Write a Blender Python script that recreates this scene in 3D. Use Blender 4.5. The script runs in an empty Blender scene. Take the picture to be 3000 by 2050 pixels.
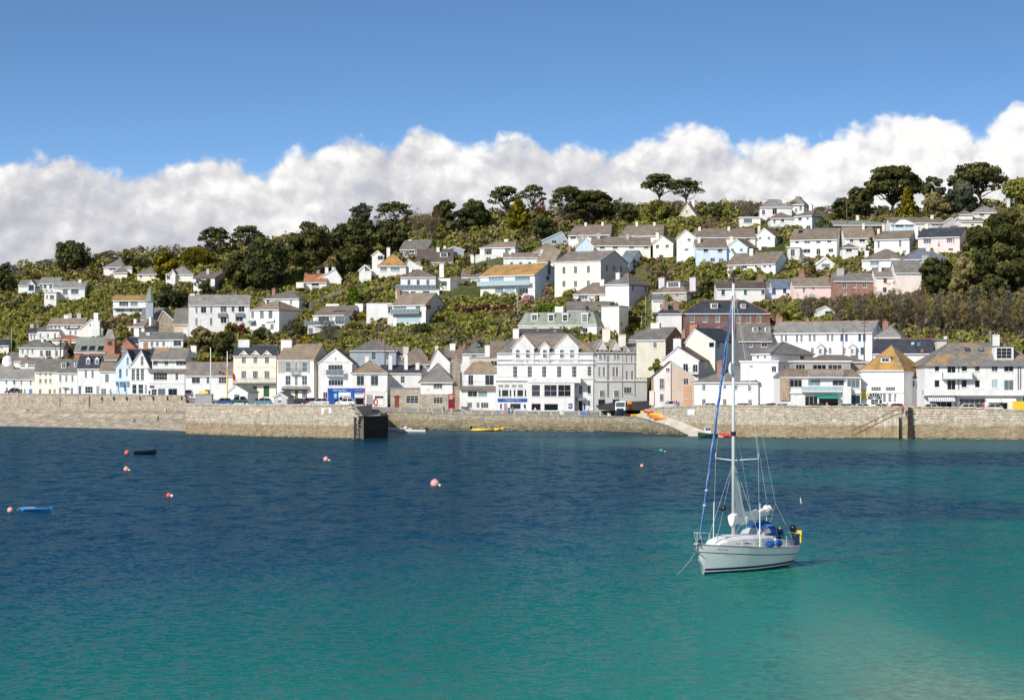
import bpy, math, random
import numpy as np
from mathutils import Vector
random.seed(7); RNG = np.random.default_rng(11)
SC = bpy.context.scene
COL = SC.collection
# ---------------------------------------------------------------- camera, sky, sun, exposure
LENS = 85.0
F = LENS/36*3000          # focal length in photograph pixels
CX, HY, H = 1500.0, 1130.0, 10.0   # principal column, horizon row, eye height (m)
cam = bpy.data.cameras.new('camera'); camo = bpy.data.objects.new('camera', cam); COL.objects.link(camo)
camo.location = (0, 0, H); camo.rotation_euler = (math.radians(90), 0, 0)
cam.lens = LENS; cam.sensor_width = 36; cam.shift_y = (HY-1025)/3000; cam.clip_start = 1; cam.clip_end = 30000
SC.camera = camo
SC.view_settings.view_transform = 'Standard'; SC.view_settings.look = 'None'
SC.view_settings.exposure = 0.40; SC.view_settings.gamma = 1
SC.cycles.max_bounces = 6; SC.cycles.use_denoising = True
SUN = Vector((-0.54, -0.66, 0.53)).normalized()      # towards the sun
sl = bpy.data.lights.new('sun', 'SUN'); sl.energy = 3.8; sl.angle = math.radians(.53); sl.color = (1, .945, .845)
so = bpy.data.objects.new('sun', sl); COL.objects.link(so)
so.rotation_euler = SUN.to_track_quat('Z', 'Y').to_euler(); so.location = (-200, -100, 300)

def nd(nt, t, ins=None, **kw):
    n = nt.nodes.new(t)
    for k, v in kw.items(): setattr(n, k, v)
    for k, v in (ins or {}).items():
        s = n.inputs[k]
        if hasattr(v, 'is_linked') or isinstance(v, bpy.types.NodeSocket): nt.links.new(v, s)
        else: s.default_value = v
    return n
def mth(nt, op, a, b=0.0, c=0.0, clamp=False):
    n = nd(nt, 'ShaderNodeMath', {0: a, 1: b, 2: c}, operation=op, use_clamp=clamp); return n.outputs[0]
def vmth(nt, op, a, b=(0,0,0)):
    return nd(nt, 'ShaderNodeVectorMath', {0: a, 1: b}, operation=op).outputs[0]
def ramp(nt, fac, stops, interp='LINEAR'):
    n = nd(nt, 'ShaderNodeValToRGB', {'Fac': fac}); r = n.color_ramp; r.interpolation = interp
    while len(r.elements) < len(stops): r.elements.new(.5)
    for e, (p, c) in zip(r.elements, stops):
        e.position = p; e.color = (*c, 1) if len(c) == 3 else c
    return n.outputs[0]
def mixc(nt, fac, a, b, blend='MIX'):
    n = nd(nt, 'ShaderNodeMix', data_type='RGBA', blend_type=blend)
    for s, v in ((n.inputs[0], fac), (n.inputs[6], a), (n.inputs[7], b)):
        if isinstance(v, bpy.types.NodeSocket): nt.links.new(v, s)
        else: s.default_value = (*v, 1) if hasattr(v, '__len__') and len(v) == 3 else v
    return n.outputs[2]
def srgb(r, g, b):
    f = lambda c: (c/255/12.92 if c/255 <= .04045 else ((c/255+.055)/1.055)**2.4)
    return (f(r), f(g), f(b))

def build_sky():
    w = bpy.data.worlds.new('World'); SC.world = w; w.use_nodes = True
    nt = w.node_tree; nt.nodes.clear()
    g = bpy.data.node_groups.new('cloud_field', 'ShaderNodeTree')
    g.interface.new_socket('Vector', in_out='INPUT', socket_type='NodeSocketVector')
    g.interface.new_socket('Value', in_out='OUTPUT', socket_type='NodeSocketFloat')
    gi = nd(g, 'NodeGroupInput'); go = nd(g, 'NodeGroupOutput'); V = vmth(g, 'MULTIPLY', gi.outputs[0], (.80,.92,1))
    wn = nd(g, 'ShaderNodeTexNoise', {'Vector': V, 'Scale': 1.9, 'Detail': 3.0}, noise_dimensions='2D')
    wv = vmth(g, 'SCALE', vmth(g, 'SUBTRACT', wn.outputs['Color'], (.5,.5,.5)))
    wv.node.inputs['Scale'].default_value = .55
    V2 = vmth(g, 'ADD', V, wv)
    a = nd(g, 'ShaderNodeTexVoronoi', {'Vector': V2, 'Scale': 1.0, 'Smoothness': .35}, feature='SMOOTH_F1', voronoi_dimensions='2D')
    b = nd(g, 'ShaderNodeTexVoronoi', {'Vector': V2, 'Scale': 2.3, 'Smoothness': .3}, feature='SMOOTH_F1', voronoi_dimensions='2D')
    c = nd(g, 'ShaderNodeTexVoronoi', {'Vector': V2, 'Scale': 5.2}, feature='F1', voronoi_dimensions='2D')
    n = nd(g, 'ShaderNodeTexNoise', {'Vector': V, 'Scale': .62, 'Detail': 5.0, 'Roughness': .58}, noise_dimensions='2D')
    s = mth(g, 'MULTIPLY', n.outputs['Fac'], 1.5)
    s = mth(g, 'MULTIPLY_ADD', a.outputs['Distance'], -.62, s)
    s = mth(g, 'MULTIPLY_ADD', b.outputs['Distance'], -.40, s)
    s = mth(g, 'MULTIPLY_ADD', c.outputs['Distance'], -.13, s)
    g.links.new(s, go.inputs[0])
    co = nd(nt, 'ShaderNodeTexCoord'); D = co.outputs['Generated']
    sp = nd(nt, 'ShaderNodeSeparateXYZ', {0: D})
    az = mth(nt, 'ARCTAN2', sp.outputs[0], sp.outputs[1]); el = mth(nt, 'ARCSINE', sp.outputs[2])
    u = mth(nt, 'MULTIPLY', az, F/100); v = mth(nt, 'MULTIPLY', el, F/100)
    prof = [(0,500),(130,480),(250,485),(330,512),(420,500),(520,478),(610,462),(700,472),(780,488),(870,452),(950,432),(1030,405),(1100,418),
            (1170,400),(1230,372),(1290,388),(1350,430),(1430,428),(1530,402),(1610,425),(1720,438),(1820,425),(1920,398),(2010,388),(2110,395),
            (2200,428),(2310,412),(2430,402),(2520,376),(2610,352),(2690,346),(2770,384),(2880,384),(2960,335),(3000,322)]
    fc = nd(nt, 'ShaderNodeFloatCurve', {'Value': mth(nt, 'MULTIPLY_ADD', u, 1/32, .5)})
    cu = fc.mapping.curves[0]
    while len(cu.points) < len(prof): cu.points.new(.5, .5)
    for p, (x, y) in zip(cu.points, prof): p.location = ((x-1500)/3200+.5, (HY-y)/1000)
    fc.mapping.update()
    top = mth(nt, 'MULTIPLY', fc.outputs[0], 10)
    cv = nd(nt, 'ShaderNodeCombineXYZ', {0: u, 1: v, 2: 3.7}).outputs[0]
    def fld(off):
        gn = nd(nt, 'ShaderNodeGroup'); gn.node_tree = g
        nt.links.new(vmth(nt, 'ADD', cv, off), gn.inputs[0]); return gn.outputs[0]
    h0 = fld((0,0,0)); h1 = fld((-.20,.26,0)); h2 = fld((-.7,.9,0))
    d = mth(nt, 'ADD', mth(nt, 'SUBTRACT', top, v), mth(nt, 'MULTIPLY_ADD', h0, .62, -.17))
    mask = nd(nt, 'ShaderNodeMapRange', {'Value': d, 'From Min': -.10, 'From Max': .30}, interpolation_type='SMOOTHSTEP').outputs[0]
    sh = mth(nt, 'ADD', mth(nt, 'MULTIPLY', mth(nt, 'SUBTRACT', h0, h1), .40), mth(nt, 'MULTIPLY', mth(nt, 'SUBTRACT', h0, h2), .26))
    depth = mth(nt, 'SUBTRACT', top, v)
    big = nd(nt, 'ShaderNodeTexNoise', {'Vector': cv, 'Scale': .22, 'Detail': 3.0}, noise_dimensions='2D').outputs['Fac']
    lum = mth(nt, 'MULTIPLY_ADD', depth, -.125, mth(nt, 'MULTIPLY_ADD', u, .010, mth(nt, 'MULTIPLY_ADD', big, .80, .44)))
    lum = mth(nt, 'ADD', lum, sh)
    cc = ramp(nt, lum, [(0, (.46,.47,.53)), (.35, (.56,.57,.625)), (.62, (.70,.70,.725)), (.95, (.97,.955,.94))])
    # clear sky, sampled a little above the true elevation so that its blue is that of a washed spring day
    vz = mth(nt, 'MAXIMUM', mth(nt, 'MULTIPLY_ADD', sp.outputs[2], 3.8, -.05), .09)
    vv = vmth(nt, 'NORMALIZE', nd(nt, 'ShaderNodeCombineXYZ', {0: sp.outputs[0], 1: sp.outputs[1], 2: vz}).outputs[0])
    sky = nd(nt, 'ShaderNodeTexSky', sky_type='NISHITA', sun_disc=False)
    sky.sun_elevation = math.asin(SUN.z); sky.sun_rotation = math.atan2(SUN.x, SUN.y) % (2*math.pi)
    sky.air_density = 1.0; sky.dust_density = .25; sky.ozone_density = 2.6; sky.altitude = 0
    nt.links.new(vv, sky.inputs[0])
    hs = nd(nt, 'ShaderNodeHueSaturation', {'Saturation': 1.14, 'Value': .88, 'Color': sky.outputs[0]})
    b1 = nd(nt, 'ShaderNodeBackground', {'Color': hs.outputs[0], 'Strength': .150})
    b2 = nd(nt, 'ShaderNodeBackground', {'Color': cc, 'Strength': .79})
    ms = nd(nt, 'ShaderNodeMixShader', {0: mask, 1: b1.outputs[0], 2: b2.outputs[0]})
    o = nd(nt, 'ShaderNodeOutputWorld'); nt.links.new(ms.outputs[0], o.inputs[0])
build_sky(); SC.world.cycles.sampling_method = 'MANUAL'; SC.world.cycles.sample_map_resolution = 256

# ---------------------------------------------------------------- helpers
def P(px, py, Y): return Vector(((px-CX)*Y/F, Y, H+(HY-py)*Y/F))
def PXY(p): return (CX+p[0]*F/p[1], HY-(p[2]-H)*F/p[1])
MATS = {}
def principled(name):
    m = bpy.data.materials.new(name); m.use_nodes = True; nt = m.node_tree
    return m, nt, nt.nodes['Principled BSDF']
def paint(key, col, rough=.75, var=.10, scale=.8, spec=.3, bump=0.0):
    if key in MATS: return MATS[key]
    m, nt, b = principled(key)
    tc = nd(nt, 'ShaderNodeTexCoord').outputs['Object']
    sv = vmth(nt, 'MULTIPLY', tc, (1, 1, .45))
    n = nd(nt, 'ShaderNodeTexNoise', {'Vector': sv, 'Scale': scale, 'Detail': 5.0, 'Roughness': .65})
    dk = tuple(c*(1-var*1.6) for c in col)
    c = ramp(nt, n.outputs['Fac'], [(.32, dk), (.60, col)])
    st = nd(nt, 'ShaderNodeTexNoise', {'Vector': vmth(nt, 'MULTIPLY', tc, (2.2, 2.2, .22)), 'Scale': 1.0, 'Detail': 4.0, 'Roughness': .7}).outputs['Fac']
    c = mixc(nt, nd(nt, 'ShaderNodeMapRange', {'Value': st, 'From Min': .52, 'From Max': .78, 'To Max': min(1., var*3.2)}).outputs[0], c, tuple(x*k for x, k in zip(col, (.70,.68,.62))))
    nt.links.new(c, b.inputs['Base Color']); b.inputs['Roughness'].default_value = rough
    b.inputs['Specular IOR Level'].default_value = spec
    if bump:
        bp = nd(nt, 'ShaderNodeBump', {'Strength': bump, 'Distance': .05, 'Height': nd(nt, 'ShaderNodeTexNoise', {'Vector': tc, 'Scale': 6.0, 'Detail': 4.0}).outputs['Fac']})
        nt.links.new(bp.outputs[0], b.inputs['Normal'])
    MATS[key] = m; return m
def roofmat(key, col, lichen=(.42,.24,.05), lam=.25, row=.24):
    """slates or tiles: courses, mottling and patches of lichen"""
    if key in MATS: return MATS[key]
    m, nt, b = principled(key)
    tc = nd(nt, 'ShaderNodeTexCoord').outputs['Object']
    sp = nd(nt, 'ShaderNodeSeparateXYZ', {0: tc})
    bx = nd(nt, 'ShaderNodeCombineXYZ', {0: mth(nt, 'ADD', sp.outputs[0], mth(nt, 'MULTIPLY', sp.outputs[1], .35)), 1: sp.outputs[2]}).outputs[0]
    br = nd(nt, 'ShaderNodeTexBrick', {'Vector': bx, 'Color1': (.78,.78,.78,1), 'Color2': (1.08,1.06,1.03,1), 'Mortar': (.5,.5,.5,1), 'Scale': 1.0, 'Mortar Size': .018, 'Brick Width': .34, 'Row Height': row})
    n1 = nd(nt, 'ShaderNodeTexNoise', {'Vector': tc, 'Scale': .55, 'Detail': 6.0, 'Roughness': .7}).outputs['Fac']
    n2 = nd(nt, 'ShaderNodeTexNoise', {'Vector': vmth(nt, 'ADD', tc, (31,7,3)), 'Scale': .28, 'Detail': 7.0, 'Roughness': .72}).outputs['Fac']
    base = ramp(nt, n1, [(.25, tuple(c*.62 for c in col)), (.5, col), (.78, tuple(min(1, c*1.35+.02) for c in col))])
    base = mixc(nt, 1.0, base, br.outputs[0], 'MULTIPLY')
    lf = nd(nt, 'ShaderNodeMapRange', {'Value': n2, 'From Min': .66-lam*.35, 'From Max': .80-lam*.2}, interpolation_type='SMOOTHSTEP').outputs[0]
    base = mixc(nt, mth(nt, 'MULTIPLY', lf, .8), base, lichen)
    nt.links.new(base, b.inputs['Base Color']); b.inputs['Roughness'].default_value = .7; b.inputs['Specular IOR Level'].default_value = .35
    bp = nd(nt, 'ShaderNodeBump', {'Strength': .5, 'Distance': .03, 'Height': br.outputs['Fac']}, invert=True)
    nt.links.new(bp.outputs[0], b.inputs['Normal'])
    MATS[key] = m; return m
def stonemat(key, c1, c2, scale=1.6, mortar=(.42,.38,.32)):
    """small rubble masonry"""
    if key in MATS: return MATS[key]
    m, nt, b = principled(key)
    tc = nd(nt, 'ShaderNodeTexCoord').outputs['Object']
    sv = vmth(nt, 'MULTIPLY', tc, (1, 1, 1.9))
    vo = nd(nt, 'ShaderNodeTexVoronoi', {'Vector': sv, 'Scale': scale}, feature='F1')
    ve = nd(nt, 'ShaderNodeTexVoronoi', {'Vector': sv, 'Scale': scale}, feature='DISTANCE_TO_EDGE')
    n = nd(nt, 'ShaderNodeTexNoise', {'Vector': tc, 'Scale': .6, 'Detail': 5.0}).outputs['Fac']
    sr = nd(nt, 'ShaderNodeSeparateColor', {0: vo.outputs['Color']}).outputs[0]
    c = mixc(nt, sr, c1, c2); c = mixc(nt, 1.0, c, ramp(nt, n, [(.3, (.7,.7,.7)), (.7, (1.1,1.1,1.1))]), 'MULTIPLY')
    c = mixc(nt, nd(nt, 'ShaderNodeMapRange', {'Value': ve.outputs['Distance'], 'From Min': .02, 'From Max': .07}).outputs[0], mortar, c)
    nt.links.new(c, b.inputs['Base Color']); b.inputs['Roughness'].default_value = .9
    bp = nd(nt, 'ShaderNodeBump', {'Strength': .8, 'Distance': .06, 'Height': ve.outputs['Distance']}); nt.links.new(bp.outputs[0], b.inputs['Normal'])
    MATS[key] = m; return m
def brickmat(key, c1, c2):
    if key in MATS: return MATS[key]
    m, nt, b = principled(key)
    tc = nd(nt, 'ShaderNodeTexCoord').outputs['Object']; sp = nd(nt, 'ShaderNodeSeparateXYZ', {0: tc})
    bx = nd(nt, 'ShaderNodeCombineXYZ', {0: mth(nt, 'ADD', sp.outputs[0], sp.outputs[1]), 1: sp.outputs[2]}).outputs[0]
    br = nd(nt, 'ShaderNodeTexBrick', {'Vector': bx, 'Color1': (*c1,1), 'Color2': (*c2,1), 'Mortar': (.35,.3,.26,1), 'Scale': 1.0, 'Mortar Size': .008, 'Brick Width': .23, 'Row Height': .076})
    n = nd(nt, 'ShaderNodeTexNoise', {'Vector': tc, 'Scale': .7, 'Detail': 5.0}).outputs['Fac']
    c = mixc(nt, 1.0, br.outputs[0], ramp(nt, n, [(.3, (.75,.75,.75)), (.7, (1.1,1.1,1.1))]), 'MULTIPLY')
    nt.links.new(c, b.inputs['Base Color']); b.inputs['Roughness'].default_value = .85
    MATS[key] = m; return m
def glassmat(key, col, rough=.06):
    if key in MATS: return MATS[key]
    m, nt, b = principled(key)
    oi = nd(nt, 'ShaderNodeObjectInfo').outputs['Random']
    c = ramp(nt, oi, [(0, tuple(x*.35 for x in col)), (.7, col), (.88, tuple(x*2+.01 for x in col)), (1, tuple(x*4+.04 for x in col))])
    nt.links.new(c, b.inputs['Base Color']); b.inputs['Roughness'].default_value = rough; b.inputs['IOR'].default_value = 1.5
    MATS[key] = m; return m
W = {  # walls
 'white': paint('paint_white', (.74,.735,.72)), 'cream': paint('paint_cream', (.80,.755,.63)), 'pale': paint('paint_offwhite', (.80,.775,.72)),
 'blue': paint('paleblue_paint_and_shade', (.60,.72,.83)), 'sky': paint('paint_skyblue', (.50,.67,.83)), 'pink': paint('paint_pink', (.82,.62,.60)), 'palepink': paint('paint_palepink', (.80,.70,.65)),  # pale blue also stands in for shade on white houses' side walls
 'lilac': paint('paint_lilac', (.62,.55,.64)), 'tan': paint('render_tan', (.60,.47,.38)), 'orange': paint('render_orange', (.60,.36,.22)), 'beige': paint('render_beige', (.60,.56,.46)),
 'taupe': paint('render_taupe', (.38,.34,.30)), 'grey': paint('grey_render_and_shade', (.44,.45,.46)), 'bluegrey': paint('bluegrey_render_and_shade', (.34,.40,.46)), 'navy': paint('paint_navy', (.015,.045,.20), .45),  # grey and bluegrey also serve as painted shade on side walls
 'dark': paint('paint_dark', (.03,.03,.035)), 'brick': brickmat('brick_red', (.145,.036,.028), (.10,.026,.022)), 'brown': brickmat('brick_brown', (.34,.15,.10), (.24,.10,.07)),
 'orangebrick': brickmat('brick_orange', (.50,.16,.08), (.40,.12,.06)), 'stone': stonemat('rubble_stone', (.30,.25,.19), (.46,.40,.31)), 'greystone': stonemat('rubble_grey', (.32,.30,.27), (.46,.44,.40)),
 'purple': stonemat('slate_hung', (.17,.155,.17), (.23,.20,.22), 3.0, (.12,.11,.12)), 'dstone': stonemat('stone_dark', (.20,.16,.11), (.34,.27,.19)), 'rubble': stonemat('stone_feature', (.40,.27,.17), (.55,.42,.30), 2.4, (.30,.22,.15)),
 'blueshop': paint('paint_royal', (.02,.08,.36), .4), 'turq': paint('paint_turquoise', (.12,.45,.55), .5), 'green': paint('paint_green', (.02,.10,.06), .5), 'teal': paint('canvas_green', (.03,.30,.22), .8),
 'red': paint('paint_red', (.55,.03,.03), .45), 'doorred': paint('paint_doorred', (.22,.05,.03), .5), 'yellow': paint('paint_yellow', (.72,.52,.06), .5), 'lead': paint('lead_grey', (.22,.24,.25), .6),
 'wood': paint('wood_brown', (.16,.10,.06), .7), 'frame': paint('paint_frame', (.74,.74,.735), .5, .04), 'bluef': paint('paint_blueframe', (.10,.22,.50), .5), 'iron': paint('iron_black', (.02,.02,.022), .5),
 'steel': paint('steel', (.55,.57,.60), .4), 'pot': paint('terracotta_pot', (.45,.17,.09)), 'doorblue': paint('paint_doorblue', (.10,.13,.30), .5), 'doorgrey': paint('paint_doorgrey', (.30,.31,.33), .5),
 'lett': paint('lettering_grey', (.34,.34,.34)), 'lettc': paint('lettering_cream', (.62,.57,.46)), 'lettp': paint('lettering_pink', (.70,.30,.36)), 'lettg': paint('lettering_green', (.35,.55,.48)),
 'canvasw': paint('canvas_white', (.80,.80,.80), .9), 'concrete': paint('concrete', (.48,.45,.40), .9, .25),
}
R = {  # roofs
 'slate': roofmat('slate_grey', (.195,.183,.165), lam=.18), 'dslate': roofmat('slate_dark', (.055,.06,.075), lam=-.3), 'lslate': roofmat('slate_light', (.31,.295,.27), lam=.15),
 'brown': roofmat('tile_brown', (.235,.185,.145), lam=.25), 'tan': roofmat('tile_tan', (.30,.235,.17), lam=.35), 'dbrown': roofmat('tile_darkbrown', (.125,.10,.085), lam=.1),
 'orange': roofmat('tile_lichen', (.30,.20,.11), (.55,.29,.05), lam=.9), 'green': roofmat('slate_green', (.26,.29,.25), (.33,.33,.20), lam=.5), 'mix': roofmat('slate_lichen', (.22,.21,.20), (.50,.27,.06), lam=.55),
 'blue': roofmat('slate_blue', (.17,.20,.24), lam=-.3), 'terra': roofmat('ridge_terracotta', (.42,.17,.09), lam=.1), 'grey': roofmat('tile_grey', (.235,.215,.195), lam=.25),
}
GLASS = glassmat('window_glass', (.022,.026,.032)); GLASSL = glassmat('balcony_glass', (.20,.27,.30), .1); GLASSD = glassmat('shop_glass', (.012,.014,.02), .05)

class MB:
    def __init__(s): s.v = []; s.f = []; s.m = []
    def quad(s, a, b, c, d, m=0):
        n = len(s.v); s.v += [a, b, c, d]; s.f.append((n, n+1, n+2, n+3)); s.m.append(m)
    def tri(s, a, b, c, m=0):
        n = len(s.v); s.v += [a, b, c]; s.f.append((n, n+1, n+2)); s.m.append(m)
    def poly(s, ps, m=0):
        n = len(s.v); s.v += list(ps); s.f.append(tuple(range(n, n+len(ps)))); s.m.append(m)
    def box(s, o, a, b, c, m=0):
        o, a, b, c = Vector(o), Vector(a), Vector(b), Vector(c); n = len(s.v)
        s.v += [o, o+a, o+a+b, o+b, o+c, o+a+c, o+a+b+c, o+b+c]
        for q in ((0,3,2,1), (4,5,6,7), (0,1,5,4), (1,2,6,5), (2,3,7,6), (3,0,4,7)):
            s.f.append(tuple(n+i for i in q)); s.m.append(m)
    def hull8(s, p, m=0):
        n = len(s.v); s.v += [Vector(x) for x in p]
        for q in ((0,3,2,1), (4,5,6,7), (0,1,5,4), (1,2,6,5), (2,3,7,6), (3,0,4,7)):
            s.f.append(tuple(n+i for i in q)); s.m.append(m)
    def cyl(s, p0, p1, r0, r1=None, n=6, m=0, caps=True):
        p0, p1 = Vector(p0), Vector(p1); r1 = r0 if r1 is None else r1
        d = (p1-p0).normalized(); a = d.orthogonal().normalized(); b = d.cross(a); k = len(s.v)
        for i in range(n):
            t = 2*math.pi*i/n; e = a*math.cos(t)+b*math.sin(t); s.v += [p0+e*r0, p1+e*r1]
        for i in range(n):
            j = (i+1) % n; s.f.append((k+2*i, k+2*j, k+2*j+1, k+2*i+1)); s.m.append(m)
        if caps:
            s.f.append(tuple(k+2*i for i in reversed(range(n)))); s.m.append(m)
            s.f.append(tuple(k+2*i+1 for i in range(n))); s.m.append(m)
    def tube(s, pts, r, n=5, m=0):
        for a, b in zip(pts, pts[1:]): s.cyl(a, b, r, r, n, m)
    def ball(s, c, r, n=10, k=6, m=0):
        c = Vector(c); r = (r, r, r) if not hasattr(r, '__len__') else r; b = len(s.v)
        for i in range(k+1):
            t = math.pi*i/k
            for j in range(n):
                p = 2*math.pi*j/n; s.v.append(c+Vector((r[0]*math.sin(t)*math.cos(p), r[1]*math.sin(t)*math.sin(p), r[2]*math.cos(t))))
        for i in range(k):
            for j in range(n):
                s.f.append((b+i*n+j, b+(i+1)*n+j, b+(i+1)*n+(j+1) % n, b+i*n+(j+1) % n)); s.m.append(m)
    def build(s, name, mats, parent=None, smooth=False, loc=None):
        me = bpy.data.meshes.new(name)
        o0 = Vector((0,0,0))
        if parent is not None:
            r = parent
            while r.parent is not None: r = r.parent
            o0 = r['_o'] if '_o' in r else r.location; o0 = Vector(o0)
        elif loc is not None: o0 = Vector(loc)
        me.from_pydata([tuple(Vector(p)-o0) for p in s.v], [], s.f)
        mats = mats if isinstance(mats, (list, tuple)) else [mats]
        for m in mats: me.materials.append(m)
        if len(mats) > 1: me.polygons.foreach_set('material_index', s.m)
        if smooth: me.polygons.foreach_set('use_smooth', [True]*len(me.polygons))
        o = bpy.data.objects.new(name, me); COL.objects.link(o)
        if parent is not None: o.parent = parent
        else: o.location = o0
        return o
def empty(name, loc, label, cat, group=None):
    o = bpy.data.objects.new(name, None); COL.objects.link(o); o.location = loc; o.empty_display_size = .5
    o['label'] = label; o['category'] = cat
    if group: o['group'] = group
    return o
def tag(o, label, cat, group=None):
    o['label'] = label; o['category'] = cat
    if group: o['group'] = group
    return o
def struct(o, kind='structure', label=None, cat=None):
    o['kind'] = kind
    if label: o['label'] = label
    if cat: o['category'] = cat
    return o
def text(parent, s, o, u, up, height, width, mat, name='lettering', nrm=None):
    """flat raised lettering starting at o, along u, scaled to the given width and height"""
    cu = bpy.data.curves.new('t', 'FONT'); cu.body = s; cu.resolution_u = 2
    ob = bpy.data.objects.new('t', cu); COL.objects.link(ob)
    dg = bpy.context.evaluated_depsgraph_get(); me = bpy.data.meshes.new_from_object(ob.evaluated_get(dg))
    bpy.data.objects.remove(ob); bpy.data.curves.remove(cu)
    n = len(me.vertices)
    if n == 0: return None
    co = np.empty(n*3); me.vertices.foreach_get('co', co); co = co.reshape(-1, 3)
    lo, hi = co.min(0), co.max(0); sz = np.maximum(hi-lo, 1e-6)
    r = parent
    while r.parent is not None: r = r.parent
    o = Vector(o)-Vector(r.location)
    q = np.outer((co[:,0]-lo[0])/sz[0]*width, np.array(u))+np.outer((co[:,1]-lo[1])/sz[1]*height, np.array(up))+np.array(o)
    me.vertices.foreach_set('co', q.ravel()); me.materials.clear(); me.materials.append(mat); me.update()
    ob = bpy.data.objects.new(name, me); COL.objects.link(ob); ob.parent = parent; return ob

# ---------------------------------------------------------------- lie of the land
KX  = [-900, 0, 300, 540, 700, 1000, 1150, 1450, 1740, 1850, 1905, 1925, 2050, 2150, 2300, 2700, 3000, 3900]
KYF = [ 665,640, 624, 612, 594,  577,  572,  560,  552,  572,  575,  524,  500,  487,  479,  474,  468,  455]
KZF = [ 8.2,7.9, 7.7, 7.2, 6.0,  5.4,  4.9,  4.3,  4.2,  4.6,  4.8,  5.0,  5.1,  5.1,  5.1,  5.1,  5.0,  5.0]
CRX = [-900, 0, 300, 600, 900, 1200, 1500, 1800, 2100, 2400, 2700, 3000, 3900]
CRY = [ 840, 792, 752, 728, 690, 648, 622, 612, 604, 622, 622, 600, 590]
SLOPE = .34
def Yf(px): return float(np.interp(px, KX, KYF))
def Zf(px): return float(np.interp(px, KX, KZF))
SMX, SMY = [-900, 0, 1500, 3000, 3900], [680, 640, 560, 474, 440]
def hz0(px, Y):
    """hillside height before the crest: the foot follows the quay, the upper slope is smoother"""
    yf = Yf(px); k = min(1., max(0., (Y-yf-8)/70.)); k = k*k*(3-2*k)
    ye = yf+(float(np.interp(px, SMX, SMY))-yf)*k; ze = Zf(px)+(5.3-Zf(px))*k
    return max(Zf(px), ze+max(0., Y-ye-6)*SLOPE)
def Yat(px, py):
    """distance at which the hillside is seen at this row"""
    lo = Yf(px); hi = 1000.
    for _ in range(34):
        m = (lo+hi)/2
        if hz0(px, m) < H+(HY-py)*m/F: lo = m
        else: hi = m
    return lo
_yc = {}
def Ycrest(px):
    k = round(px/5)
    if k not in _yc: _yc[k] = Yat(k*5, float(np.interp(k*5, CRX, CRY)))
    return _yc[k]
def ground(px, Y):
    yc = Ycrest(px); z = hz0(px, min(Y, yc))
    if Y > yc: z += .03*min(Y-yc, 120)
    return z
def hill_mesh():
    pxs = np.arange(-900, 3901, 30.); ts = [0, .012]+list(np.linspace(.03, 1, 60))
    mb = MB(); idx = []
    rows = []
    for t in ts+[1.03, 1.12, 1.4, 3.0, 9.0]:
        row = []
        for px in pxs:
            yf = Yf(px); yc = Ycrest(px)
            Y = yf+t*(yc-yf)
            z = ground(px, Y)
            if t > .06 and t <= 1.2: z += .5*math.sin(px*.031+Y*.11)*math.sin(px*.017-Y*.07)+.25*math.sin(px*.09+Y*.3)-.6
            if t > 2: z = ground(px, Yf(px)+1.4*(yc-yf))-(t-1.4)*8
            row.append(len(mb.v)); mb.v.append(Vector(((px-CX)*Y/F, Y, z)))
        rows.append(row)
    for a, b in zip(rows, rows[1:]):
        for i in range(len(a)-1): mb.f.append((a[i], a[i+1], b[i+1], b[i])); mb.m.append(0)
    m, nt, b = principled('hillside_grass')
    tc = nd(nt, 'ShaderNodeTexCoord').outputs['Object']
    n1 = nd(nt, 'ShaderNodeTexNoise', {'Vector': tc, 'Scale': .06, 'Detail': 8.0, 'Roughness': .65}).outputs['Fac']
    n2 = nd(nt, 'ShaderNodeTexNoise', {'Vector': tc, 'Scale': .9, 'Detail': 6.0, 'Roughness': .7}).outputs['Fac']
    c = ramp(nt, n1, [(.30, (.045,.055,.02)), (.46, (.08,.09,.03)), (.58, (.12,.115,.045)), (.72, (.16,.13,.07))])
    c = mixc(nt, 1.0, c, ramp(nt, n2, [(.3, (.5,.5,.5)), (.7, (1.3,1.3,1.3))]), 'MULTIPLY')
    nt.links.new(c, b.inputs['Base Color']); b.inputs['Roughness'].default_value = 1; b.inputs['Specular IOR Level'].default_value = .1
    o = mb.build('hillside', m, smooth=True); struct(o)
hill_mesh()

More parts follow.
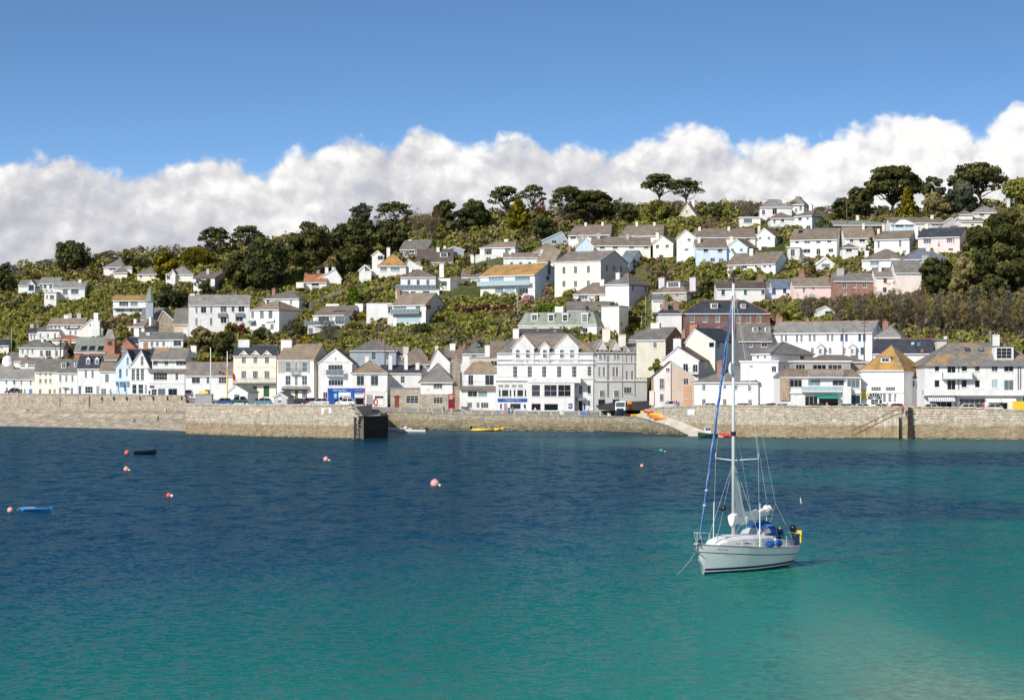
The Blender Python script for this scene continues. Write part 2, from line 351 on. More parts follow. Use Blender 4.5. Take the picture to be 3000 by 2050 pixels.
# ---------------------------------------------------------------- the sea
def sea():
    m = bpy.data.materials.new('sea_water'); m.use_nodes = True; nt = m.node_tree; nt.nodes.clear()
    geo = nd(nt, 'ShaderNodeNewGeometry').outputs['Position']; sp = nd(nt, 'ShaderNodeSeparateXYZ', {0: geo}); X, Y = sp.outputs[0], sp.outputs[1]
    nz = nd(nt, 'ShaderNodeTexNoise', {'Vector': vmth(nt, 'MULTIPLY', geo, (1, .45, 1)), 'Scale': .045, 'Detail': 5.0, 'Roughness': .6}).outputs['Fac']
    xb = nd(nt, 'ShaderNodeFloatCurve', {'Value': mth(nt, 'MULTIPLY_ADD', X, 1/120, .5)})
    # edge of the deep channel: distance from the eye at each x
    pts = [(-60,95),(-26,120),(-10,138),(0,154),(8,175),(14,200),(20,172),(26,178),(34,200),(60,260)]
    cu = xb.mapping.curves[0]
    while len(cu.points) < len(pts): cu.points.new(.5, .5)
    for p, (x, y) in zip(cu.points, pts): p.location = (x/120+.5, y/400)
    xb.mapping.update()
    t = mth(nt, 'SUBTRACT', Y, mth(nt, 'MULTIPLY', xb.outputs[0], 400))
    t = mth(nt, 'MULTIPLY_ADD', mth(nt, 'SUBTRACT', nz, .5), 46.0, t)
    near = mth(nt, 'MAXIMUM', mth(nt, 'SUBTRACT', X, 7), 0.0)
    t2 = mth(nt, 'MULTIPLY_ADD', near, -.5, t)
    tn = mth(nt, 'MULTIPLY_ADD', t2, 1/220, .62)
    c = ramp(nt, tn, [(.0, (.27,.335,.205)), (.09, (.105,.265,.175)), (.21, (.024,.215,.142)), (.38, (.006,.142,.103)), (.54, (.0025,.086,.090)), (.66, (.0025,.044,.068)), (.85, (.0025,.030,.051)), (1, (.0025,.032,.052))])
    # sandy shallows: a patch off the right-hand wall; pale strips below quays paint in wall reflections
    def blob(cx, cy, rx, ry):
        d = mth(nt, 'ADD', mth(nt, 'POWER', mth(nt, 'DIVIDE', mth(nt, 'SUBTRACT', X, cx), rx), 2.0), mth(nt, 'POWER', mth(nt, 'DIVIDE', mth(nt, 'SUBTRACT', Y, cy), ry), 2.0))
        d = mth(nt, 'MULTIPLY_ADD', mth(nt, 'SUBTRACT', nz, .5), -1.6, d)
        return nd(nt, 'ShaderNodeMapRange', {'Value': d, 'From Min': 1.15, 'From Max': .35}, interpolation_type='SMOOTHSTEP').outputs[0]
    c = mixc(nt, mth(nt, 'MULTIPLY', blob(52, 262, 30, 46), .8), c, (.004,.095,.098))
    c = mixc(nt, mth(nt, 'MULTIPLY', blob(70, 430, 75, 66), .75), c, (.06,.13,.115))
    c = mixc(nt, mth(nt, 'MULTIPLY', blob(-10, 545, 90, 62), .65), c, (.05,.085,.095))
    c = mixc(nt, mth(nt, 'MULTIPLY', blob(34, 196, 24, 17), .75), c, (.002,.030,.062))
    c = mixc(nt, mth(nt, 'MULTIPLY', blob(72, 322, 46, 20), .6), c, (.003,.032,.062))
    # wind ripples: slopes from several scales of noise stretched along the crests
    def slopes(sx, sy, det, off):
        n = nd(nt, 'ShaderNodeTexNoise', {'Vector': vmth(nt, 'ADD', vmth(nt, 'MULTIPLY', geo, (sx, sy, 1)), off), 'Scale': 1.0, 'Detail': det, 'Roughness': .6})
        return vmth(nt, 'SUBTRACT', n.outputs['Color'], (.5,.5,.5))
    def sc(v, k): return vmth(nt, 'MULTIPLY', v, (k, k, 0))
    far = nd(nt, 'ShaderNodeMapRange', {'Value': Y, 'From Min': 95.0, 'From Max': 260.0, 'To Min': .14, 'To Max': 1.15}).outputs[0]
    big = nd(nt, 'ShaderNodeVectorMath', {0: sc(slopes(.55, .26, 3.0, (9,4,0)), 1.0), 'Scale': far}, operation='SCALE').outputs[0]
    s = vmth(nt, 'ADD', sc(slopes(1.9, 1.5, 3.0, (0,0,0)), .9), vmth(nt, 'ADD', big, sc(slopes(4.6, 3.8, 2.0, (3,8,0)), .8)))
    nrm = vmth(nt, 'NORMALIZE', vmth(nt, 'ADD', s, (0, -.015, 1)))
    gl = nd(nt, 'ShaderNodeBsdfGlossy', {'Color': (.46,.70,.85,1), 'Roughness': .15, 'Normal': nrm})
    di = nd(nt, 'ShaderNodeBsdfDiffuse', {'Color': c, 'Normal': nrm})
    fr = nd(nt, 'ShaderNodeFresnel', {'IOR': 1.33, 'Normal': nrm})
    ff = mth(nt, 'MINIMUM', mth(nt, 'MULTIPLY', fr.outputs[0], .62), .34)
    ms = nd(nt, 'ShaderNodeMixShader', {0: ff, 1: di.outputs[0], 2: gl.outputs[0]})
    o = nd(nt, 'ShaderNodeOutputMaterial'); nt.links.new(ms.outputs[0], o.inputs[0])
    mb = MB(); mb.quad(Vector((-900,-300,0)), Vector((900,-300,0)), Vector((900,760,0)), Vector((-900,760,0)))
    w = mb.build('sea', m); struct(w)
    m2 = paint('seabed_sand', (.30,.27,.20), .9)
    mb = MB(); mb.quad(Vector((-900,-300,-4)), Vector((900,-300,-4)), Vector((900,760,-4)), Vector((-900,760,-4))); struct(mb.build('seabed', m2))
sea()
# ---------------------------------------------------------------- building kit
TL = {'A1':(0,880),'A2':(380,880),'A3':(760,880),'A4':(1140,880),'A5':(1500,880),'A6':(1880,880),'A7':(2260,880),'A8':(2600,880),
      'B1':(0,600),'B2':(380,600),'B3':(760,600),'B4':(1100,600),'B5':(1460,560),'B6':(1840,480),'B7':(2220,480),'B8':(2600,480),'P':(0,0)}
K = 3.97
FACADES = []   # (x0, x1, ytop, ybase, Y): where planting must not hide a front
UPZ = Vector((0,0,1))
def wall_face(mb, O, U, w, z0, z1, N, ops=(), m=0, rec=.16):
    ops = [o for o in ops if o[3] <= z1-.02 and o[2] >= z0 and o[0] > .02 and o[1] < w-.02]
    xs = sorted({0., w, *[o[0] for o in ops], *[o[1] for o in ops]}); zs = sorted({z0, z1, *[o[2] for o in ops], *[o[3] for o in ops]})
    pt = lambda s, z, d=0: Vector((O.x+U.x*s-N.x*d, O.y+U.y*s-N.y*d, z))
    for a, b in zip(xs, xs[1:]):
        for c, d in zip(zs, zs[1:]):
            mx, mz = (a+b)/2, (c+d)/2
            if any(o[0] < mx < o[1] and o[2] < mz < o[3] for o in ops): continue
            mb.quad(pt(a,c), pt(b,c), pt(b,d), pt(a,d), m)
    for s0, s1, a, b in ops:
        mb.quad(pt(s0,a), pt(s0,b), pt(s0,b,rec), pt(s0,a,rec), m); mb.quad(pt(s1,a), pt(s1,a,rec), pt(s1,b,rec), pt(s1,b), m)
        mb.quad(pt(s0,b), pt(s1,b), pt(s1,b,rec), pt(s0,b,rec), m); mb.quad(pt(s0,a), pt(s0,a,rec), pt(s1,a,rec), pt(s1,a), m)
def window(parent, o, U, N, w, h, kind='s', fm=None, gm=None, proud=False, name='window'):
    """o: lower left corner of the opening on the wall plane"""
    fm = fm or W['frame']; gm = gm or GLASS
    base = .05 if proud else -.10
    q = lambda s, z, d: o+U*s+UPZ*z+N*d
    if kind in ('d', 'dd'):
        mb = MB(); mb.box(q(0,0,base-.03), U*w, N*.06, UPZ*h, 0)
        mb.box(q(w*.15,h*.55,base+.03), U*w*.7, N*.02, UPZ*h*.35, 0); mb.box(q(w*.15,h*.08,base+.03), U*w*.7, N*.02, UPZ*h*.38, 0)
        d = mb.build('door', [fm], parent)
        mb = MB(); mb.box(q(w*.82,h*.45,base+.03), U*.06, N*.06, UPZ*.12, 0); mb.build('handle', [W['steel']], d)
        return d
    t = min(.07, w*.11); mb = MB()
    e = base+.05
    mb.box(q(0,0,base-.03), U*t, N*.09, UPZ*h); mb.box(q(w-t,0,base-.03), U*t, N*.09, UPZ*h)
    mb.box(q(t,0,base-.03), U*(w-2*t), N*.09, UPZ*t); mb.box(q(t,h-t,base-.03), U*(w-2*t), N*.09, UPZ*t)
    nv, nh = {'s': (1,1), '6': (1,2), '9': (2,2), '4': (3,1), 'c': (max(1, round(w/.75)-1), 0), 'C': (max(1, round(w/.75)-1), 1), 'p': (max(0, round(w/1.7)-1), 0), 'l': (0,1), '1': (0,0), 'v': (1,0), 'P': (max(1, round(w/1.0)-1), 0)}[kind]
    b = .042
    for i in range(nv): mb.box(q(w*(i+1)/(nv+1)-b/2,t,base), U*b, N*.05, UPZ*(h-2*t))
    for i in range(nh): mb.box(q(t,h*(i+1)/(nh+1)-b/2,base-.005), U*(w-2*t), N*.05, UPZ*b)
    mb.box(q(-.06,-.10,-.02), U*(w+.12), N*.14, UPZ*.09)
    f = mb.build(name, [fm], parent)
    g = MB(); g.box(q(t*.5,t*.5,base-.028), U*(w-t), N*.02, UPZ*(h-t)); g.build('pane', [gm], f)
    return f
class Vol: pass
def chimney(mb, c, U, B, w, d, z0, z1, pots=2, potm=2):
    o = c-U*w/2-B*d/2; o.z = z0
    mb.box(o, U*w, B*d, UPZ*(z1-z0-.25), 0)
    o2 = o-U*.06-B*.06; o2.z = z1-.25; mb.box(o2, U*(w+.12), B*(d+.12), UPZ*.22, 0)
    for i in range(pots):
        p = c+U*w*((i+.5)/pots-.5)*.8; p.z = z1-.03; mb.cyl(p, p+UPZ*.42, .13, .10, 7, 1)
def house(name, label, T, x0, x1, yb, ye, yr, roof='g', x2=None, D=8., Y=None, front=None, wall='white', rm='slate', win=(), sw=(), ch=(), do=(), root=None,
          cat='house', found=4., ridge='grey', ov=.30, apex=None, side_wall=None, dy=0, trim=None, sky=(), yaw=None, inset=None, gut=True, mind=None, solid=True):
    tx, ty = TL[T]; k = 1 if T == 'P' else K
    cx = lambda x: tx+x/k; cy = lambda y: ty+y/k
    a0, a1 = cx(x0), cx(x1); pb, pe, pr = cy(yb), cy(ye), cy(yr); a2 = cx(x2) if x2 is not None else None
    if front is not None: Y = Yf((a0+a1)/2)+front
    if Y is None: Y = min(Yat(a0, pb), Yat((a0+a1)/2, pb), Yat(a1, pb)+.5)-1.2+dy
    left = a2 is not None and a2 < a0
    cxp = a0 if left else a1
    C = P(cxp, pb, Y); ph = math.atan((cxp-CX)/F)
    if a2 is None: th = -ph if yaw is None else math.radians(yaw)-ph
    else:
        lat = abs(a2-cxp)*Y/F; th = math.asin(min(.93, lat/D))
        if left: th = -th
    b = Vector((math.sin(ph+th), math.cos(ph+th), 0)); U = Vector((b.y, -b.x, 0)); N = -b
    def along(px):   # distance along U from C at column px
        kk = (px-CX)/F; return (kk*C.y-C.x)/(U.x-kk*U.y)
    if left: s0, s1 = 0., along(a1)
    else: s0, s1 = along(a0), 0.
    O = C+U*s0; O.z = 0; Wd = s1-s0
    zat = lambda py, y=C.y: H+(HY-py)*y/F
    z0, ze = zat(pb), zat(pe); mid = O+U*Wd/2
    v = Vol(); v.O, v.U, v.N, v.B, v.W, v.D = O, U, N, b, Wd, D
    def fp(px, py, off=0.):
        s = along(px)-s0; y = O.y+U.y*s; y2 = y+N.y*off
        p = O+U*s+N*off; p.z = H+(HY-py)*y2/F; return p, s
    v.fp = lambda x, y, off=0.: fp(cx(x), cy(y), off)[0]
    v.cx, v.cy = cx, cy
    if root is None:
        loc = mid+b*D/2; loc.z = z0; root = empty(name, loc, label, cat)
    ex = [PXY(q)[0] for q in (O, O+U*Wd, O+U*Wd+b*D, O+b*D)]; FACADES.append((min(ex), max(ex), pr, pb, C.y))
    v.root = root
    zb = min(z0-found, (ground((a0+a1)/2, C.y)-1.5) if C.y > Yf((a0+a1)/2)+5 and found > 2.5 else 99)
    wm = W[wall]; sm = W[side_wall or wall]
    # ridge height
    dr = D/2 if roof in 'gh' else (D/2 if roof == 'f' else 0)
    if roof == 'f':
        zr = zat(pr)
        ap = (fp(cx(apex), pe)[1] if apex is not None else Wd/2)
    elif roof == 'm':
        ins = inset or 1.3; zr = zat(pr, C.y+b.y*ins)
    elif roof == 'n': zr = ze
    elif roof == 's': zr = zat(pr, C.y+b.y*D)
    else: zr = zat(pr, C.y+b.y*D/2)
    zr = max(zr, ze+.02); v.ze, v.zr, v.z0 = ze, zr, z0
    # openings
    ops, todo = [], []
    for row in win:
        kind, ya, yz, ww, xs = row[:5]; opt = row[5] if len(row) > 5 else {}
        for x in xs:
            pa, s_a = fp(cx(x-ww/2), cy(yz)); pz, s_z = fp(cx(x+ww/2), cy(ya))
            op = (s_a, s_z, pa.z, pz.z)
            inside = s_a > .03 and s_z < Wd-.03 and pz.z < ze-.03 and pa.z > zb
            if inside: ops.append(op)
            todo.append((kind, op, inside, opt))
    mb = MB()
    wall_face(mb, O, U, Wd, zb, ze, N, ops)
    OR = O+U*Wd; OB = O+U*Wd+b*D; OL = O+b*D
    sops, stodo = [], []
    so, su, sn = (OR, b, U) if not left else (OL, -b, -U)
    for row in sw:
        kind, ya, yz, ww, xs = row[:5]; opt = row[5] if len(row) > 5 else {}
        for x in xs:
            def sd(px):
                kk = (px-CX)/F; return (kk*so.y-so.x)/(su.x-kk*su.y)
            a, c = sd(cx(x-ww/2)), sd(cx(x+ww/2)); ym = so.y+su.y*(a+c)/2
            op = (a, c, H+(HY-cy(yz))*ym/F, H+(HY-cy(ya))*ym/F)
            if op[0] < .02 or op[1] > D-.02: continue
            ins_ = op[3] < ze-.03
            if ins_: sops.append(op)
            stodo.append((kind, op, ins_, opt))
    wall_face(mb, OR, b, D, zb, ze, U, sops if not left else (), 1)
    wall_face(mb, OB, -U, Wd, zb, ze, b, (), 1); wall_face(mb, OL, -b, D, zb, ze, -U, sops if left else (), 1)
    zv = lambda p, z: Vector((p.x, p.y, z))
    if roof == 'g':
        for q0, q1 in ((OR, OB), (O, OL)): mb.tri(zv(q0, ze), zv(q1, ze), zv((q0+q1)/2, zr), 1)
    if roof == 'f':
        A, A2 = O+U*ap, O+U*ap+b*D
        mb.tri(zv(O, ze), zv(OR, ze), zv(A, zr), 0); mb.tri(zv(OL, ze), zv(OB, ze), zv(A2, zr), 1)
    if roof == 's':
        mb.tri(zv(OR, ze), zv(OB, ze), zv(OB, zr), 1); mb.tri(zv(O, ze), zv(OL, ze), zv(OL, zr), 1); mb.quad(zv(OL,ze), zv(OB,ze), zv(OB,zr), zv(OL,zr), 1)
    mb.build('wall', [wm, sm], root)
    for kind, op, ins_, opt in todo:
        o = O+U*op[0]; o.z = op[2]
        window(root, o, U, N, op[1]-op[0], op[3]-op[2], kind, opt.get('f') and W[opt['f']], opt.get('g'), proud=not ins_)
    for kind, op, ins_, opt in stodo:
        o = so+su*op[0]; o.z = op[2]
        window(root, o, su, sn, op[1]-op[0], op[3]-op[2], kind, opt.get('f') and W[opt['f']], opt.get('g'), proud=not ins_)
    # roof
    mb = MB(); th_ = .14; rmat = R.get(rm) or W[rm]
    def slab(p0, p1, p2, p3, m=0):
        n = (p1-p0).cross(p3-p0).normalized(); n = n if n.z > 0 else -n
        mb.hull8([p0-n*.02, p1-n*.02, p2-n*.02, p3-n*.02, p0+n*th_, p1+n*th_, p2+n*th_, p3+n*th_], m)
    cap = MB()
    v.slope = None
    if roof == 'g':
        e = ov; g = .18; sl_ = (zr-ze)/(D/2); ed = e*sl_
        for sg, base in ((1, O), (-1, OL)):
            p0 = zv(base-b*sg*e-U*g, ze-ed); p1 = zv(base+U*Wd-b*sg*e+U*g, ze-ed); m0 = O+b*D/2
            slab(p0, p1, zv(m0+U*Wd+U*g, zr), zv(m0-U*g, zr))
        m0 = O+b*D/2; cap.cyl(zv(m0-U*g, zr+th_*.7), zv(m0+U*(Wd+g), zr+th_*.7), .13, .13, 6)
        v.slope = lambda t: ze+sl_*t
    elif roof == 'f':
        e = .15; g = ov; A = O+U*ap
        for base, sgn in ((O, -1), (OR, 1)):
            run = ap if sgn < 0 else Wd-ap; sl_ = (zr-ze)/run
            q = base+U*sgn*g
            slab(zv(q-b*e, ze-g*sl_), zv(q+b*(D+e), ze-g*sl_), zv(A+b*(D+e), zr), zv(A-b*e, zr))
        cap.cyl(zv(A-b*e, zr+th_*.7), zv(A+b*(D+e), zr+th_*.7), .13, .13, 6)
    elif roof == 'h':
        i = min(inset if inset is not None else D*.45, Wd/2-.01); e = ov; sl_ = (zr-ze)/(D/2); ed = e*sl_
        c0, c1, c2, c3 = zv(O-U*e-b*e, ze-ed), zv(OR+U*e-b*e, ze-ed), zv(OB+U*e+b*e, ze-ed), zv(OL-U*e+b*e, ze-ed)
        r0, r1 = zv(O+U*i+b*D/2, zr), zv(OR-U*i+b*D/2, zr)
        mb.quad(c0, c1, r1, r0); mb.tri(c1, c2, r1); mb.quad(c2, c3, r0, r1); mb.tri(c3, c0, r0); mb.quad(c0, c3, c2, c1)
        lo = UPZ*.15
        for p, q in ((c0,c1), (c1,c2), (c2,c3), (c3,c0)): mb.quad(p, q, q-lo, p-lo)
        for p, q in ((c0,r0), (c1,r1), (c2,r1), (c3,r0), (r0,r1)):
            if (p-q).length > .05: cap.cyl(p+UPZ*.05, q+UPZ*.05, .10, .10, 5)
        v.slope = lambda t: ze+sl_*t
    elif roof == 'm':
        e = .25; i = ins
        lo = [zv(O-U*e-b*e, ze), zv(OR+U*e-b*e, ze), zv(OB+U*e+b*e, ze), zv(OL-U*e+b*e, ze)]
        hi = [zv(O+U*i+b*i, zr), zv(OR-U*i+b*i, zr), zv(OB-U*i-b*i, zr), zv(OL+U*i-b*i, zr)]
        mb.hull8(lo+hi); sl_ = (zr-ze)/(i+e)
        v.slope = lambda t: ze+sl_*(t+e)
    elif roof == 's':
        e = ov; sl_ = (zr-ze)/D
        slab(zv(O-U*.2-b*e, ze-e*sl_), zv(OR+U*.2-b*e, ze-e*sl_), zv(OB+U*.2+b*e, zr+e*sl_), zv(OL-U*.2+b*e, zr+e*sl_)); v.slope = lambda t: ze+sl_*t
    else:
        e = ov; mb.box(zv(O-U*e-b*e, ze), U*(Wd+2*e), b*(D+2*e), UPZ*.28); v.slope = lambda t: ze
    v.roof = None
    if mb.v:
        v.roof = mb.build('roof', [rmat], root)
        if cap.v: cap.build('ridge_cap', [R['terra'] if ridge == 'terra' else R['grey']], v.roof)
        if gut and roof in 'ghm':
            g = MB(); e = ov if roof != 'm' else .25; ed = e*((zr-ze)/(D/2)) if roof != 'm' else 0
            g.box(zv(O-U*.1-b*(e+.03), ze-ed-.16), U*(Wd+.2), -b*.06, UPZ*.20)
            g.build('gutter', [W[trim or 'frame']], root)
        if roof == 'f':
            g = MB(); A = O+U*ap
            for base, sgn in ((O, -1), (OR, 1)):
                run = ap if sgn < 0 else Wd-ap; sl_ = (zr-ze)/run; q = base+U*sgn*ov-b*.16; q.z = ze-ov*sl_; a_ = A-b*.16; a_.z = zr
                g.hull8([q, q-b*.06, a_-b*.06, a_, q-UPZ*.22, q-b*.06-UPZ*.22, a_-b*.06-UPZ*.22, a_-UPZ*.22])
            g.build('barge_board', [W[trim or 'frame']], root)
    for c in ch:     # (x, ytop, width px, material, depth fraction 0..1, pots)
        x, yt, ww = c[:3]; m = c[3] if len(c) > 3 else 'white'; fr = c[4] if len(c) > 4 else .5; pots = c[5] if len(c) > 5 else 2
        kk = (cx(x)-CX)/F; o2 = O+b*D*fr; s = (kk*o2.y-o2.x)/(U.x-kk*U.y); p = o2+U*s
        wm_ = ww/k*p.y/F; zt = H+(HY-cy(yt))*p.y/F
        mb = MB(); chimney(mb, p, U, b, max(.5, wm_), min(1.0, max(.6, wm_*.6)), min(zr-2.2, ze+.2) if roof != 'n' else ze, zt, pots)
        mb.build('chimney', [W[m], W['pot']], v.roof or root)
    for d in do:     # dormers (x, ytop, ybottom, width, kind, roof material, window rows kind)
        x, yt, yz, ww = d[:4]; kd = d[4] if len(d) > 4 else 'f'; wk = d[5] if len(d) > 5 else 's'; dr_ = R.get(d[6]) if len(d) > 6 else rmat
        t0, t1 = 0., D/2
        for _ in range(30):
            t = (t0+t1)/2; py = HY-(v.slope(t)-H)*F/(C.y+b.y*t)
            if py > cy(yz): t0 = t
            else: t1 = t
        o2 = O+b*t; kx0 = (cx(x-ww/2)-CX)/F; kx1 = (cx(x+ww/2)-CX)/F
        sa = (kx0*o2.y-o2.x)/(U.x-kx0*U.y); sb = (kx1*o2.y-o2.x)/(U.x-kx1*U.y); w_ = sb-sa
        zb_ = v.slope(t)-.05; zt_ = H+(HY-cy(yt))*o2.y/F; q = o2+U*sa; q.z = zb_; dp = 2.6
        mb = MB(); hw = (zt_-zb_)*(.70 if kd == 'f' else .92)
        mb.box(q, U*w_, b*dp, UPZ*hw, 0)
        if kd == 'f':
            a_ = q+U*w_/2; a_.z = zt_; g = .12
            l0 = q-U*g-b*g; l0.z = zb_+hw; r0 = q+U*(w_+g)-b*g; r0.z = zb_+hw; f0 = a_-b*g
            mb.tri(q+UPZ*hw, q+U*w_+UPZ*hw, a_, 0)
            for pp in (l0, r0): mb.hull8([pp, pp+b*(dp+g), f0+b*(dp+g), f0, pp+UPZ*.1, pp+b*(dp+g)+UPZ*.1, f0+b*(dp+g)+UPZ*.1, f0+UPZ*.1], 1)
        else:
            pp = q-U*.12-b*.15; pp.z = zb_+hw; mb.box(pp, U*(w_+.24), b*(dp+.2), UPZ*.14, 1)
        dm = mb.build('dormer', [W['white'] if kd != 'r' else wm, dr_], root)
        m_ = w_*.10; o = q+U*m_-b*.0; o.z = zb_+hw*.12
        window(dm, o, U, N, w_-2*m_, hw*.80, wk, proud=True)
    for s_ in sky:   # roof lights (x, y, w, h)
        x, y, ww, hh = s_[:4]; light = len(s_) > 4
        t0, t1 = 0., D/2
        for _ in range(30):
            t = (t0+t1)/2; py = HY-(v.slope(t)-H)*F/(C.y+b.y*t)
            if py > cy(y+hh/2): t0 = t
            else: t1 = t
        o2 = O+b*t; kk = (cx(x-ww/2)-CX)/F; s = (kk*o2.y-o2.x)/(U.x-kk*U.y); q = o2+U*s; q.z = v.slope(t)+.16
        sl = Vector((b.x, b.y, (zr-ze)/(D/2))).normalized(); nn = U.cross(sl).normalized()
        w_ = ww/k*C.y/F; l_ = max(.7, hh/k*C.y/F/max(.25, sl.z)); mb = MB(); mb.box(q, U*w_, sl*l_, nn*.07)
        f = mb.build('roof_light', [W['dark']], root)
        mb = MB(); mb.box(q+U*w_*.1+sl*l_*.08+nn*.06, U*w_*.8, sl*l_*.84, nn*.03); mb.build('pane', [GLASSL if light else GLASS], f)
    return v
def sign(v, x0, y0, x1, y1, mat, txt=None, tm=None, off=.06, fh=.55, fw=.8, name='sign', parent=None):
    a = v.fp(x0, y1, off); b_ = v.fp(x1, y0, off); w = (b_-a).dot(v.U); h = b_.z-a.z
    mb = MB(); mb.box(a-v.N*(off-.005), v.U*w, v.N*off, UPZ*h); s = mb.build(name, [W[mat]], parent or v.root)
    if txt: text(s, txt, a+v.U*w*(1-fw)/2+UPZ*h*(1-fh)/2+v.N*.012, v.U, UPZ, h*fh, w*fw, W[tm or 'white'])
    return s
def letters(v, x0, y0, x1, y1, txt, tm, off=.03):
    a = v.fp(x0, y1, off); b_ = v.fp(x1, y0, off); text(v.root, txt, a, v.U, UPZ, b_.z-a.z, (b_-a).dot(v.U), W[tm])
def balcony(v, x0, x1, yt, yf, dep=1.2, slab='frame', rail='frame', n=None, glass=False, solid=False):
    a = v.fp(x0, yf, dep); w = (v.fp(x1, yf, dep)-a).dot(v.U); h = v.fp(x0, yt, dep).z-a.z
    mb = MB(); mb.box(a-UPZ*.14, v.U*w, -v.N*(dep-.01), UPZ*.14); sl = mb.build('balcony', [W[slab]], v.root)
    mb = MB()
    if solid: mb.box(a, v.U*w, -v.N*.12, UPZ*h); mb.box(a+v.U*(w-.12), v.U*.12, -v.N*(dep-.02), UPZ*h); mb.box(a, v.U*.12, -v.N*(dep-.02), UPZ*h); mb.build('parapet', [W[rail]], sl); return sl
    mb.box(a+UPZ*(h-.05), v.U*w, -v.N*.05, UPZ*.05); mb.box(a+UPZ*.08, v.U*w, -v.N*.03, UPZ*.03)
    n = n or max(2, int(w/.35))
    if glass: n = max(2, int(w/1.2))
    for i in range(n+1): mb.box(a+v.U*(w-.03)*i/n, v.U*.03, -v.N*.03, UPZ*h)
    for e in (0, w-.04): mb.box(a+v.U*e+UPZ*(h-.05), v.U*.04, -v.N*dep, UPZ*.05)
    r = mb.build('railing', [W[rail]], sl)
    if glass:
        mb = MB(); mb.box(a+UPZ*.12-v.N*.02, v.U*w, -v.N*.015, UPZ*(h-.2)); mb.build('glass_panel', [GLASSL], sl)
    return sl
def slabx(v, x0, x1, yt, yb_, dep, mat='white', name='band'):
    a = v.fp(x0, yb_, 0); b_ = v.fp(x1, yt, 0); mb = MB(); mb.box(a, v.U*(b_-a).dot(v.U), v.N*dep, UPZ*(b_.z-a.z)); return mb.build(name, [W[mat] if mat in W else R[mat]], v.root)
def awning(v, x0, x1, yt, yb_, dep, mats, stripes=1, name='awning', start=.0):
    a = v.fp(x0, yt, start); w = (v.fp(x1, yt, start)-a).dot(v.U); z1 = v.fp(x0, yb_, dep).z; dz = a.z-z1
    mb = MB()
    for i in range(stripes):
        p = a+v.U*w*i/stripes; q = v.U*w/stripes; o = v.N*(dep-start)-UPZ*dz*.72
        mb.hull8([p, p+q, p+q+o, p+o, p+UPZ*.05, p+q+UPZ*.05, p+q+o+UPZ*.05, p+o+UPZ*.05], i % len(mats))
        mb.box(p+o-UPZ*dz*.28, q, v.N*.03, UPZ*dz*.28, i % len(mats))
    return mb.build(name, [W[m] for m in mats], v.root)
def skirt(v, x0, x1, yt, yb_, dep, rm='brown', name='lean_to_roof'):
    a = v.fp(x0, yt, 0); w = (v.fp(x1, yt, 0)-a).dot(v.U); c = v.fp(x0, yb_, dep); o = v.N*dep+UPZ*(c.z-a.z); q = v.U*w
    mb = MB(); mb.hull8([a, a+q, a+q+o, a+o, a+UPZ*.12, a+q+UPZ*.12, a+q+o+UPZ*.12, a+o+UPZ*.12]); return mb.build(name, [R[rm]], v.root)
def gablet(v, x0, x1, ye, ya, dep=2.5, mat='white', rm='slate', proud=.12, wins=(), name='gable'):
    """small front gable rising out of the eaves"""
    a = v.fp(x0, ye, proud); b_ = v.fp(x1, ye, proud); t = v.fp((x0+x1)/2, ya, proud); B = v.B
    mb = MB(); mb.tri(a, b_, t, 0)
    for p, sg in ((a, -1), (b_, 1)):
        p = p+v.U*sg*.15-UPZ*.12; q = t; mb.hull8([p+v.N*.1, p+B*dep, q+B*dep, q+v.N*.1]+[x+UPZ*.12 for x in (p+v.N*.1, p+B*dep, q+B*dep, q+v.N*.1)], 1)
        mb.hull8([p+v.N*.16, p+v.N*.1, q+v.N*.1, q+v.N*.16]+[x-UPZ*.22 for x in (p+v.N*.16, p+v.N*.1, q+v.N*.1, q+v.N*.16)], 0)
    return mb.build(name, [W[mat], R[rm]], v.root)
def addwins(v, rows, proud=True, off=0.):
    for kind, ya, yz, ww, xs, *opt in rows:
        opt = opt[0] if opt else {}
        for x in xs:
            a = v.fp(x-ww/2, yz, off); b_ = v.fp(x+ww/2, ya, off)
            window(v.root, a, v.U, v.N, (b_-a).dot(v.U), b_.z-a.z, kind, opt.get('f') and W[opt['f']], opt.get('g'), proud=proud)
# ---------------------------------------------------------------- waterfront row, left to right
hs = house
v = hs('cottage', 'small white cottage at the far left end of the waterfront, with a beehive chimney', 'A1', -60, 120, 1085, 905, 755, front=2, rm='lslate', win=[('s',925,975,24,[75]),('s',1010,1060,26,[80])])
p = v.fp(45, 755); mb = MB(); q = p+v.B*5; mb.cyl(q-UPZ*2.5, q+UPZ*1.2, 1.6, 1.5, 14); mb.ball(q+UPZ*1.2, (1.5,1.5,1.5), 14, 8); mb.build('chimney', [W['white']], v.root, True)
v = hs('cottage', 'low white cottage with blue door and small blue framed windows', 'A1', 118, 402, 1085, 910, 805, front=0, rm='lslate',
   win=[('s',920,968,20,[165],{'f':'bluef'}),('s',935,985,20,[250]),('s',930,985,22,[357]),('d',1030,1085,40,[357],{'f':'bluef'}),('s',1030,1085,20,[250],{'f':'bluef'}),('d',1030,1085,18,[288],{'f':'doorgrey'}),('d',1010,1085,26,[160],{'f':'doorgrey'})], ch=[(312,730,36,'white',.8)])
v = hs('house', 'cream three storey house with nine small sash windows on the left waterfront', 'A1', 405, 670, 1090, 825, 685, front=0, wall='cream', rm='slate',
   win=[('s',835,875,26,[470,533,587]),('6',910,965,28,[470,533,587]),('s',1030,1085,30,[468,580]),('d',1030,1090,26,[636],{'f':'doorgrey'})])
sign(v, 500, 1008, 552, 1024, 'pale', off=.03)
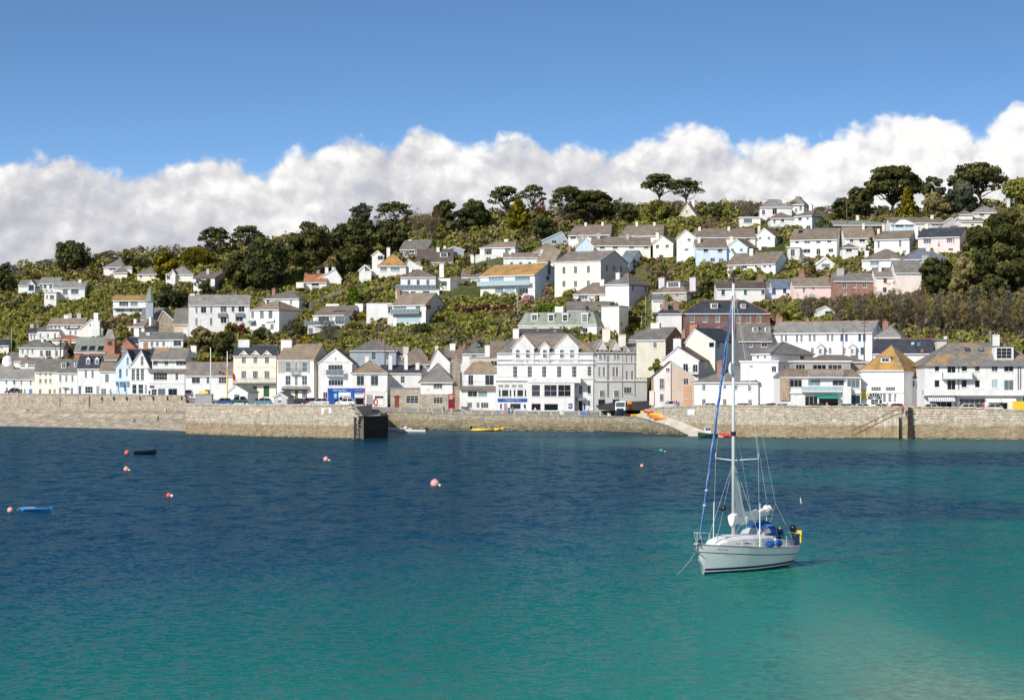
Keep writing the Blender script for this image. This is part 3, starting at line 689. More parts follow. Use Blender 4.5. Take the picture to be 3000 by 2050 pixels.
v = hs('house', 'white house with two flat white dormers beside the cream three storey house', 'A1', 671, 899, 1092, 835, 690, front=0, rm='slate',
   win=[('6',870,945,24,[702,772,843]),('6',1015,1090,28,[700,838]),('d',1020,1092,26,[765],{'f':'doorgrey'})], do=[(740,712,790,58,'n','6','grey'),(890,712,775,58,'n','6','grey')])
slabx(v, 735, 795, 1010, 1022, .6, 'lead', 'door_hood')
v = hs('house', 'white house with dark slate roof, two pointed dormers and a blue grey door', 'A1', 903, 1156, 1105, 785, 640, front=0, rm='dslate', ridge='terra',
   win=[('6',815,900,28,[1000,1077]),('C',1000,1080,90,[1035],{}),('d',995,1100,30,[928],{'f':'doorblue'}),('d',995,1100,32,[1138],{'f':'doorgrey'})], do=[(1025,650,745,48,'f','6'),(1127,650,745,48,'f','6')], ch=[(1010,615,70,'orangebrick',.6,0)])
v = hs('house', 'narrow white house with tan tiled roof left of the light blue gabled house', 'A1', 1157, 1346, 1105, 820, 725, front=0, rm='tan',
   win=[('9',855,950,46,[1245]),('C',1025,1090,62,[1207]),('s',1030,1090,22,[1285])])
v = hs('house', 'light blue gabled house with a blue porch on the waterfront', 'A1', 1347, 1560, 1105, 765, 580, roof='f', apex=1478, front=-.5, wall='blue', rm='dslate', trim='sky', D=10,
   win=[('s',660,745,22,[1482]),('s',795,905,32,[1400],{'f':'sky'}),('s',795,880,20,[1477]),('s',980,1060,26,[1455])])
a = v.fp(1310, 945, 1.8); w_ = (v.fp(1490, 945, 1.8)-a).dot(v.U); mb = MB(); mb.box(a, v.U*w_, -v.N*1.75, UPZ*.3)
for i in (0, .5, .98): mb.box(a+v.U*w_*i*.98, v.U*.14, -v.N*.14, -UPZ*(a.z-v.z0))
mb.box(a-UPZ*(a.z-v.z0), v.U*w_, -v.N*.1, UPZ*.9); mb.build('porch', [W['sky']], v.root)
v = hs('house', 'white gabled house with three tall first floor windows right of the light blue house', 'A2', 2, 228, 1110, 770, 580, roof='f', apex=135, front=-.3, rm='dslate', D=10,
   win=[('6',795,930,38,[42,95,148]),('s',645,755,30,[142]),('l',975,1085,52,[55],{'g':GLASSD}),('l',975,1085,60,[130]),('d',980,1085,26,[190],{'f':'doorgrey'})])
slabx(v, 10, 218, 768, 790, .25, 'frame')
v = hs('house', 'white house with set back attic windows, grey lichened roof and turquoise shop doors', 'A2', 229, 640, 1112, 828, 800, 'n', x2=665, D=9, front=0, ov=.02, cat='shop house',
   win=[('C',840,925,160,[357]),('s',842,925,34,[548]),('P',1025,1110,86,[372],{'f':'turq'}),('P',1025,1110,104,[500],{'f':'turq'}),('s',1030,1108,60,[285])])
hs('house', '', 'A2', 262, 655, 830, 668, 560, 'g', x2=735, D=8, Y=v.O.y+1.0, found=.5, rm='mix', root=v.root, ov=.9, win=[('c',690,755,56,[297]),('c',690,755,46,[427]),('P',690,755,122,[600])], ch=[(746,525,66,'pale',.75,1)])
skirt(v, 215, 655, 800, 838, .5, 'slate'); sign(v, 233, 990, 286, 1015, 'navy'); slabx(v, 220, 640, 945, 965, .12, 'frame', 'fascia'); letters(v, 400, 995, 490, 1012, 'SHOP', 'lettg')
v = hs('house', 'white two storey house with orange lichened slate roof behind two flagpoles', 'A2', 648, 1202, 1115, 868, 725, front=0, rm='mix', ridge='terra', D=8,
   win=[('P',893,965,98,[770]),('s',893,965,36,[910]),('C',893,965,92,[1080]),('1',1035,1090,76,[908],{'g':GLASSD}),('s',1060,1112,50,[685])])
v = hs('hotel', 'cream hotel with iron balcony, little pediments and faded painted name', 'A2', 1206, 1702, 1165, 640, 530, front=0, wall='cream', rm='dslate', D=9, cat='hotel', trim='cream',
   win=[('9',655,730,50,[1327,1462,1597]),('9',820,905,60,[1327,1462,1597]),('s',995,1050,50,[1455],{'f':'green'}),('d',990,1120,66,[1590],{'f':'green'}),('9',1000,1080,50,[1300])], ch=[(1330,455,130,'white',.45,0)])
for x in (1327,1462,1597): gablet(v, x-50, x+52, 632, 580, 2.2, 'cream', 'slate')
letters(v, 1250, 765, 1690, 790, 'THE ST MAWES HOTEL', 'lettc'); balcony(v, 1206, 1702, 905, 965, 1.3, 'iron', 'iron', 34)
v = hs('house', 'beige house with grey upper panels, big sash windows and tall white chimney', 'A3', 205, 632, 1178, 690, 513, 'g', x2=835, D=13, front=0, wall='pale', side_wall='beige', rm='tan', ov=.2,
   win=[('l',715,835,66,[335],{'g':GLASSL}),('1',715,835,36,[430],{'g':GLASSL}),('l',715,835,64,[527],{'g':GLASSL}),('s',872,985,64,[333]),('l',880,990,38,[428],{'g':GLASSL}),('s',872,985,62,[525]),('9',1045,1135,62,[525]),('9',1045,1135,62,[335]),('d',1050,1160,36,[430],{'f':'wood'})], ch=[(320,458,130,'white',.42,3)])
for a_, b_ in ((216,300),(370,410),(452,494),(560,588)): slabx(v, a_, b_, 702, 845, .04, 'taupe', 'cladding')
balcony(v, 368, 480, 790, 855, .9, 'lead', 'iron', 8); skirt(v, 270, 585, 1000, 1030, 1.2, 'lslate', 'porch_roof'); sign(v, 275, 1030, 560, 1048, 'dark', off=1.1)
v = hs('sailing_club', 'white sailing club with tall front gable, upper balcony and faint pink lettering', 'A3', 685, 1078, 1218, 722, 560, roof='f', apex=885, D=16, front=-1, rm='dbrown', cat='club house',
   win=[('c',748,858,170,[885]),('c',925,990,172,[890],{'g':GLASSD}),('C',1065,1200,54,[768])])
balcony(v, 778, 985, 805, 872, 1.2, 'frame', 'frame', glass=True); letters(v, 735, 708, 1040, 735, 'St Mawes Sailing Club', 'lettp')
mb = MB(); q = v.fp(885, 680, .05); mb.cyl(q-UPZ*.2, q+UPZ*.5, .09, .03, 6); mb.box(q-v.U*.25+UPZ*.0, v.U*.5, v.N*.05, UPZ*.08); mb.build('emblem', [W['lead']], v.root)
mb = MB(); q = v.fp(880, 600, -.3); mb.cyl(q, q+UPZ*4.2, .06, .03, 6); mb.build('weather_vane', [W['iron']], v.root)
sign(v, 795, 1020, 1075, 1066, 'blueshop', 'Café Chandlers', 'white', .25, .5, .55); slabx(v, 797, 1075, 1068, 1216, .10, 'blueshop', 'shop_front')
addwins(v, [('1',1068,1120,140,[990],{'g':GLASSL}),('1',1105,1165,44,[950],{'g':GLASSD}),('P',1105,1200,86,[1020],{'f':'frame','g':GLASSL})], True, .12); sign(v, 868, 1080, 905, 1135, 'turq', 'P', 'white', .35, .6, .5)
v2 = hs('shop', 'white shop with two wide upper windows, half of it under the blue café fascia', 'A3', 1079, 1488, 1240, 838, 700, 'h', x2=1500, D=10, front=-.6, rm='tan', cat='shop',
   win=[('v',872,990,88,[1175]),('v',872,990,88,[1340]),('d',1100,1222,74,[1284],{'f':'doorgrey'}),('1',1108,1140,108,[1393],{'g':GLASSD})], ch=[(1250,645,44,'white',.7,0)])
slabx(v2, 1079, 1222, 1068, 1225, .10, 'blueshop', 'shop_front'); sign(v2, 1079, 1020, 1222, 1066, 'blueshop', 'BAKERY & DELI', 'white', .25, .22, .65)
addwins(v2, [('1',1130,1215,110,[1165],{'g':GLASSD}),('1',1072,1092,116,[1165],{'g':GLASSL})], True, .12); sign(v2, 1108, 1098, 1218, 1126, 'frame', 'shop', 'lett', .2, .4, .3)
sign(v2, 1238, 1035, 1475, 1066, 'frame', 'gallery', 'lettg', .12, .6, .5); sign(v2, 1330, 1074, 1455, 1090, 'frame', 'CARDS   GIFTS', 'lett', .06, .5, .8); sign(v2, 1240, 1075, 1310, 1092, 'frame', 'ices', 'lettp', .06, .8, .8)
sign(v2, 1366, 1148, 1446, 1215, 'frame', off=.12, name='notice_board'); mb = MB(); q = v2.fp(1350, 1180, .12)
for i in range(16):
    t = i/16*2*math.pi; t2 = (i+1)/16*2*math.pi; mb.cyl(q+v2.U*.45*math.cos(t)+UPZ*.75*math.sin(t), q+v2.U*.45*math.cos(t2)+UPZ*.75*math.sin(t2), .14, .14, 6)
mb.build('lifebuoy', [W['red']], v2.root)
v = hs('house', 'long white rear wing in shade with three thin white chimneys above the stone shop', 'A4', -100, 372, 1040, 840, 755, 'g', yaw=0, D=8, Y=Yf(1180)+9, rm='dslate', win=[('s',878,960,50,[158])], ch=[(15,640,42,'white',.2,0),(197,630,40,'white',.2,0),(330,725,44,'white',.2,0)])
v = hs('shop', 'low flat roofed stone building with an arched red door and a wide window', 'A4', 15, 366, 1252, 1028, 1020, 'n', D=8, front=-1.5, wall='stone', rm='lead', ov=.08, cat='shop',
   win=[('9',1106,1198,146,[270]),('d',1125,1246,52,[91],{'f':'doorred'})])
mb = MB(); q = v.fp(91, 1125, .04)
mb.poly([q+v.U*.9*math.cos(t)+UPZ*.45*math.sin(t) for t in np.linspace(0, math.pi, 10)]); mb.build('door_arch', [W['doorred']], v.root)
v = hs('square_house', 'square house with pyramid slate roof, white above and rubble stone below', 'A4', 366, 738, 1262, 932, 730, 'h', x2=770, D=9, inset=6, front=-2.5, wall='white', rm='grey', win=[('9',958,1026,106,[568]),('9',1120,1200,112,[570])], ov=.5)
slabx(v, 366, 738, 1088, 1262, .10, 'stone', 'stone_facing'); addwins(v, [('9',1122,1200,112,[570])], True, .12)
mb = MB(); q = v.fp(443, 1025, .03); mb.cyl(q, q+v.N*.08, .42, .42, 16); mb.build('round_plaque', [W['pale']], v.root)
mb = MB(); q = v.fp(740, 1262, -.4); z1 = v.fp(740, 700, -.4).z; mb.box(q, v.U*1.7, v.B*1.5, UPZ*(z1-q.z)); mb.box(q-v.U*.1-v.B*.1+UPZ*(z1-q.z), v.U*1.9, v.B*1.7, UPZ*.3); mb.cyl(q+v.U*.8+v.B*.7+UPZ*(z1-q.z+.3), q+v.U*.8+v.B*.7+UPZ*(z1-q.z+1.4), .22, .2, 8); mb.build('chimney', [W['dstone']], v.root)
v = hs('house', 'white house stepped back under brown tiled roofs left of the big hotel', 'A4', 820, 1240, 1288, 1040, 1000, 'n', D=5, front=-1, rm='lead', ov=.05, win=[('P',1050,1120,112,[970]),('1',1052,1120,110,[1090],{'g':GLASSL}),('9',1185,1250,58,[937]),('9',1185,1250,40,[1035]),('9',1185,1250,92,[1112])])
skirt(v, 812, 1246, 1003, 1040, .8, 'brown'); balcony(v, 838, 1215, 940, 1000, .3, 'lead', 'iron', 16)
v2 = hs('house', '', 'A4', 868, 1285, 1040, 850, 700, 'm', D=8, inset=2.4, Y=v.O.y+2.2, root=v.root, rm='tan', found=.5, win=[('P',865,985,60,[950]),('P',865,985,104,[1168])], gut=False)
v3 = hs('house', '', 'A4', 935, 1345, 775, 672, 668, 'n', D=7, Y=v.O.y+4.4, root=v.root, wall='tan', rm='lead', found=1.5, ov=.1, win=[('c',700,765,60,[1060]),('c',700,765,84,[1222])], ch=[(1142,520,58,'white',.5,1)])
# ---- the big hotel
v = hs('hotel', 'big white hotel with two pointed gables, bay window and raised name lettering', 'A5', -175, 945, 1290, 605, 390, 'h', D=15, front=0, rm='mix', cat='hotel', inset=5, ov=.25, found=2,
   win=[('9',765,895,50,[37]),('9',765,895,52,[208,375]),('9',765,895,54,[550,725]),('9',765,880,46,[902]),('s',985,1090,42,[798,900]),('6',1160,1225,26,[900]),('d',1168,1290,40,[797],{'f':'dark'})],
   ch=[(45,330,70,'pale',.4,2),(1095,330,90,'pale',.6,3),(1280,400,85,'pale',.4,3)])
for x0_, x1_, ap_, xs in ((-5,265,395,(65,182)), (318,442,480,(380,)), (488,782,395,(578,695))):
    a = v.fp(x0_+8, 735, .2); b_ = v.fp(x1_-8, 545, .2); mb = MB(); mb.box(a, v.U*(b_-a).dot(v.U), v.B*2.6, UPZ*(b_.z-a.z)); mb.build('bay_wall', [W['white']], v.root)
    gablet(v, x0_, x1_, 548, ap_, 6 if len(xs) > 1 else 3.5, 'white', 'mix', .22); addwins(v, [('9',572,664,46,xs)], True, .22)
slabx(v, -175, 950, 682, 692, .35, 'white', 'cornice'); slabx(v, -175, 950, 733, 741, .30, 'white', 'cornice'); slabx(v, 720, 960, 905, 915, .2, 'white', 'cornice')
letters(v, 35, 690, 195, 722, 'SHIP &', 'lett', .24); letters(v, 300, 690, 458, 722, 'CASTLE', 'lett', .24); letters(v, 552, 690, 715, 722, 'HOTEL', 'lett', .24)
y_ = v.O.y
bay = hs('hotel', '', 'A5', 190, 725, 1286, 958, 900, 'n', D=2.6, Y=y_-2.5, root=v.root, rm='white', found=1.5, ov=.02, win=[('l',980,1118,100,[279]),('s',980,1118,150,[449,610],{'g':GLASSD}),('1',1197,1280,112,[281],{'g':GLASSD}),('1',1200,1280,165,[456],{'g':GLASSD})])
mb = MB(); a = bay.fp(185, 958, .15); mb.box(a, bay.U*(bay.fp(800,958,.15)-a).dot(bay.U), bay.B*3.0, UPZ*(bay.fp(185,898,.15).z-a.z)); mb.build('parapet', [W['white']], v.root)
sign(bay, 657, 1197, 702, 1258, 'navy', 'MENU', 'white', .05, .6, .7); slabx(bay, 190, 725, 1282, 1300, .05, 'bluef', 'plinth')
caf = hs('hotel', '', 'A4', 1242, 1618, 1288, 945, 940, 'n', D=2.6, Y=y_-2.3, root=v.root, rm='frame', found=1.5, ov=.05,
   win=[('4',980,1010,60,[1300,1372,1455]),('4',980,1010,60,[1530]),('1',1038,1118,24,[1287]),('1',1038,1118,80,[1350]),('1',1038,1118,24,[1412]),('1',1038,1118,24,[1460]),('1',1038,1118,74,[1525]),('1',1038,1118,20,[1588]),
        ('1',1200,1262,24,[1302],{'g':GLASSD}),('1',1197,1265,126,[1470],{'g':GLASSD}),('1',1205,1260,30,[1580],{'g':GLASSD}),('d',1197,1285,40,[1355],{'f':'doorgrey'})])
sign(caf, 1262, 1140, 1604, 1178, 'blueshop', '~ Gangway Café ~', 'white', .12, .55, .62); slabx(caf, 1242, 1610, 1278, 1296, .05, 'bluef', 'plinth'); balcony(caf, 1242, 1610, 885, 938, .1, 'lead', 'iron', 26)
sk = slabx(v, 745, 850, 1130, 1165, 1.4, 'lead', 'porch_roof'); slabx(v, 720, 950, 1280, 1298, .06, 'navy', 'plinth'); sign(v, 833, 1195, 852, 1270, 'blueshop')
# hotel side wing running up the lane
wg = hs('hotel', '', 'A5', 946, 1570, 1268, 602, 500, 'g', D=11, Y=y_+5.3, root=v.root, wall='white', rm='mix', yaw=-22, found=7, ov=.25, ridge='terra',
   win=[('6',580,680,24,[1022,1072]),('6',775,885,26,[1020,1072]),('6',585,680,24,[1190,1228]),('6',775,885,28,[1185,1225]),('6',640,725,20,[1335,1395]),('6',820,925,24,[1338,1400]),('s',660,725,16,[1462,1500]),('s',830,925,14,[1462,1500]),('9',1010,1080,90,[1350])])
for x0_, x1_, ye_, ap_ in ((975,1105,575,450),(1130,1258,580,455),(1290,1375,600,535),(1405,1470,605,545)): gablet(wg, x0_, x1_, ye_, ap_, 3, 'pale', 'mix', .12)
slabx(wg, 946, 1570, 720, 730, .15, 'pale', 'cornice'); slabx(wg, 946, 1570, 930, 942, .2, 'pale', 'cornice'); sign(wg, 1150, 898, 1285, 938, 'palepink', 'SHIP & CASTLE', 'lett', .08, .45, .8)
for x_, kd in ((1042, 'dark'), (1208, 'frame')):
    mb = MB(); a = wg.fp(x_-42, 1150, .03); w_ = (wg.fp(x_+42, 1150, .03)-a).dot(wg.U); hz = wg.fp(x_, 1000, .03).z-a.z
    mb.poly([a, a+wg.U*w_]+[a+wg.U*(w_/2+w_/2*math.cos(t))+UPZ*(hz*.45+hz*.55*math.sin(t)) for t in np.linspace(0, math.pi, 12)]); ar = mb.build('arch', [W['frame']], v.root)
    mb = MB(); c = wg.fp(x_-38, 1262, .04); mb.box(c, wg.U*w_*.9, wg.N*.02, UPZ*(a.z-c.z)); mb.build('door', [W['dark']], v.root)
    window(ar, a+wg.U*w_*.2+UPZ*hz*.2+wg.N*.02, wg.U, wg.N, w_*.6, hz*.5, '9', proud=True)
mb = MB()
for px_, y1 in ((1105, 640), (1118, 640), (1280, 640), (1425, 640)):
    a = wg.fp(px_, y1, .08); mb.cyl(a, Vector((a.x, a.y, a.z-9.5)), .06, .06, 5)
mb.build('drainpipe', [W['lett']], v.root)
# ---- right of the lane
v = hs('house', 'pink and tan gabled house at the top of the slipway', 'A6', 140, 618, 1248, 890, 715, roof='f', apex=342, D=9, Y=511, wall='tan', side_wall='orange', rm='dbrown', ov=.2,
   win=[('6',905,980,62,[516]),('9',1070,1142,54,[514])])
mb = MB(); wall_face(mb, v.fp(140,1248,.25), v.U, (v.fp(338,1248,.25)-v.fp(140,1248,.25)).dot(v.U), v.z0-2, v.ze, v.N, [], 0)
a, b_, c = v.fp(140,890,.25), v.fp(338,890,.25), v.fp(338,722,.25); mb.tri(a, b_, c); mb.quad(b_, c, c-v.N*.24, b_-v.N*.24)
mb.box(Vector((b_.x,b_.y,v.z0-2)), -v.N*.24, -v.U*.02, UPZ*(v.ze-v.z0+2)); mb.build('projecting_bay', [W['palepink']], v.root)
addwins(v, [('s',905,1030,54,[232]),('9',1085,1172,48,[230]),('s',785,827,44,[300])], True, .26); slabx(v, 482, 578, 995, 1248, .06, 'orange', 'render_panel')
slabx(v, 88, 142, 1050, 1215, .5, 'palepink', 'porch')
v = hs('house', 'white gabled house with balcony and long dark roof behind the pink house', 'A6', 245, 660, 860, 690, 540, roof='f', apex=415, D=17, Y=524, rm='dbrown', x2=880, win=[('P',735,830,60,[510],{'g':GLASSD}),('s',745,830,60,[622])], ch=[(418,445,90,'white',.08,2)])
balcony(v, 540, 670, 785, 850, 1.2, 'frame', 'iron', 10)
v = hs('house', 'large white hipped roof house behind the yacht mast, moss on the roof', 'A6', 612, 1352, 1228, 945, 780, 'h', x2=1588, D=12, front=2, rm='grey', inset=6.5, found=3, ov=.35,
   win=[('6',980,1050,42,[722]),('6',985,1048,38,[1097]),('9',985,1055,46,[1255]),('6',1145,1215,46,[722,965]),('9',1150,1220,46,[1260]),('d',1150,1225,50,[1150],{'f':'frame'}),('c',985,1030,36,[965],{'g':GLASSL})], sw=[('v',1000,1055,30,[1518]),('v',1010,1060,20,[1558])], ch=[(912,712,66,'brown',.2,3),(1412,792,66,'white',.25,1)])
slabx(v, 612, 1352, 1118, 1130, .06, 'white', 'string_course')
v = hs('flats', 'modern white flats with rubble pillar, recessed balconies, green shop awning', 'A7', 100, 1042, 1245, 893, 790, 'm', D=12, front=0, rm='brown', inset=1.6, cat='flats', gut=True,
   win=[('c',918,1010,140,[287],{'g':GLASSD}),('P',920,992,146,[500],{'g':GLASSL}),('P',925,992,138,[779],{'g':GLASSD}),('c',918,1020,150,[955],{'g':GLASSL}),('d',1090,1240,44,[305],{'f':'frame'}),('P',1115,1225,150,[465],{'g':GLASS}),('1',1115,1240,230,[665],{'g':GLASSD}),('P',1100,1205,150,[960],{'f':'turq'}),('d',1140,1225,18,[847],{'f':'wood'})])
slabx(v, 100, 206, 897, 1160, .35, 'rubble', 'stone_pillar'); balcony(v, 345, 822, 1000, 1056, 1.3, 'frame', 'lett', glass=True); slabx(v, 206, 1042, 1058, 1084, .25, 'white'); awning(v, 520, 782, 1105, 1140, 1.6, ['teal']); sign(v, 390, 1095, 520, 1110, 'pink', off=.1)
a = v.fp(820, 1215, 1.4); mb = MB(); mb.box(v.fp(822,1240,0), v.U*1.6, v.N*1.4, UPZ*(v.fp(822,1000).z-v.fp(822,1240).z)); mb.build('screen_wall', [W['white']], v.root)
u = hs('flats', '', 'A7', 270, 920, 838, 716, 710, 'n', D=9, Y=v.O.y+1.4, root=v.root, wall='taupe', rm='frame', found=1, ov=.25, win=[('c',742,820,112,[338],{'g':GLASSD}),('P',745,840,160,[560],{'g':GLASSD}),('P',745,840,166,[740],{'g':GLASSD})])
balcony(v, 420, 825, 822, 892, 1.0, 'frame', 'frame', 22)
hs('flats', '', 'A7', 395, 1105, 790, 712, 640, 'h', D=9, Y=v.O.y+3.2, root=v.root, rm='brown', found=1, wall='taupe')
v = hs('inn', 'white building with a big hipped mossy roof, fanlight window and a yellow sun sign', 'A7', 1046, 1540, 1245, 797, 522, 'h', x2=1750, D=10, inset=4.4, front=0, rm='orange', cat='inn', side_wall='white',
   win=[('4',1005,1052,116,[1217],{'g':GLASSD}),('4',1005,1052,114,[1385],{'g':GLASSD}),('C',1150,1212,92,[1200]),('d',1085,1228,32,[1270],{'f':'dark'}),('9',1082,1182,40,[1313,1378]),('9',1085,1182,34,[1440])], do=[(1328,663,716,112,'n','v','grey')])
bb = hs('inn', '', 'A7', 1230, 1360, 945, 818, 812, 'n', D=1.0, Y=v.O.y-.9, root=v.root, found=.05, rm='lead', ov=.05, win=[('c',822,918,116,[1296])])
mb = MB(); q = v.fp(1075, 1092, .1); mb.cyl(q, q+v.N*.08, .75, .75, 18)
for i in range(12):
    t = i*math.pi/6; e = v.U*math.cos(t)+UPZ*math.sin(t); f_ = v.U*-math.sin(t)+UPZ*math.cos(t); mb.tri(q+e*.7+f_*.2+v.N*.04, q+e*.7-f_*.2+v.N*.04, q+e*1.1+v.N*.04)
mb.build('sun_sign', [W['yellow']], v.root)
mb = MB(); q = v.fp(1200, 1150, .03); wv = 1.45; mb.poly([q+v.U*wv*math.cos(t)+UPZ*1.6*math.sin(t) for t in np.linspace(0, math.pi, 16)]); fl = mb.build('fanlight', [GLASSD], v.root)
mb = MB()
for i in range(7):
    t = i*math.pi/6; mb.cyl(q+v.N*.03, q+v.U*wv*math.cos(t)+UPZ*1.6*math.sin(t)+v.N*.03, .05, .05, 4)
mb.tube([q+v.U*wv*math.cos(t)+UPZ*1.6*math.sin(t)+v.N*.03 for t in np.linspace(0, math.pi, 16)], .07, 4); mb.build('glazing_bar', [W['frame']], fl)
slabx(v, 1046, 1540, 1064, 1076, .2, 'white', 'cornice')
lo = hs('inn', '', 'A8', 186, 358, 1250, 905, 895, 'n', x2=432, D=6, Y=v.O.y-.6, root=v.root, rm='dark', ov=.12, win=[('C',932,1000,102,[267]),('C',1085,1190,60,[255])])
sign(v, 1450, 1130, 1520, 1210, 'frame', off=.1, name='notice_board'); sign(lo, 290, 1130, 318, 1240, 'pink', off=.1, name='notice_board')
v = hs('flats', 'white three storey flats at the right end with balconies and striped shop awning', 'A8', 432, 1760, 1290, 738, 495, 'h', D=14, front=0, rm='mix', cat='flats', inset=6, trim='lead', ov=.5,
   win=[('1',752,825,56,[577],{'g':GLASSD}),('v',750,850,100,[745],{'g':GLASSD}),('1',750,825,68,[895],{'g':GLASSD}),('1',752,825,60,[1046]),('v',750,828,74,[1248],{'g':GLASSD}),('P',750,828,114,[1412],{'g':GLASSD}),('v',755,828,80,[1640]),
        ('1',924,1010,62,[577],{'g':GLASSD}),('v',922,1040,100,[745],{'g':GLASSD}),('1',922,1012,66,[893],{'g':GLASSD}),('1',924,1014,62,[1047],{'g':GLASSD}),('v',920,1018,76,[1250],{'g':GLASSL}),('v',925,1046,114,[1413],{'g':GLASSL}),('v',925,1040,90,[1650],{'g':GLASSL}),
        ('P',1160,1275,260,[620],{'g':GLASSD}),('P',1140,1285,300,[985],{'g':GLASSD}),('P',1170,1290,210,[1290],{'g':GLASSD}),('1',1120,1290,130,[1640],{'g':GLASSD})],
   do=[(1355,525,692,222,'n','9','dslate')], ch=[(1262,398,76,'white',.4,2)], sky=[(937,575,60,40,1),(1095,575,60,40,1)])
balcony(v, 625, 980, 838, 905, 1.4, 'white', 'white', solid=True); balcony(v, 395, 1760, 1040, 1098, 1.5, 'white', 'white', solid=True)
awning(v, 460, 772, 1105, 1175, 1.9, ['canvasw','bluegrey'], 26, start=.3); awning(v, 1128, 1300, 1140, 1188, 2.1, ['canvasw'], start=.6); awning(v, 1306, 1480, 1140, 1188, 2.1, ['canvasw'], start=.6)
mb = MB()
for x_, ya_, yb_ in ((826,740,1040),(1518,740,1045),(1546,740,1045),(795,1105,1280)):
    a = v.fp(x_, ya_, .12); b_ = v.fp(x_, yb_, .12); mb.cyl(a, b_, .06, .06, 6)
mb.build('drainpipe', [W['iron']], v.root); sign(v, 985, 1020, 1105, 1040, 'pink', off=.5, name='towel')
# ---------------------------------------------------------------- second row and hillside, left
v = hs('bungalow', 'long low white bungalow with grey hipped roof behind the left waterfront', 'A1', 220, 640, 660, 545, 460, 'h', D=8, rm='slate', win=[('s',570,620,22,[265,322,378]),('6',580,650,36,[482]),('C',580,650,66,[562]),('6',580,650,36,[665])], ch=[(495,440,30,'white',.4)])
hs('bungalow', '', 'A1', 640, 740, 665, 548, 470, 'h', x2=905, D=9, Y=v.O.y-.5, root=v.root, rm='slate', ch=[(805,455,40,'orangebrick',.5)])
v = hs('house', 'long white row with brown roof and a big gable wall carrying a tall white chimney', 'A1', 570, 985, 405, 278, 210, 'g', D=7, rm='tan', win=[('s',285,332,30,[563,600,645,690,762,803,918])], ch=[(770,168,50,'white',.5),(815,150,40,'grey',.5),(920,148,48,'grey',.5)])
hs('house', '', 'A1', 925, 1190, 415, 330, 215, 'f', apex=1065, D=9, Y=v.O.y-3, root=v.root, rm='tan', x2=1265, side_wall='blue', win=[('1',270,300,18,[1048]),('s',335,365,22,[1082])]);  # white gable's shaded side, its shade painted as pale blue
mb = MB(); yq = v.O.y-3.6; q = P(271, 985, yq); mb.box(q-Vector((0,0,1)), (2.0,0,0), (0,1.5,0), (0,0,1+(985-940)*yq/F)); mb.box(q+Vector((.3,.1,0)), (1.25,0,0), (0,1.3,0), (0,0,(985-916)*yq/F)); mb.build('chimney', [W['white']], v.root)
v = hs('house', 'low white house with slate lean-to roof below the long row on the left', 'A1', 432, 690, 470, 350, 312, 's', D=6, rm='slate', win=[('s',385,440,22,[470,560]),('s',380,440,24,[640])]); 
v = hs('cottage', 'small white cottage with dark chimneys at the left edge of the second row', 'A1', 335, 430, 470, 378, 320, 'g', D=6, rm='dslate', win=[('s',400,450,20,[365,400])], ch=[(372,275,40,'grey',.5),(440,285,30,'brown',.5)])
v = hs('house', 'white house with flat grey roof between the left bungalow and the long row', 'A1', 775, 930, 430, 330, 310, 's', D=6, rm='dslate', win=[('s',350,400,24,[820,880])])
v = hs('house', 'low house with orange hipped roof and white gable in the left second row', 'A1', 605, 960, 500, 452, 408, 'h', D=8, rm='terra', win=[('s',462,490,20,[760])], ch=[(690,410,40,'white',.3)])
v = hs('cottage', 'grey roofed cottage with white end wall low on the far left', 'A1', 95, 250, 740, 700, 612, 'g', D=8, rm='slate', wall='pale')
v = hs('cottage', 'brown roofed cottage with two chimneys behind the leftmost cottages', 'A1', 235, 480, 780, 745, 672, 'g', D=8, rm='grey', ch=[(490,640,40,'grey',.4),(305,640,40,'brown',.4)])
v = hs('cottage', 'dark roofed cottage at the far left edge under the scrub', 'A1', -60, 100, 610, 520, 455, 'g', D=8, rm='dslate', wall='pale')
# hall with brick tower
v = hs('hall', 'red brick hall with three roof lights and a square brick bell tower', 'A1', 865, 1225, 690, 600, 435, 'g', D=12, wall='orangebrick', rm='green', cat='hall', sky=[(970,562,66,54),(1065,562,66,54),(1165,562,66,54)])
hy = v.O.y
a = P(1222/K, 880+640/K, hy); mb = MB(); mb.box(a-UPZ*3, (2.55,0,0), (0,2.5,0), (0,0,3+(640-450)/K*hy/F)); mb.build('tower', [W['orangebrick']], v.root)
t = a+UPZ*((640-450)/K*hy/F); mb = MB(); c = [t+Vector(e) for e in ((-.25,-.25,0),(2.8,-.25,0),(2.8,2.75,0),(-.25,2.75,0))]; d = [t+Vector((1.27+e[0],1.25+e[1],2.7)) for e in ((-.6,-.6),(.6,-.6),(.6,.6),(-.6,.6))]; mb.hull8(c+d); mb.build('tower_roof', [R['lslate']], v.root)
window(v.root, a+Vector((.7,0,(640-515)/K*hy/F)), Vector((1,0,0)), Vector((0,-1,0)), 1.2, 1.0, 'v', W['brick'], proud=True)
g = hs('hall', '', 'A1', 1335, 1590, 690, 560, 440, 'f', apex=1462, D=14, Y=hy+2, root=v.root, wall='orangebrick', rm='dslate', trim='brown', win=[('s',530,590,24,[1410,1445])])
hs('roof_range', 'low brick range with dark roof right behind the light blue gabled house', 'A1', 975, 1360, 720, 690, 632, 'g', D=8, Y=hy-8, rm='tan', wall='orangebrick', cat='house', ridge='terra', ch=[(1010,620,60,'orangebrick',.4,0)])
hs('house', 'dark slate roofed house behind the two small gables of the waterfront', 'A2', -60, 335, 700, 640, 570, 'g', D=9, Y=626, rm='dslate', ridge='terra', ch=[(185,490,50,'orangebrick',.5,2)])
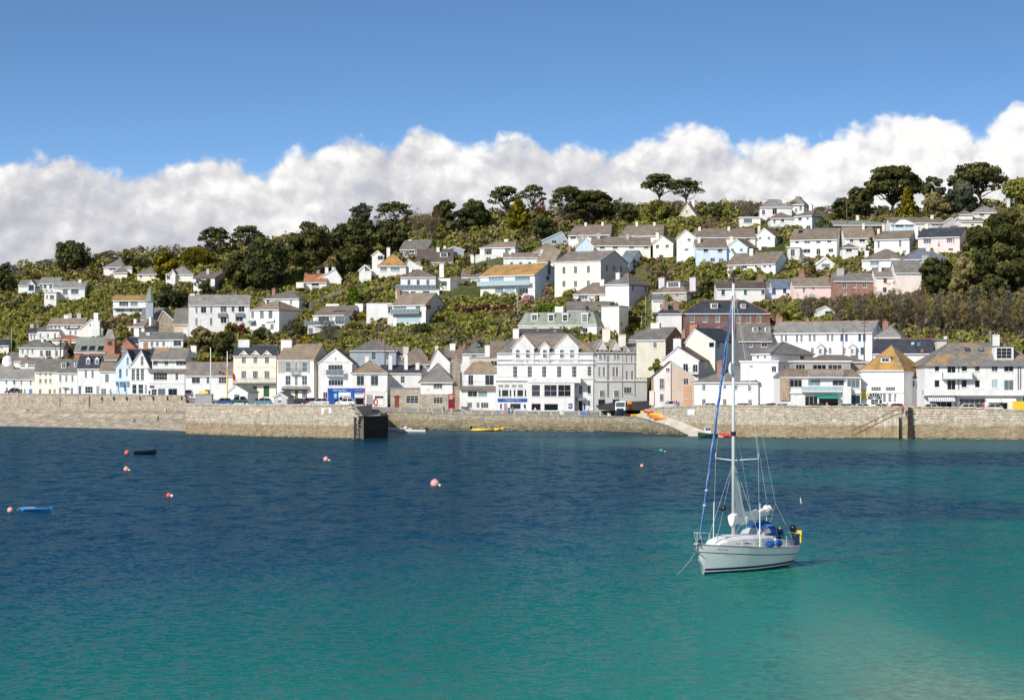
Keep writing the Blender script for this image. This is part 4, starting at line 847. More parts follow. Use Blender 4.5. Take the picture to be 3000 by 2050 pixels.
# middle left
v = hs('house', 'cream hipped roof house with bluish shaded side below the church spire', 'A2', -10, 170, 440, 302, 205, 'h', x2=500, D=11, wall='pale', rm='mix', inset=4, ridge='terra', side_wall='bluegrey', win=[('s',318,395,30,[33,120])], ch=[(70,215,44,'pale',.6,0),(245,190,34,'white',.2,0)])  # bluish shade of the right side put into its wall colour
v = hs('cottage', 'low white cottage range with slate roof under the dark shrubbery', 'A2', 105, 480, 552, 452, 372, 'g', D=7, rm='slate', win=[('6',480,535,32,[260,323,395])], ch=[(215,375,40,'white',.3,0)])
hs('cottage', '', 'A2', 482, 620, 555, 448, 380, 'g', D=7, root=v.root, rm='slate', win=[('P',470,530,90,[555])], ch=[(655,325,56,'white',.5,0)])
hs('cottage', 'dark roofed cottage in the dip left of the low white cottage range', 'A2', -20, 104, 540, 500, 432, 'g', D=7, rm='dslate')
v = hs('church', 'grey church with slate spire and long steep roof', 'B2', 130, 400, 1400, 1330, 1205, 'g', D=9, wall='greystone', rm='grey', cat='church')
a = P(380+188/K, 600+1215/K, v.O.y-2); zt = P(0, 600+932/K, v.O.y-2).z; zb2 = P(0, 600+1125/K, v.O.y-2).z; mb = MB(); mb.box(a-UPZ*6, (2.0,0,0), (0,2,0), (0,0,6+zb2-a.z)); mb.build('tower', [W['bluegrey']], v.root)
c = a+Vector((1,1,zb2-a.z)); mb = MB(); n = 8; ring = [c+Vector((1.5*math.cos(i*math.pi/4+.39),1.5*math.sin(i*math.pi/4+.39),0)) for i in range(n)]; tp = Vector((c.x, c.y, zt))
for i in range(n): mb.tri(ring[i], ring[(i+1)%n], tp)
mb.poly(ring); mb.build('spire', [R['green']], v.root)
hs('church', '', 'B2', 300, 580, 1500, 1400, 1225, 'f', apex=385, D=12, Y=v.O.y-6, root=v.root, wall='dstone', rm='grey', trim='pale')
v = hs('house', 'grey slate barn roof with tan walls left of the long white terrace', 'A2', 512, 690, 390, 268, 100, 'g', D=9, wall='tan', rm='slate', ridge='grey')
v = hs('terrace', 'long white two storey terrace with grey roof and twelve windows, left hillside', 'A2', 685, 1395, 315, 52, -58, 'g', D=9, rm='lslate', x2=1402, yaw=None, cat='terrace',
   win=[('6',78,150,26,[778,950]),('P',75,148,64,[860]),('P',68,140,74,[1093]),('v',66,135,36,[1203]),('P',66,135,74,[1300]),('6',205,290,28,[778,948]),('d',225,310,60,[855],{'f':'frame'}),('P',190,265,72,[1093]),('P',188,245,90,[1275]),('s',200,255,14,[1148])],
   ch=[(730,-78,56,'pale',.5),(795,-80,30,'pale',.6)], sky=[(505,10,30,25)])
slabx(v, 1025, 1130, 148, 192, .5, 'lead', 'bay_panel'); slabx(v, 1228, 1330, 148, 192, .5, 'lead', 'bay_panel')
v = hs('house', 'white house with brown hipped roof and two bay windows, blank shaded right wall', 'A3', -110, 228, 375, 102, 8, 'h', x2=500, D=11, rm='tan', win=[('6',130,210,32,[-80]),('9',115,212,46,[28]),('9',115,212,48,[128]),('9',275,352,46,[45]),('9',275,340,40,[147])], inset=4, ch=[(45,15,30,'brown',.4,1)])
slabx(v, 80, 180, 215, 250, .5, 'white', 'bay_base'); awning(v, -110, -40, 235, 262, 1.3, ['lead'], name='porch_roof')
v = hs('house', 'white house with grey hipped roof partly hidden behind the bay window house', 'B3', 55, 460, 1210, 1087, 1000, 'h', x2=642, D=11, rm='slate', win=[('9',1110,1160,30,[366]),('s',1105,1150,40,[100])], ch=[(170,975,40,'brown',.3,1)])
v = hs('house', 'white hillside house with brown roof, glass doors and terrace over a lower floor', 'A3', 625, 990, 292, 168, 66, 'g', x2=1262, D=13, rm='brown', ridge='tan', win=[('P',185,290,128,[748],{'g':GLASS}),('P',180,280,106,[936],{'g':GLASSL})], sw=[('v',190,235,34,[1080]),('v',195,240,38,[1182])], ch=[(1168,38,100,'white',.6,0)])
hs('house', '', 'A3', 557, 945, 420, 302, 298, 'n', D=4, Y=v.O.y-3.2, root=v.root, rm='frame', ov=.1, win=[('P',320,390,50,[600]),('P',322,370,60,[910])])
balcony(v, 575, 940, 240, 292, 3.0, 'frame', 'lett', glass=True)
slabx(v, 780, 930, 40, 66, .3, 'white', 'roof_box')
v = hs('garden_wall', 'blank tall white wall block beside the brown roofed hillside house', 'A3', 1245, 1545, 200, 45, 40, 'n', D=5, rm='white', ov=.05, cat='wall')
v = hs('house', 'white gabled house with long glazed balcony and grey shaded gable end', 'A4', 42, 425, 285, 47, -82, 'g', x2=658, D=11, rm='tan', side_wall='grey', win=[('P',60,148,150,[128],{'g':GLASSL}),('P',60,148,56,[335],{'g':GLASSL}),('P',185,268,280,[228],{'g':GLASSL})], sw=[('v',50,108,56,[455]),('s',62,112,30,[580]),('1',190,245,34,[578])], ch=[(115,-120,50,'brown',.6,1)])  # gable end painted grey to carry its shade
balcony(v, 40, 370, 100, 160, 1.2, 'wood', 'frame', glass=True); hs('house', '', 'A4', -20, 44, 285, 50, 45, 'n', D=6, root=v.root, rm='frame', Y=v.O.y+1, win=[('c',70,150,52,[12]),('d',195,275,26,[30],{'f':'frame'})])
v = hs('house', 'white hipped roof house with three french windows and tall chimneys above the gabled one', 'B4', 292, 700, 990, 838, 757, 'h', D=10, rm='brown', win=[('v',870,970,36,[390]),('v',870,970,38,[497]),('v',868,965,38,[610])], ch=[(770,685,52,'pale',.35,2),(407,722,36,'white',.8,0),(522,712,46,'white',.8,1)])
hs('house', '', 'B4', 695, 868, 1062, 865, 845, 'n', x2=1215, D=12, Y=v.O.y-1.2, root=v.root, rm='frame', ov=.05, win=[('1',885,950,74,[795]),('c',1012,1052,68,[795])], sw=[('1',895,930,22,[1022,1075])])
lo = hs('house', '', 'B4', 235, 742, 1105, 988, 980, 'n', D=4, Y=v.O.y-3.5, root=v.root, rm='lead', ov=.05, win=[('P',1005,1060,140,[320],{'g':GLASSL}),('c',1005,1040,60,[440]),('c',1000,1025,80,[590])]); balcony(lo, 235, 700, 930, 985, .1, 'lead', 'frame', glass=True)
hs('house', '', 'B4', 1000, 1260, 900, 842, 795, 'g', D=7, Y=v.O.y+5, root=v.root, rm='grey', win=[('s',845,870,40,[1090])])
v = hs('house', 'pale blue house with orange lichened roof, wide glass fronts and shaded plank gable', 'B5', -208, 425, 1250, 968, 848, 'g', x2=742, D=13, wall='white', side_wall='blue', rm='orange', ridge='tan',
   win=[('P',985,1088,180,[-25],{'g':GLASSL}),('P',985,1085,175,[280],{'g':GLASSL}),('P',1122,1190,120,[130],{'g':GLASSL}),('P',1122,1190,100,[10],{'g':GLASSL}),('P',1125,1195,140,[275],{'g':GLASSD})], sw=[('1',985,1040,42,[578])], ch=[(592,812,10,'dark',.5,0)])
balcony(v, -215, 395, 1050, 1098, 1.4, 'frame', 'frame', glass=True); balcony(v, 290, 410, 1160, 1215, 1.6, 'white', 'iron', 9)
v = hs('house', 'white upper house with flat tan roof, two storeys and bluish side', 'B4', 1215, 1625, 585, 490, 430, 'h', x2=1790, D=9, inset=2, rm='tan', side_wall='blue', win=[('P',500,580,90,[1310],{'g':GLASS}),('P',500,580,70,[1540],{'g':GLASSL})], ch=[(1525,400,50,'white',.6,1)])  # blue of the side wall is shade painted onto a white house
hs('house', '', 'B4', 1105, 1640, 698, 590, 585, 'n', D=5, Y=v.O.y-3, root=v.root, rm='frame', ov=.05, win=[('v',610,665,28,[1300]),('v',610,665,28,[1328]),('v',605,660,24,[1420]),('v',605,660,24,[1448])])
v = hs('house', 'low white flat fronted house behind the pale blue orange roofed house', 'B5', 60, 460, 860, 768, 725, 'g', D=7, rm='tan', win=[('c',825,855,36,[155,260,365])], ch=[(507,680,36,'white',.5,1),(135,690,30,'white',.4,1)])
v = hs('house', 'big cream house with slate roof, six sash windows and twin shaded gables', 'B5', 655, 1190, 1190, 812, 698, 'g', x2=1515, D=16, wall='cream', side_wall='grey', rm='mix', ridge='terra', ov=.15,  # grey on the side gables is painted shade
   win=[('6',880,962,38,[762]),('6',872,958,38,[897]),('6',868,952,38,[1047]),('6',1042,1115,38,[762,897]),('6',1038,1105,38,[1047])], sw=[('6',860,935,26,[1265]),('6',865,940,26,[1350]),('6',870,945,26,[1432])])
hs('house', '', 'B6', -130, 14, 1360, 1175, 1015, 'g', x2=235, D=11, Y=v.O.y+9, root=v.root, rm='blue', side_wall='blue', sw=[('6',1165,1250,26,[75]),('6',1172,1255,24,[155])])
hs('cottage', 'tan roofed cottage with tall dark brick chimney left of the big cream house', 'B5', 455, 660, 870, 815, 695, 'g', x2=800, D=8, rm='tan', wall='pale', side_wall='bluegrey', ch=[(828,640,46,'brown',.5,2)])
hs('bungalow', 'brown roofed bungalow half hidden by a rounded bush above the cream house', 'B5', 405, 740, 740, 705, 612, 'h', D=8, rm='tan')
v = hs('chalet', 'blue gabled chalet under the dark pine at the top of the hill', 'B5', 510, 808, 615, 570, 470, 'f', apex=735, D=9, wall='bluegrey', rm='slate', trim='blue', win=[('P',572,610,60,[650]),('c',570,605,40,[770])])
# far left hillside
v = hs('bungalow', 'white bungalow with blue framed gable window on the upper left hillside', 'B1', 215, 465, 1010, 935, 880, 'g', D=8, rm='grey', win=[('P',930,975,44,[450])])
hs('bungalow', '', 'B1', 318, 405, 1010, 930, 880, 'f', D=5, Y=v.O.y-1.5, root=v.root, rm='grey', win=[('1',930,995,60,[362],{'f':'bluef'})])
hs('bungalow', '', 'B1', 460, 690, 1005, 912, 850, 'g', D=8, root=v.root, Y=v.O.y+.4, rm='green', win=[('P',930,975,36,[525,590,650])])
v = hs('bungalow', 'white bungalow with pale flat roof and white chimney, dark hedge to its right', 'B1', 620, 985, 1090, 965, 895, 'g', D=9, rm='lslate', win=[('P',985,1050,60,[760],{'g':GLASSL}),('P',980,1040,90,[870])], ch=[(932,868,34,'white',.4,0)])
hs('bungalow', '', 'B1', 515, 655, 1112, 1018, 1014, 'n', D=6, Y=v.O.y-4, root=v.root, rm='frame', win=[('c',1050,1100,50,[605]),('s',1050,1095,24,[548])])
v = hs('house', 'house with broad grey hipped roof near the skyline right of the big cypress', 'B1', 1205, 1535, 800, 722, 622, 'h', D=10, rm='grey', win=[('P',730,760,80,[1310])])
hs('house', '', 'B1', 1325, 1480, 840, 785, 722, 'h', D=8, Y=v.O.y-5, root=v.root, rm='grey', wall='palepink')
v = hs('house', 'white house with bright orange roof and long balcony on the left hillside', 'B1', 1315, 1705, 1250, 1112, 1058, 'g', D=9, rm='orange', win=[('P',1120,1180,110,[1440]),('P',1120,1180,90,[1560],{'g':GLASSL}),('P',1208,1245,90,[1400]),('1',1195,1245,36,[1525]),('P',1205,1245,60,[1640])])
balcony(v, 1312, 1700, 1155, 1198, 1.2, 'frame', 'frame', 22)
v = hs('bungalow', 'cream bungalow with grey roof among golden trees left of the stone roofed house', 'B2', 88, 345, 868, 805, 720, 'h', D=9, wall='cream', rm='grey', win=[('P',815,850,30,[130]),('P',812,845,30,[325]),('s',812,842,18,[240])], ch=[(250,750,20,'white',.4,0)])
v = hs('house', 'house with big stone coloured hipped roof and small white gable', 'B2', 420, 740, 900, 805, 715, 'h', D=11, rm='lslate', wall='pale', win=[('P',820,870,40,[450])])
hs('house', '', 'B2', 470, 530, 860, 805, 752, 'f', D=4, Y=v.O.y-1.2, root=v.root, rm='lslate')
v = hs('house', 'white house with dark roof edge behind the small round evergreen below the tall pine', 'B2', 740, 990, 1000, 850, 785, 's', D=9, rm='brown', wall='white', side_wall='grey', x2=1090, win=[('P',860,900,60,[800])], ch=[(912,742,34,'grey',.6,0)])
v = hs('house', 'white chimneyed house with salmon roof behind the leaning pine trunk', 'B3', 520, 780, 965, 895, 800, 'g', D=8, rm='terra', win=[('P',905,945,90,[650])], ch=[(685,755,38,'pale',.5,0),(783,725,38,'white',.3,0)])
hs('house', '', 'B3', 690, 950, 920, 850, 745, 'f', apex=880, D=8, Y=v.O.y+1.5, root=v.root, rm='lslate', ch=[(865,725,44,'white',.3,3)])
slabx(v, 435, 520, 905, 970, 2.0, 'pale', 'terrace_wall')
v = hs('house', 'white house with orange hipped roof, glazed porch and chimneys between pine trunks', 'B4', 35, 355, 812, 705, 570, 'h', D=9, rm='orange', win=[('P',720,772,80,[95],{'g':GLASSL}),('P',720,772,110,[230],{'g':GLASSL})], ch=[(150,500,40,'white',.5,2)])
hs('house', '', 'B4', -40, 92, 720, 585, 530, 'f', D=8, Y=v.O.y+3, root=v.root, rm='orange', win=[('v',592,642,64,[58],{'g':GLASSD})])
hs('house', '', 'B3', 1160, 1300, 850, 760, 700, 'f', D=5, Y=v.O.y-2, root=v.root, rm='frame', win=[('P',705,770,60,[1255])])
v = hs('garage', 'white gabled outbuilding with black roof edge beside the yellow flowering bush', 'B4', 352, 500, 760, 700, 632, 'f', apex=378, D=6, rm='dslate', cat='outbuilding')
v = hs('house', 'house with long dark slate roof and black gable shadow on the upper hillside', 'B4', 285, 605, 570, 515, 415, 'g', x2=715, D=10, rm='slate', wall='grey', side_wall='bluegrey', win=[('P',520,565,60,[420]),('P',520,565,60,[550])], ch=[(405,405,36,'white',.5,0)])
v = hs('cottage', 'brown roofed cottage with white chimney and dormer beside yellow blossom', 'B4', 480, 900, 668, 660, 520, 'g', D=9, rm='dbrown', ridge='tan', do=[(795,550,612,90,'n','s','brown')], ch=[(728,492,36,'cream',.4,0)])
hs('cottage', 'small dark gabled cottage on the upper hillside right of the brown dormer cottage', 'B4', 800, 1030, 580, 520, 485, 'f', D=8, rm='slate', wall='bluegrey', ch=[(805,480,30,'white',.3,0)])
# ---------------------------------------------------------------- upper terraces, right half
v = hs('terrace', 'upper terrace row with brown roof and two cream chimneys below the wide pine', 'B5', 815, 1300, 620, 502, 392, 'h', x2=1400, D=9, rm='brown', wall='pale', inset=.8, cat='terrace', win=[('P',515,560,70,[870]),('c',510,540,50,[1075]),('P',510,545,70,[1235])], ch=[(1018,365,26,'cream',.5,0),(1215,358,26,'cream',.5,0)])
v = hs('terrace', 'upper terrace row with brown roof and dark shaded end right of the first', 'B6', -110, 400, 900, 828, 708, 'h', x2=520, D=9, rm='brown', wall='pale', side_wall='bluegrey', inset=1.0, cat='terrace', win=[('c',835,860,40,[60,180])], ch=[(105,675,28,'cream',.5,0),(310,680,24,'cream',.5,0)])  # end wall darkened in colour to stand for its shade
v = hs('terrace', 'pale terrace with brown roof ending in a cream gabled house', 'B5', 1095, 1770, 760, 628, 540, 'g', D=8, rm='brown', wall='pale', cat='terrace', win=[('c',640,672,60,[1210]),('c',640,672,60,[1360]),('c',635,668,56,[1550]),('c',632,668,54,[1720])], ch=[(1165,490,40,'grey',.4,0),(1502,500,34,'grey',.4,0)])
hs('terrace', '', 'B5', 905, 1108, 690, 640, 540, 'f', D=8, root=v.root, Y=v.O.y-1.5, wall='blue', rm='tan')
e = hs('terrace', '', 'B6', 290, 522, 1100, 925, 835, 'f', apex=402, x2=650, D=9, root=v.root, Y=v.O.y-2, wall='cream', side_wall='beige', rm='brown', win=[('c',940,985,40,[342]),('c',938,980,40,[455]),('c',1055,1100,52,[385])], sw=[('1',935,965,10,[560]),('s',945,985,12,[603])], ch=[(345,800,38,'cream',.3,1)])
v = hs('terrace', 'white terrace with gabled ends and brown roof below the hilltop villa', 'B6', 790, 1480, 960, 852, 760, 'g', D=8, rm='brown', wall='pale', cat='terrace', win=[('c',865,885,60,[880]),('c',865,885,50,[1050]),('c',855,890,56,[1395])], ch=[(832,735,28,'cream',.4,1),(1172,730,28,'cream',.4,0),(1522,718,28,'cream',.4,0)])
hs('terrace', '', 'B6', 565, 802, 1015, 862, 765, 'f', apex=672, D=9, root=v.root, Y=v.O.y-1.5, rm='brown', x2=840, win=[('c',868,900,40,[710]),('P',985,1010,50,[680])])
hs('terrace', '', 'B7', -40, 197, 1018, 840, 742, 'f', apex=76, x2=318, D=9, root=v.root, Y=v.O.y-1.5, rm='brown', side_wall='blue', win=[('c',850,880,34,[25]),('c',850,880,34,[130]),('c',960,1000,70,[75])], sw=[('s',860,900,12,[235,270])])
v = hs('terrace', 'pale blue terrace with brown roof and front gable', 'B6', 792, 1148, 1135, 975, 887, 'g', D=8, rm='brown', wall='blue', cat='terrace', win=[('c',990,1030,56,[905]),('c',988,1030,56,[1072]),('s',1095,1140,56,[985]),('c',1100,1140,60,[1085]),('c',1110,1132,40,[890])], ch=[(825,850,30,'cream',.3,0),(1202,845,34,'cream',.4,1)])
hs('terrace', '', 'B6', 1145, 1388, 1135, 965, 872, 'f', apex=1265, x2=1512, D=9, root=v.root, Y=v.O.y-1.2, rm='brown', wall='blue', side_wall='sky', win=[('c',985,1020,36,[1215]),('c',985,1020,36,[1318]),('c',1098,1135,50,[1220])])
v = hs('bungalow', 'white bungalow with brown roof and skylight below the pale blue terrace', 'B6', 1155, 1715, 1270, 1155, 1032, 'g', x2=1900, D=9, rm='brown', side_wall='blue', win=[('s',1170,1225,32,[1210]),('P',1170,1220,56,[1355]),('s',1165,1215,30,[1490]),('s',1165,1210,32,[1588]),('s',1160,1208,30,[1652])], ch=[(1437,985,44,'white',.4,0)], sky=[(1695,1060,40,24,1)])
v = hs('terrace', 'cream semi detached pair with brown roof and projecting white porch', 'B7', 380, 918, 1070, 872, 755, 'g', x2=1005, D=9, wall='pale', rm='brown', ridge='tan', cat='house', win=[('P',885,930,46,[458]),('P',885,928,70,[575]),('P',878,925,52,[705]),('P',875,920,50,[832]),('P',988,1040,80,[573]),('P',985,1060,50,[705]),('P',985,1030,60,[850])], sky=[(492,785,50,36)])
hs('terrace', '', 'B7', 355, 488, 1080, 975, 965, 'n', D=3, Y=v.O.y-2.4, root=v.root, rm='frame', win=[('6',992,1075,50,[408])])
v = hs('house', 'white house with tan lichened roof and small hipped annex in front', 'B7', 1012, 1355, 1010, 858, 742, 'g', D=9, rm='tan', win=[('P',872,915,44,[1092]),('P',872,910,70,[1215]),('s',975,1005,36,[1215])], ch=[(1228,692,26,'cream',.4,0),(1460,698,28,'cream',.6,0)])
hs('house', '', 'B7', 985, 1165, 1075, 972, 930, 'h', D=5, Y=v.O.y-3.5, root=v.root, rm='grey', win=[('P',985,1025,70,[1062])])
v = hs('house', 'white house with dark brown roof and one tall sash window, next to the pink house', 'B7', 1355, 1765, 1045, 868, 780, 'g', x2=1905, D=9, rm='brown', side_wall='grey', win=[('6',902,982,28,[1405]),('6',892,968,30,[1656]),('s',1005,1040,40,[1705])], ch=[(1408,755,28,'cream',.4,0),(1848,735,44,'white',.4,0)])
v = hs('house', 'pink house with dark slate roof and white boat plaque beside the huge dark cypress', 'B8', 355, 840, 1030, 842, 742, 'g', x2=960, D=9, wall='pink', rm='dslate', win=[('9',872,928,92,[463]),('9',862,918,70,[720]),('s',862,918,18,[768]),('c',990,1030,40,[430]),('c',980,1010,60,[735])], ch=[(462,700,36,'cream',.5,0)])
mb = MB(); q = v.fp(597, 955, .05); mb.box(q-v.U*.3, v.U*.7, v.N*.05, UPZ*.12); mb.tri(q+v.N*.05+UPZ*.2-v.U*.2, q+v.N*.05+UPZ*.2+v.U*.25, q+v.N*.05+UPZ*1.3); mb.build('boat_plaque', [W['lead']], v.root)
v = hs('bungalow', 'white hipped bungalow with brown roof in front of the tan lichened house', 'B7', 1212, 1670, 1255, 1105, 992, 'h', x2=1780, D=10, rm='brown', side_wall='bluegrey', win=[('P',1115,1185,108,[1360],{'g':GLASSL}),('1',1100,1165,60,[1575],{'g':GLASSL}),('1',1105,1165,66,[1598],{'g':GLASSL})], ch=[(1270,1010,46,'pale',.3,0)])
v = hs('house', 'grey walled house with blue slate hipped roof below the pink house', 'B8', 185, 700, 1200, 1105, 985, 'h', D=10, rm='blue', wall='bluegrey', win=[('c',1112,1175,34,[268]),('c',1110,1160,30,[330])], ch=[(470,945,44,'pale',.4,0)])
v = hs('house', 'pinkish white house with brown roof behind bare twigs, right end of cottage row', 'B8', 95, 395, 1480, 1262, 1130, 'g', D=9, rm='grey', wall='palepink', ch=[(435,1065,70,'grey',.4,2)])
hs('house', '', 'B7', 1370, 1605, 1500, 1312, 1215, 'g', D=8, root=v.root, wall='palepink', rm='grey', win=[('s',1318,1385,40,[1483],{'f':'taupe'}),('s',1435,1492,44,[1478],{'f':'taupe'})], ch=[(1420,1175,34,'pale',.3,0)])
# hilltop villa
v = hs('villa', 'white hilltop villa with grey hipped roofs and many chimneys', 'B7', 28, 395, 612, 500, 420, 'h', D=10, rm='lslate', cat='villa', win=[('P',535,595,36,[68]),('P',522,592,54,[198])], ch=[(92,425,48,'white',.5,2),(312,412,48,'white',.3,0)], inset=3)
hs('villa', '', 'B7', 345, 535, 600, 470, 380, 'h', x2=605, D=11, root=v.root, Y=v.O.y+4, rm='lslate', win=[('6',488,540,30,[500]),('s',520,560,24,[445])], ch=[(420,365,38,'white',.5,0),(470,368,38,'white',.6,0),(515,385,36,'white',.7,0)])
v = hs('house', 'white house with brown hipped roof and dark shaded side just below the hilltop villa', 'B7', 430, 630, 755, 600, 520, 'h', x2=918, D=13, rm='brown', side_wall='blue', win=[('c',625,665,44,[490]),('c',620,655,26,[580]),('P',715,755,50,[590])], sw=[('1',620,675,22,[808])], ch=[(620,478,40,'white',.4,1)])  # shaded side given a blue wall colour in place of shade
hs('house', '', 'B7', 150, 432, 712, 630, 570, 'h', D=9, root=v.root, Y=v.O.y+2, rm='brown', win=[('c',645,690,26,[195]),('c',640,680,40,[290])])
hs('garage', 'white flat roofed garage on the hilltop left of the villa', 'B6', 1300, 1540, 705, 630, 620, 'n', D=6, rm='frame', wall='pale', cat='garage', win=[('1',640,690,100,[1395],{'g':GLASSL})])
hs('bungalow', 'long low bungalow with green grey roof and dark eaves, upper right', 'B7', 880, 1520, 740, 712, 668, 'g', D=9, rm='green', wall='dark', ch=[(1158,598,34,'cream',.6,0)])
v = hs('bungalow', 'bungalow with glass conservatory on the upper right hillside', 'B8', 30, 650, 745, 685, 635, 'g', D=8, rm='brown', win=[('P',695,725,140,[580],{'g':GLASSL})], ch=[(517,595,32,'cream',.4,0)])
hs('bungalow', '', 'B8', 650, 835, 735, 680, 625, 'f', D=8, root=v.root, Y=v.O.y-.6, rm='brown', wall='grey')
cn = hs('bungalow', '', 'B8', 80, 312, 750, 695, 650, 'h', D=4, root=v.root, Y=v.O.y-4, rm='frame', wall='blue', win=[('P',698,742,100,[140],{'g':GLASSL}),('P',698,742,90,[255],{'g':GLASSL})])
v = hs('bungalow', 'bungalow with pale grey roof and tall chimney between yellow shrubs, far upper right', 'B8', 985, 1330, 625, 565, 490, 'h', D=9, rm='lslate', ch=[(1405,405,36,'white',.5,1)], win=[('P',572,610,60,[1100])]); hs('bungalow', '', 'B8', 835, 990, 640, 585, 545, 'h', D=6, root=v.root, Y=v.O.y-2, rm='grey')
hs('bungalow', 'low white bungalow half hidden by the crown of the huge dark cypress', 'B8', 850, 1110, 720, 668, 640, 'g', D=7, rm='tan')
v = hs('house', 'small stone house with steep tan gable on the skyline right of the twin pines', 'B6', 595, 790, 620, 600, 460, 'f', apex=690, D=12, x2=960, wall='beige', rm='tan', win=[('s',535,575,26,[682])], ch=[(760,425,36,'white',.3,0)])
hs('garage', 'small white garage with pointed gable among the gardens', 'B7', 685, 888, 1205, 1162, 1085, 'f', D=6, rm='frame', cat='garage', win=[('1',1160,1200,100,[790],{'g':GLASSL})])
# cottage row
v = hs('cottage', 'white cottage row with turquoise trimmed windows and brown roof', 'B6', 1030, 1590, 1590, 1447, 1372, 'g', D=8, rm='dbrown', win=[('s',1455,1525,40,[1107],{'f':'turq'}),('s',1455,1520,36,[1365],{'f':'turq'}),('c',1455,1520,44,[1568])], ch=[(1540,1300,60,'brown',.6,0)])
slabx(v, 1225, 1240, 1450, 1580, .1, 'sky', 'trim_board')
v = hs('cottage', 'white cottage with pale bay window next to the blue trimmed cottage', 'B7', 0, 165, 1540, 1440, 1362, 'g', D=8, rm='slate', win=[('s',1455,1520,40,[60])], ch=[(30,1300,56,'grey',.5,1)])
v = hs('cottage', 'white cottage with slate roof and dark blue shutters', 'B7', 166, 415, 1540, 1435, 1350, 'g', D=8, rm='blue', trim='bluef', win=[('s',1445,1515,40,[186],{'f':'doorblue'}),('s',1442,1500,38,[313],{'f':'doorblue'})], ch=[(508,1235,60,'brown',.4,2)])
v = hs('cottage', 'pink cottage with brown roof and tiny white porch gable', 'B7', 416, 882, 1545, 1420, 1335, 'g', D=8, wall='pink', rm='tan', win=[('6',1440,1498,30,[537]),('c',1430,1462,30,[648])])
gablet(v, 575, 670, 1555, 1505, 1.2, 'frame', 'slate', 1.3, name='porch_gable')
v = hs('cottage', 'brown brick cottage with three white framed sash windows', 'B7', 884, 1370, 1510, 1360, 1280, 'g', D=8, wall='brown', rm='grey', win=[('6',1375,1445,46,[1010]),('6',1370,1440,46,[1122]),('6',1370,1440,48,[1243]),('s',1488,1525,36,[1015])], ch=[(960,1215,80,'grey',.4,2)])
# middle
v = hs('house', 'white and lilac shaded house with red ridge tiles above the lane', 'B5', 1245, 1520, 1345, 1075, 950, 'h', x2=1770, D=11, rm='slate', ridge='terra', side_wall='lilac', inset=3.5, sw=[('s',1095,1165,26,[1565]),('s',1100,1170,26,[1714])], ch=[(1395,950,50,'white',.25,2)])
v = hs('bungalow', 'small white bungalow with brown hipped roof and bay windows beside the lane house', 'B5', 872, 1292, 1290, 1190, 1065, 'h', x2=1412, D=9, rm='brown', inset=4, win=[('P',1200,1262,110,[985]),('v',1212,1280,46,[1155])], ch=[(1210,1025,50,'white',.4,0)])
hs('outhouse', 'low slate roofed range in front of the small white bungalow', 'B5', 800, 1295, 1400, 1385, 1290, 'g', D=7, rm='slate', cat='house')
v = hs('block', 'plain cream flat roofed block right of the green mansard house', 'A5', 1040, 1245, 345, 72, 65, 'n', x2=1355, D=7, wall='pale', rm='lead', ov=.08, sw=[('l',250,300,22,[1275])], cat='house')
v = hs('house', 'green slate mansard house with four blue dormers behind the hotel', 'A5', 75, 985, 390, 287, 132, 'm', x2=1130, D=9, inset=1.4, rm='green', wall='pale', win=[('s',315,375,60,[265]),('s',315,375,60,[460]),('s',315,380,60,[625]),('P',315,380,60,[850])], do=[(262,155,230,76,'n','s','lead'),(455,155,245,72,'n','l','lead'),(618,155,245,72,'n','l','lead'),(845,150,275,76,'n','9','lead')], ch=[(555,72,100,'pale',.5,0)])
v = hs('hotel_range', 'dark red brick building with long dark slate roof, six white sash windows and dormers', 'A6', 466, 1492, 410, 147, 2, 'h', D=12, wall='brick', rm='dslate', ridge='terra', cat='building', inset=5.5,
   win=[('9',165,252,54,[587]),('9',168,252,56,[735]),('9',168,252,54,[882]),('9',172,258,50,[1128]),('9',175,260,50,[1245]),('9',178,260,50,[1362]),('6',310,385,46,[1128]),('6',305,345,46,[885])], do=[(845,25,95,84,'n','9','slate'),(1182,35,92,62,'n','6','slate'),(1065,38,92,50,'n','6','slate')], ch=[(1080,-15,100,'orangebrick',.5,0)])
hs('hotel_range', '', 'A6', 196, 465, 318, 147, 40, 'h', D=9, root=v.root, rm='dslate', Y=v.O.y-.5, ch=[(278,20,54,'brown',.2,2),(398,15,54,'brown',.2,2)])
v = hs('house', 'grey rubble house with lilac chimneys and wide white dormer', 'B6', 292, 682, 1600, 1488, 1345, 'h', x2=870, D=10, wall='greystone', side_wall='lilac', rm='brown', win=[('9',1495,1555,40,[390]),('9',1495,1555,38,[570])], do=[(527,1370,1435,155,'n','C','brown')], ch=[(398,1325,74,'lilac',.4,2),(760,1322,76,'lilac',.3,0)])
hs('garage', 'white gabled cottage window wall left of the dark red brick building', 'A6', 128, 260, 150, -5, -50, 'g', D=6, wall='pale', rm='slate', cat='house', win=[('9',35,98,42,[230])])
v = hs('house', 'tan stone house with brick gable end and red topped chimney below the brick building', 'A6', -60, 278, 690, 452, 320, 'g', x2=505, D=11, wall='beige', side_wall='brown', rm='slate', Y=548, win=[('6',485,555,44,[155])], sw=[('9',480,560,30,[352])], ch=[(165,262,110,'pale',.5,0),(490,340,50,'brown',.25,1)])
v = hs('house', 'cream gabled house with dark slate roof and brick chimney stack right of the tan house', 'A6', 512, 852, 700, 470, 322, 'f', apex=615, x2=1172, D=14, wall='cream', side_wall='blue', rm='dslate', Y=531, win=[('1',485,548,64,[812],{'g':GLASSD})], sw=[('s',480,550,36,[890]),('s',490,540,30,[1100])], ch=[(612,280,95,'orangebrick',.15,0)])
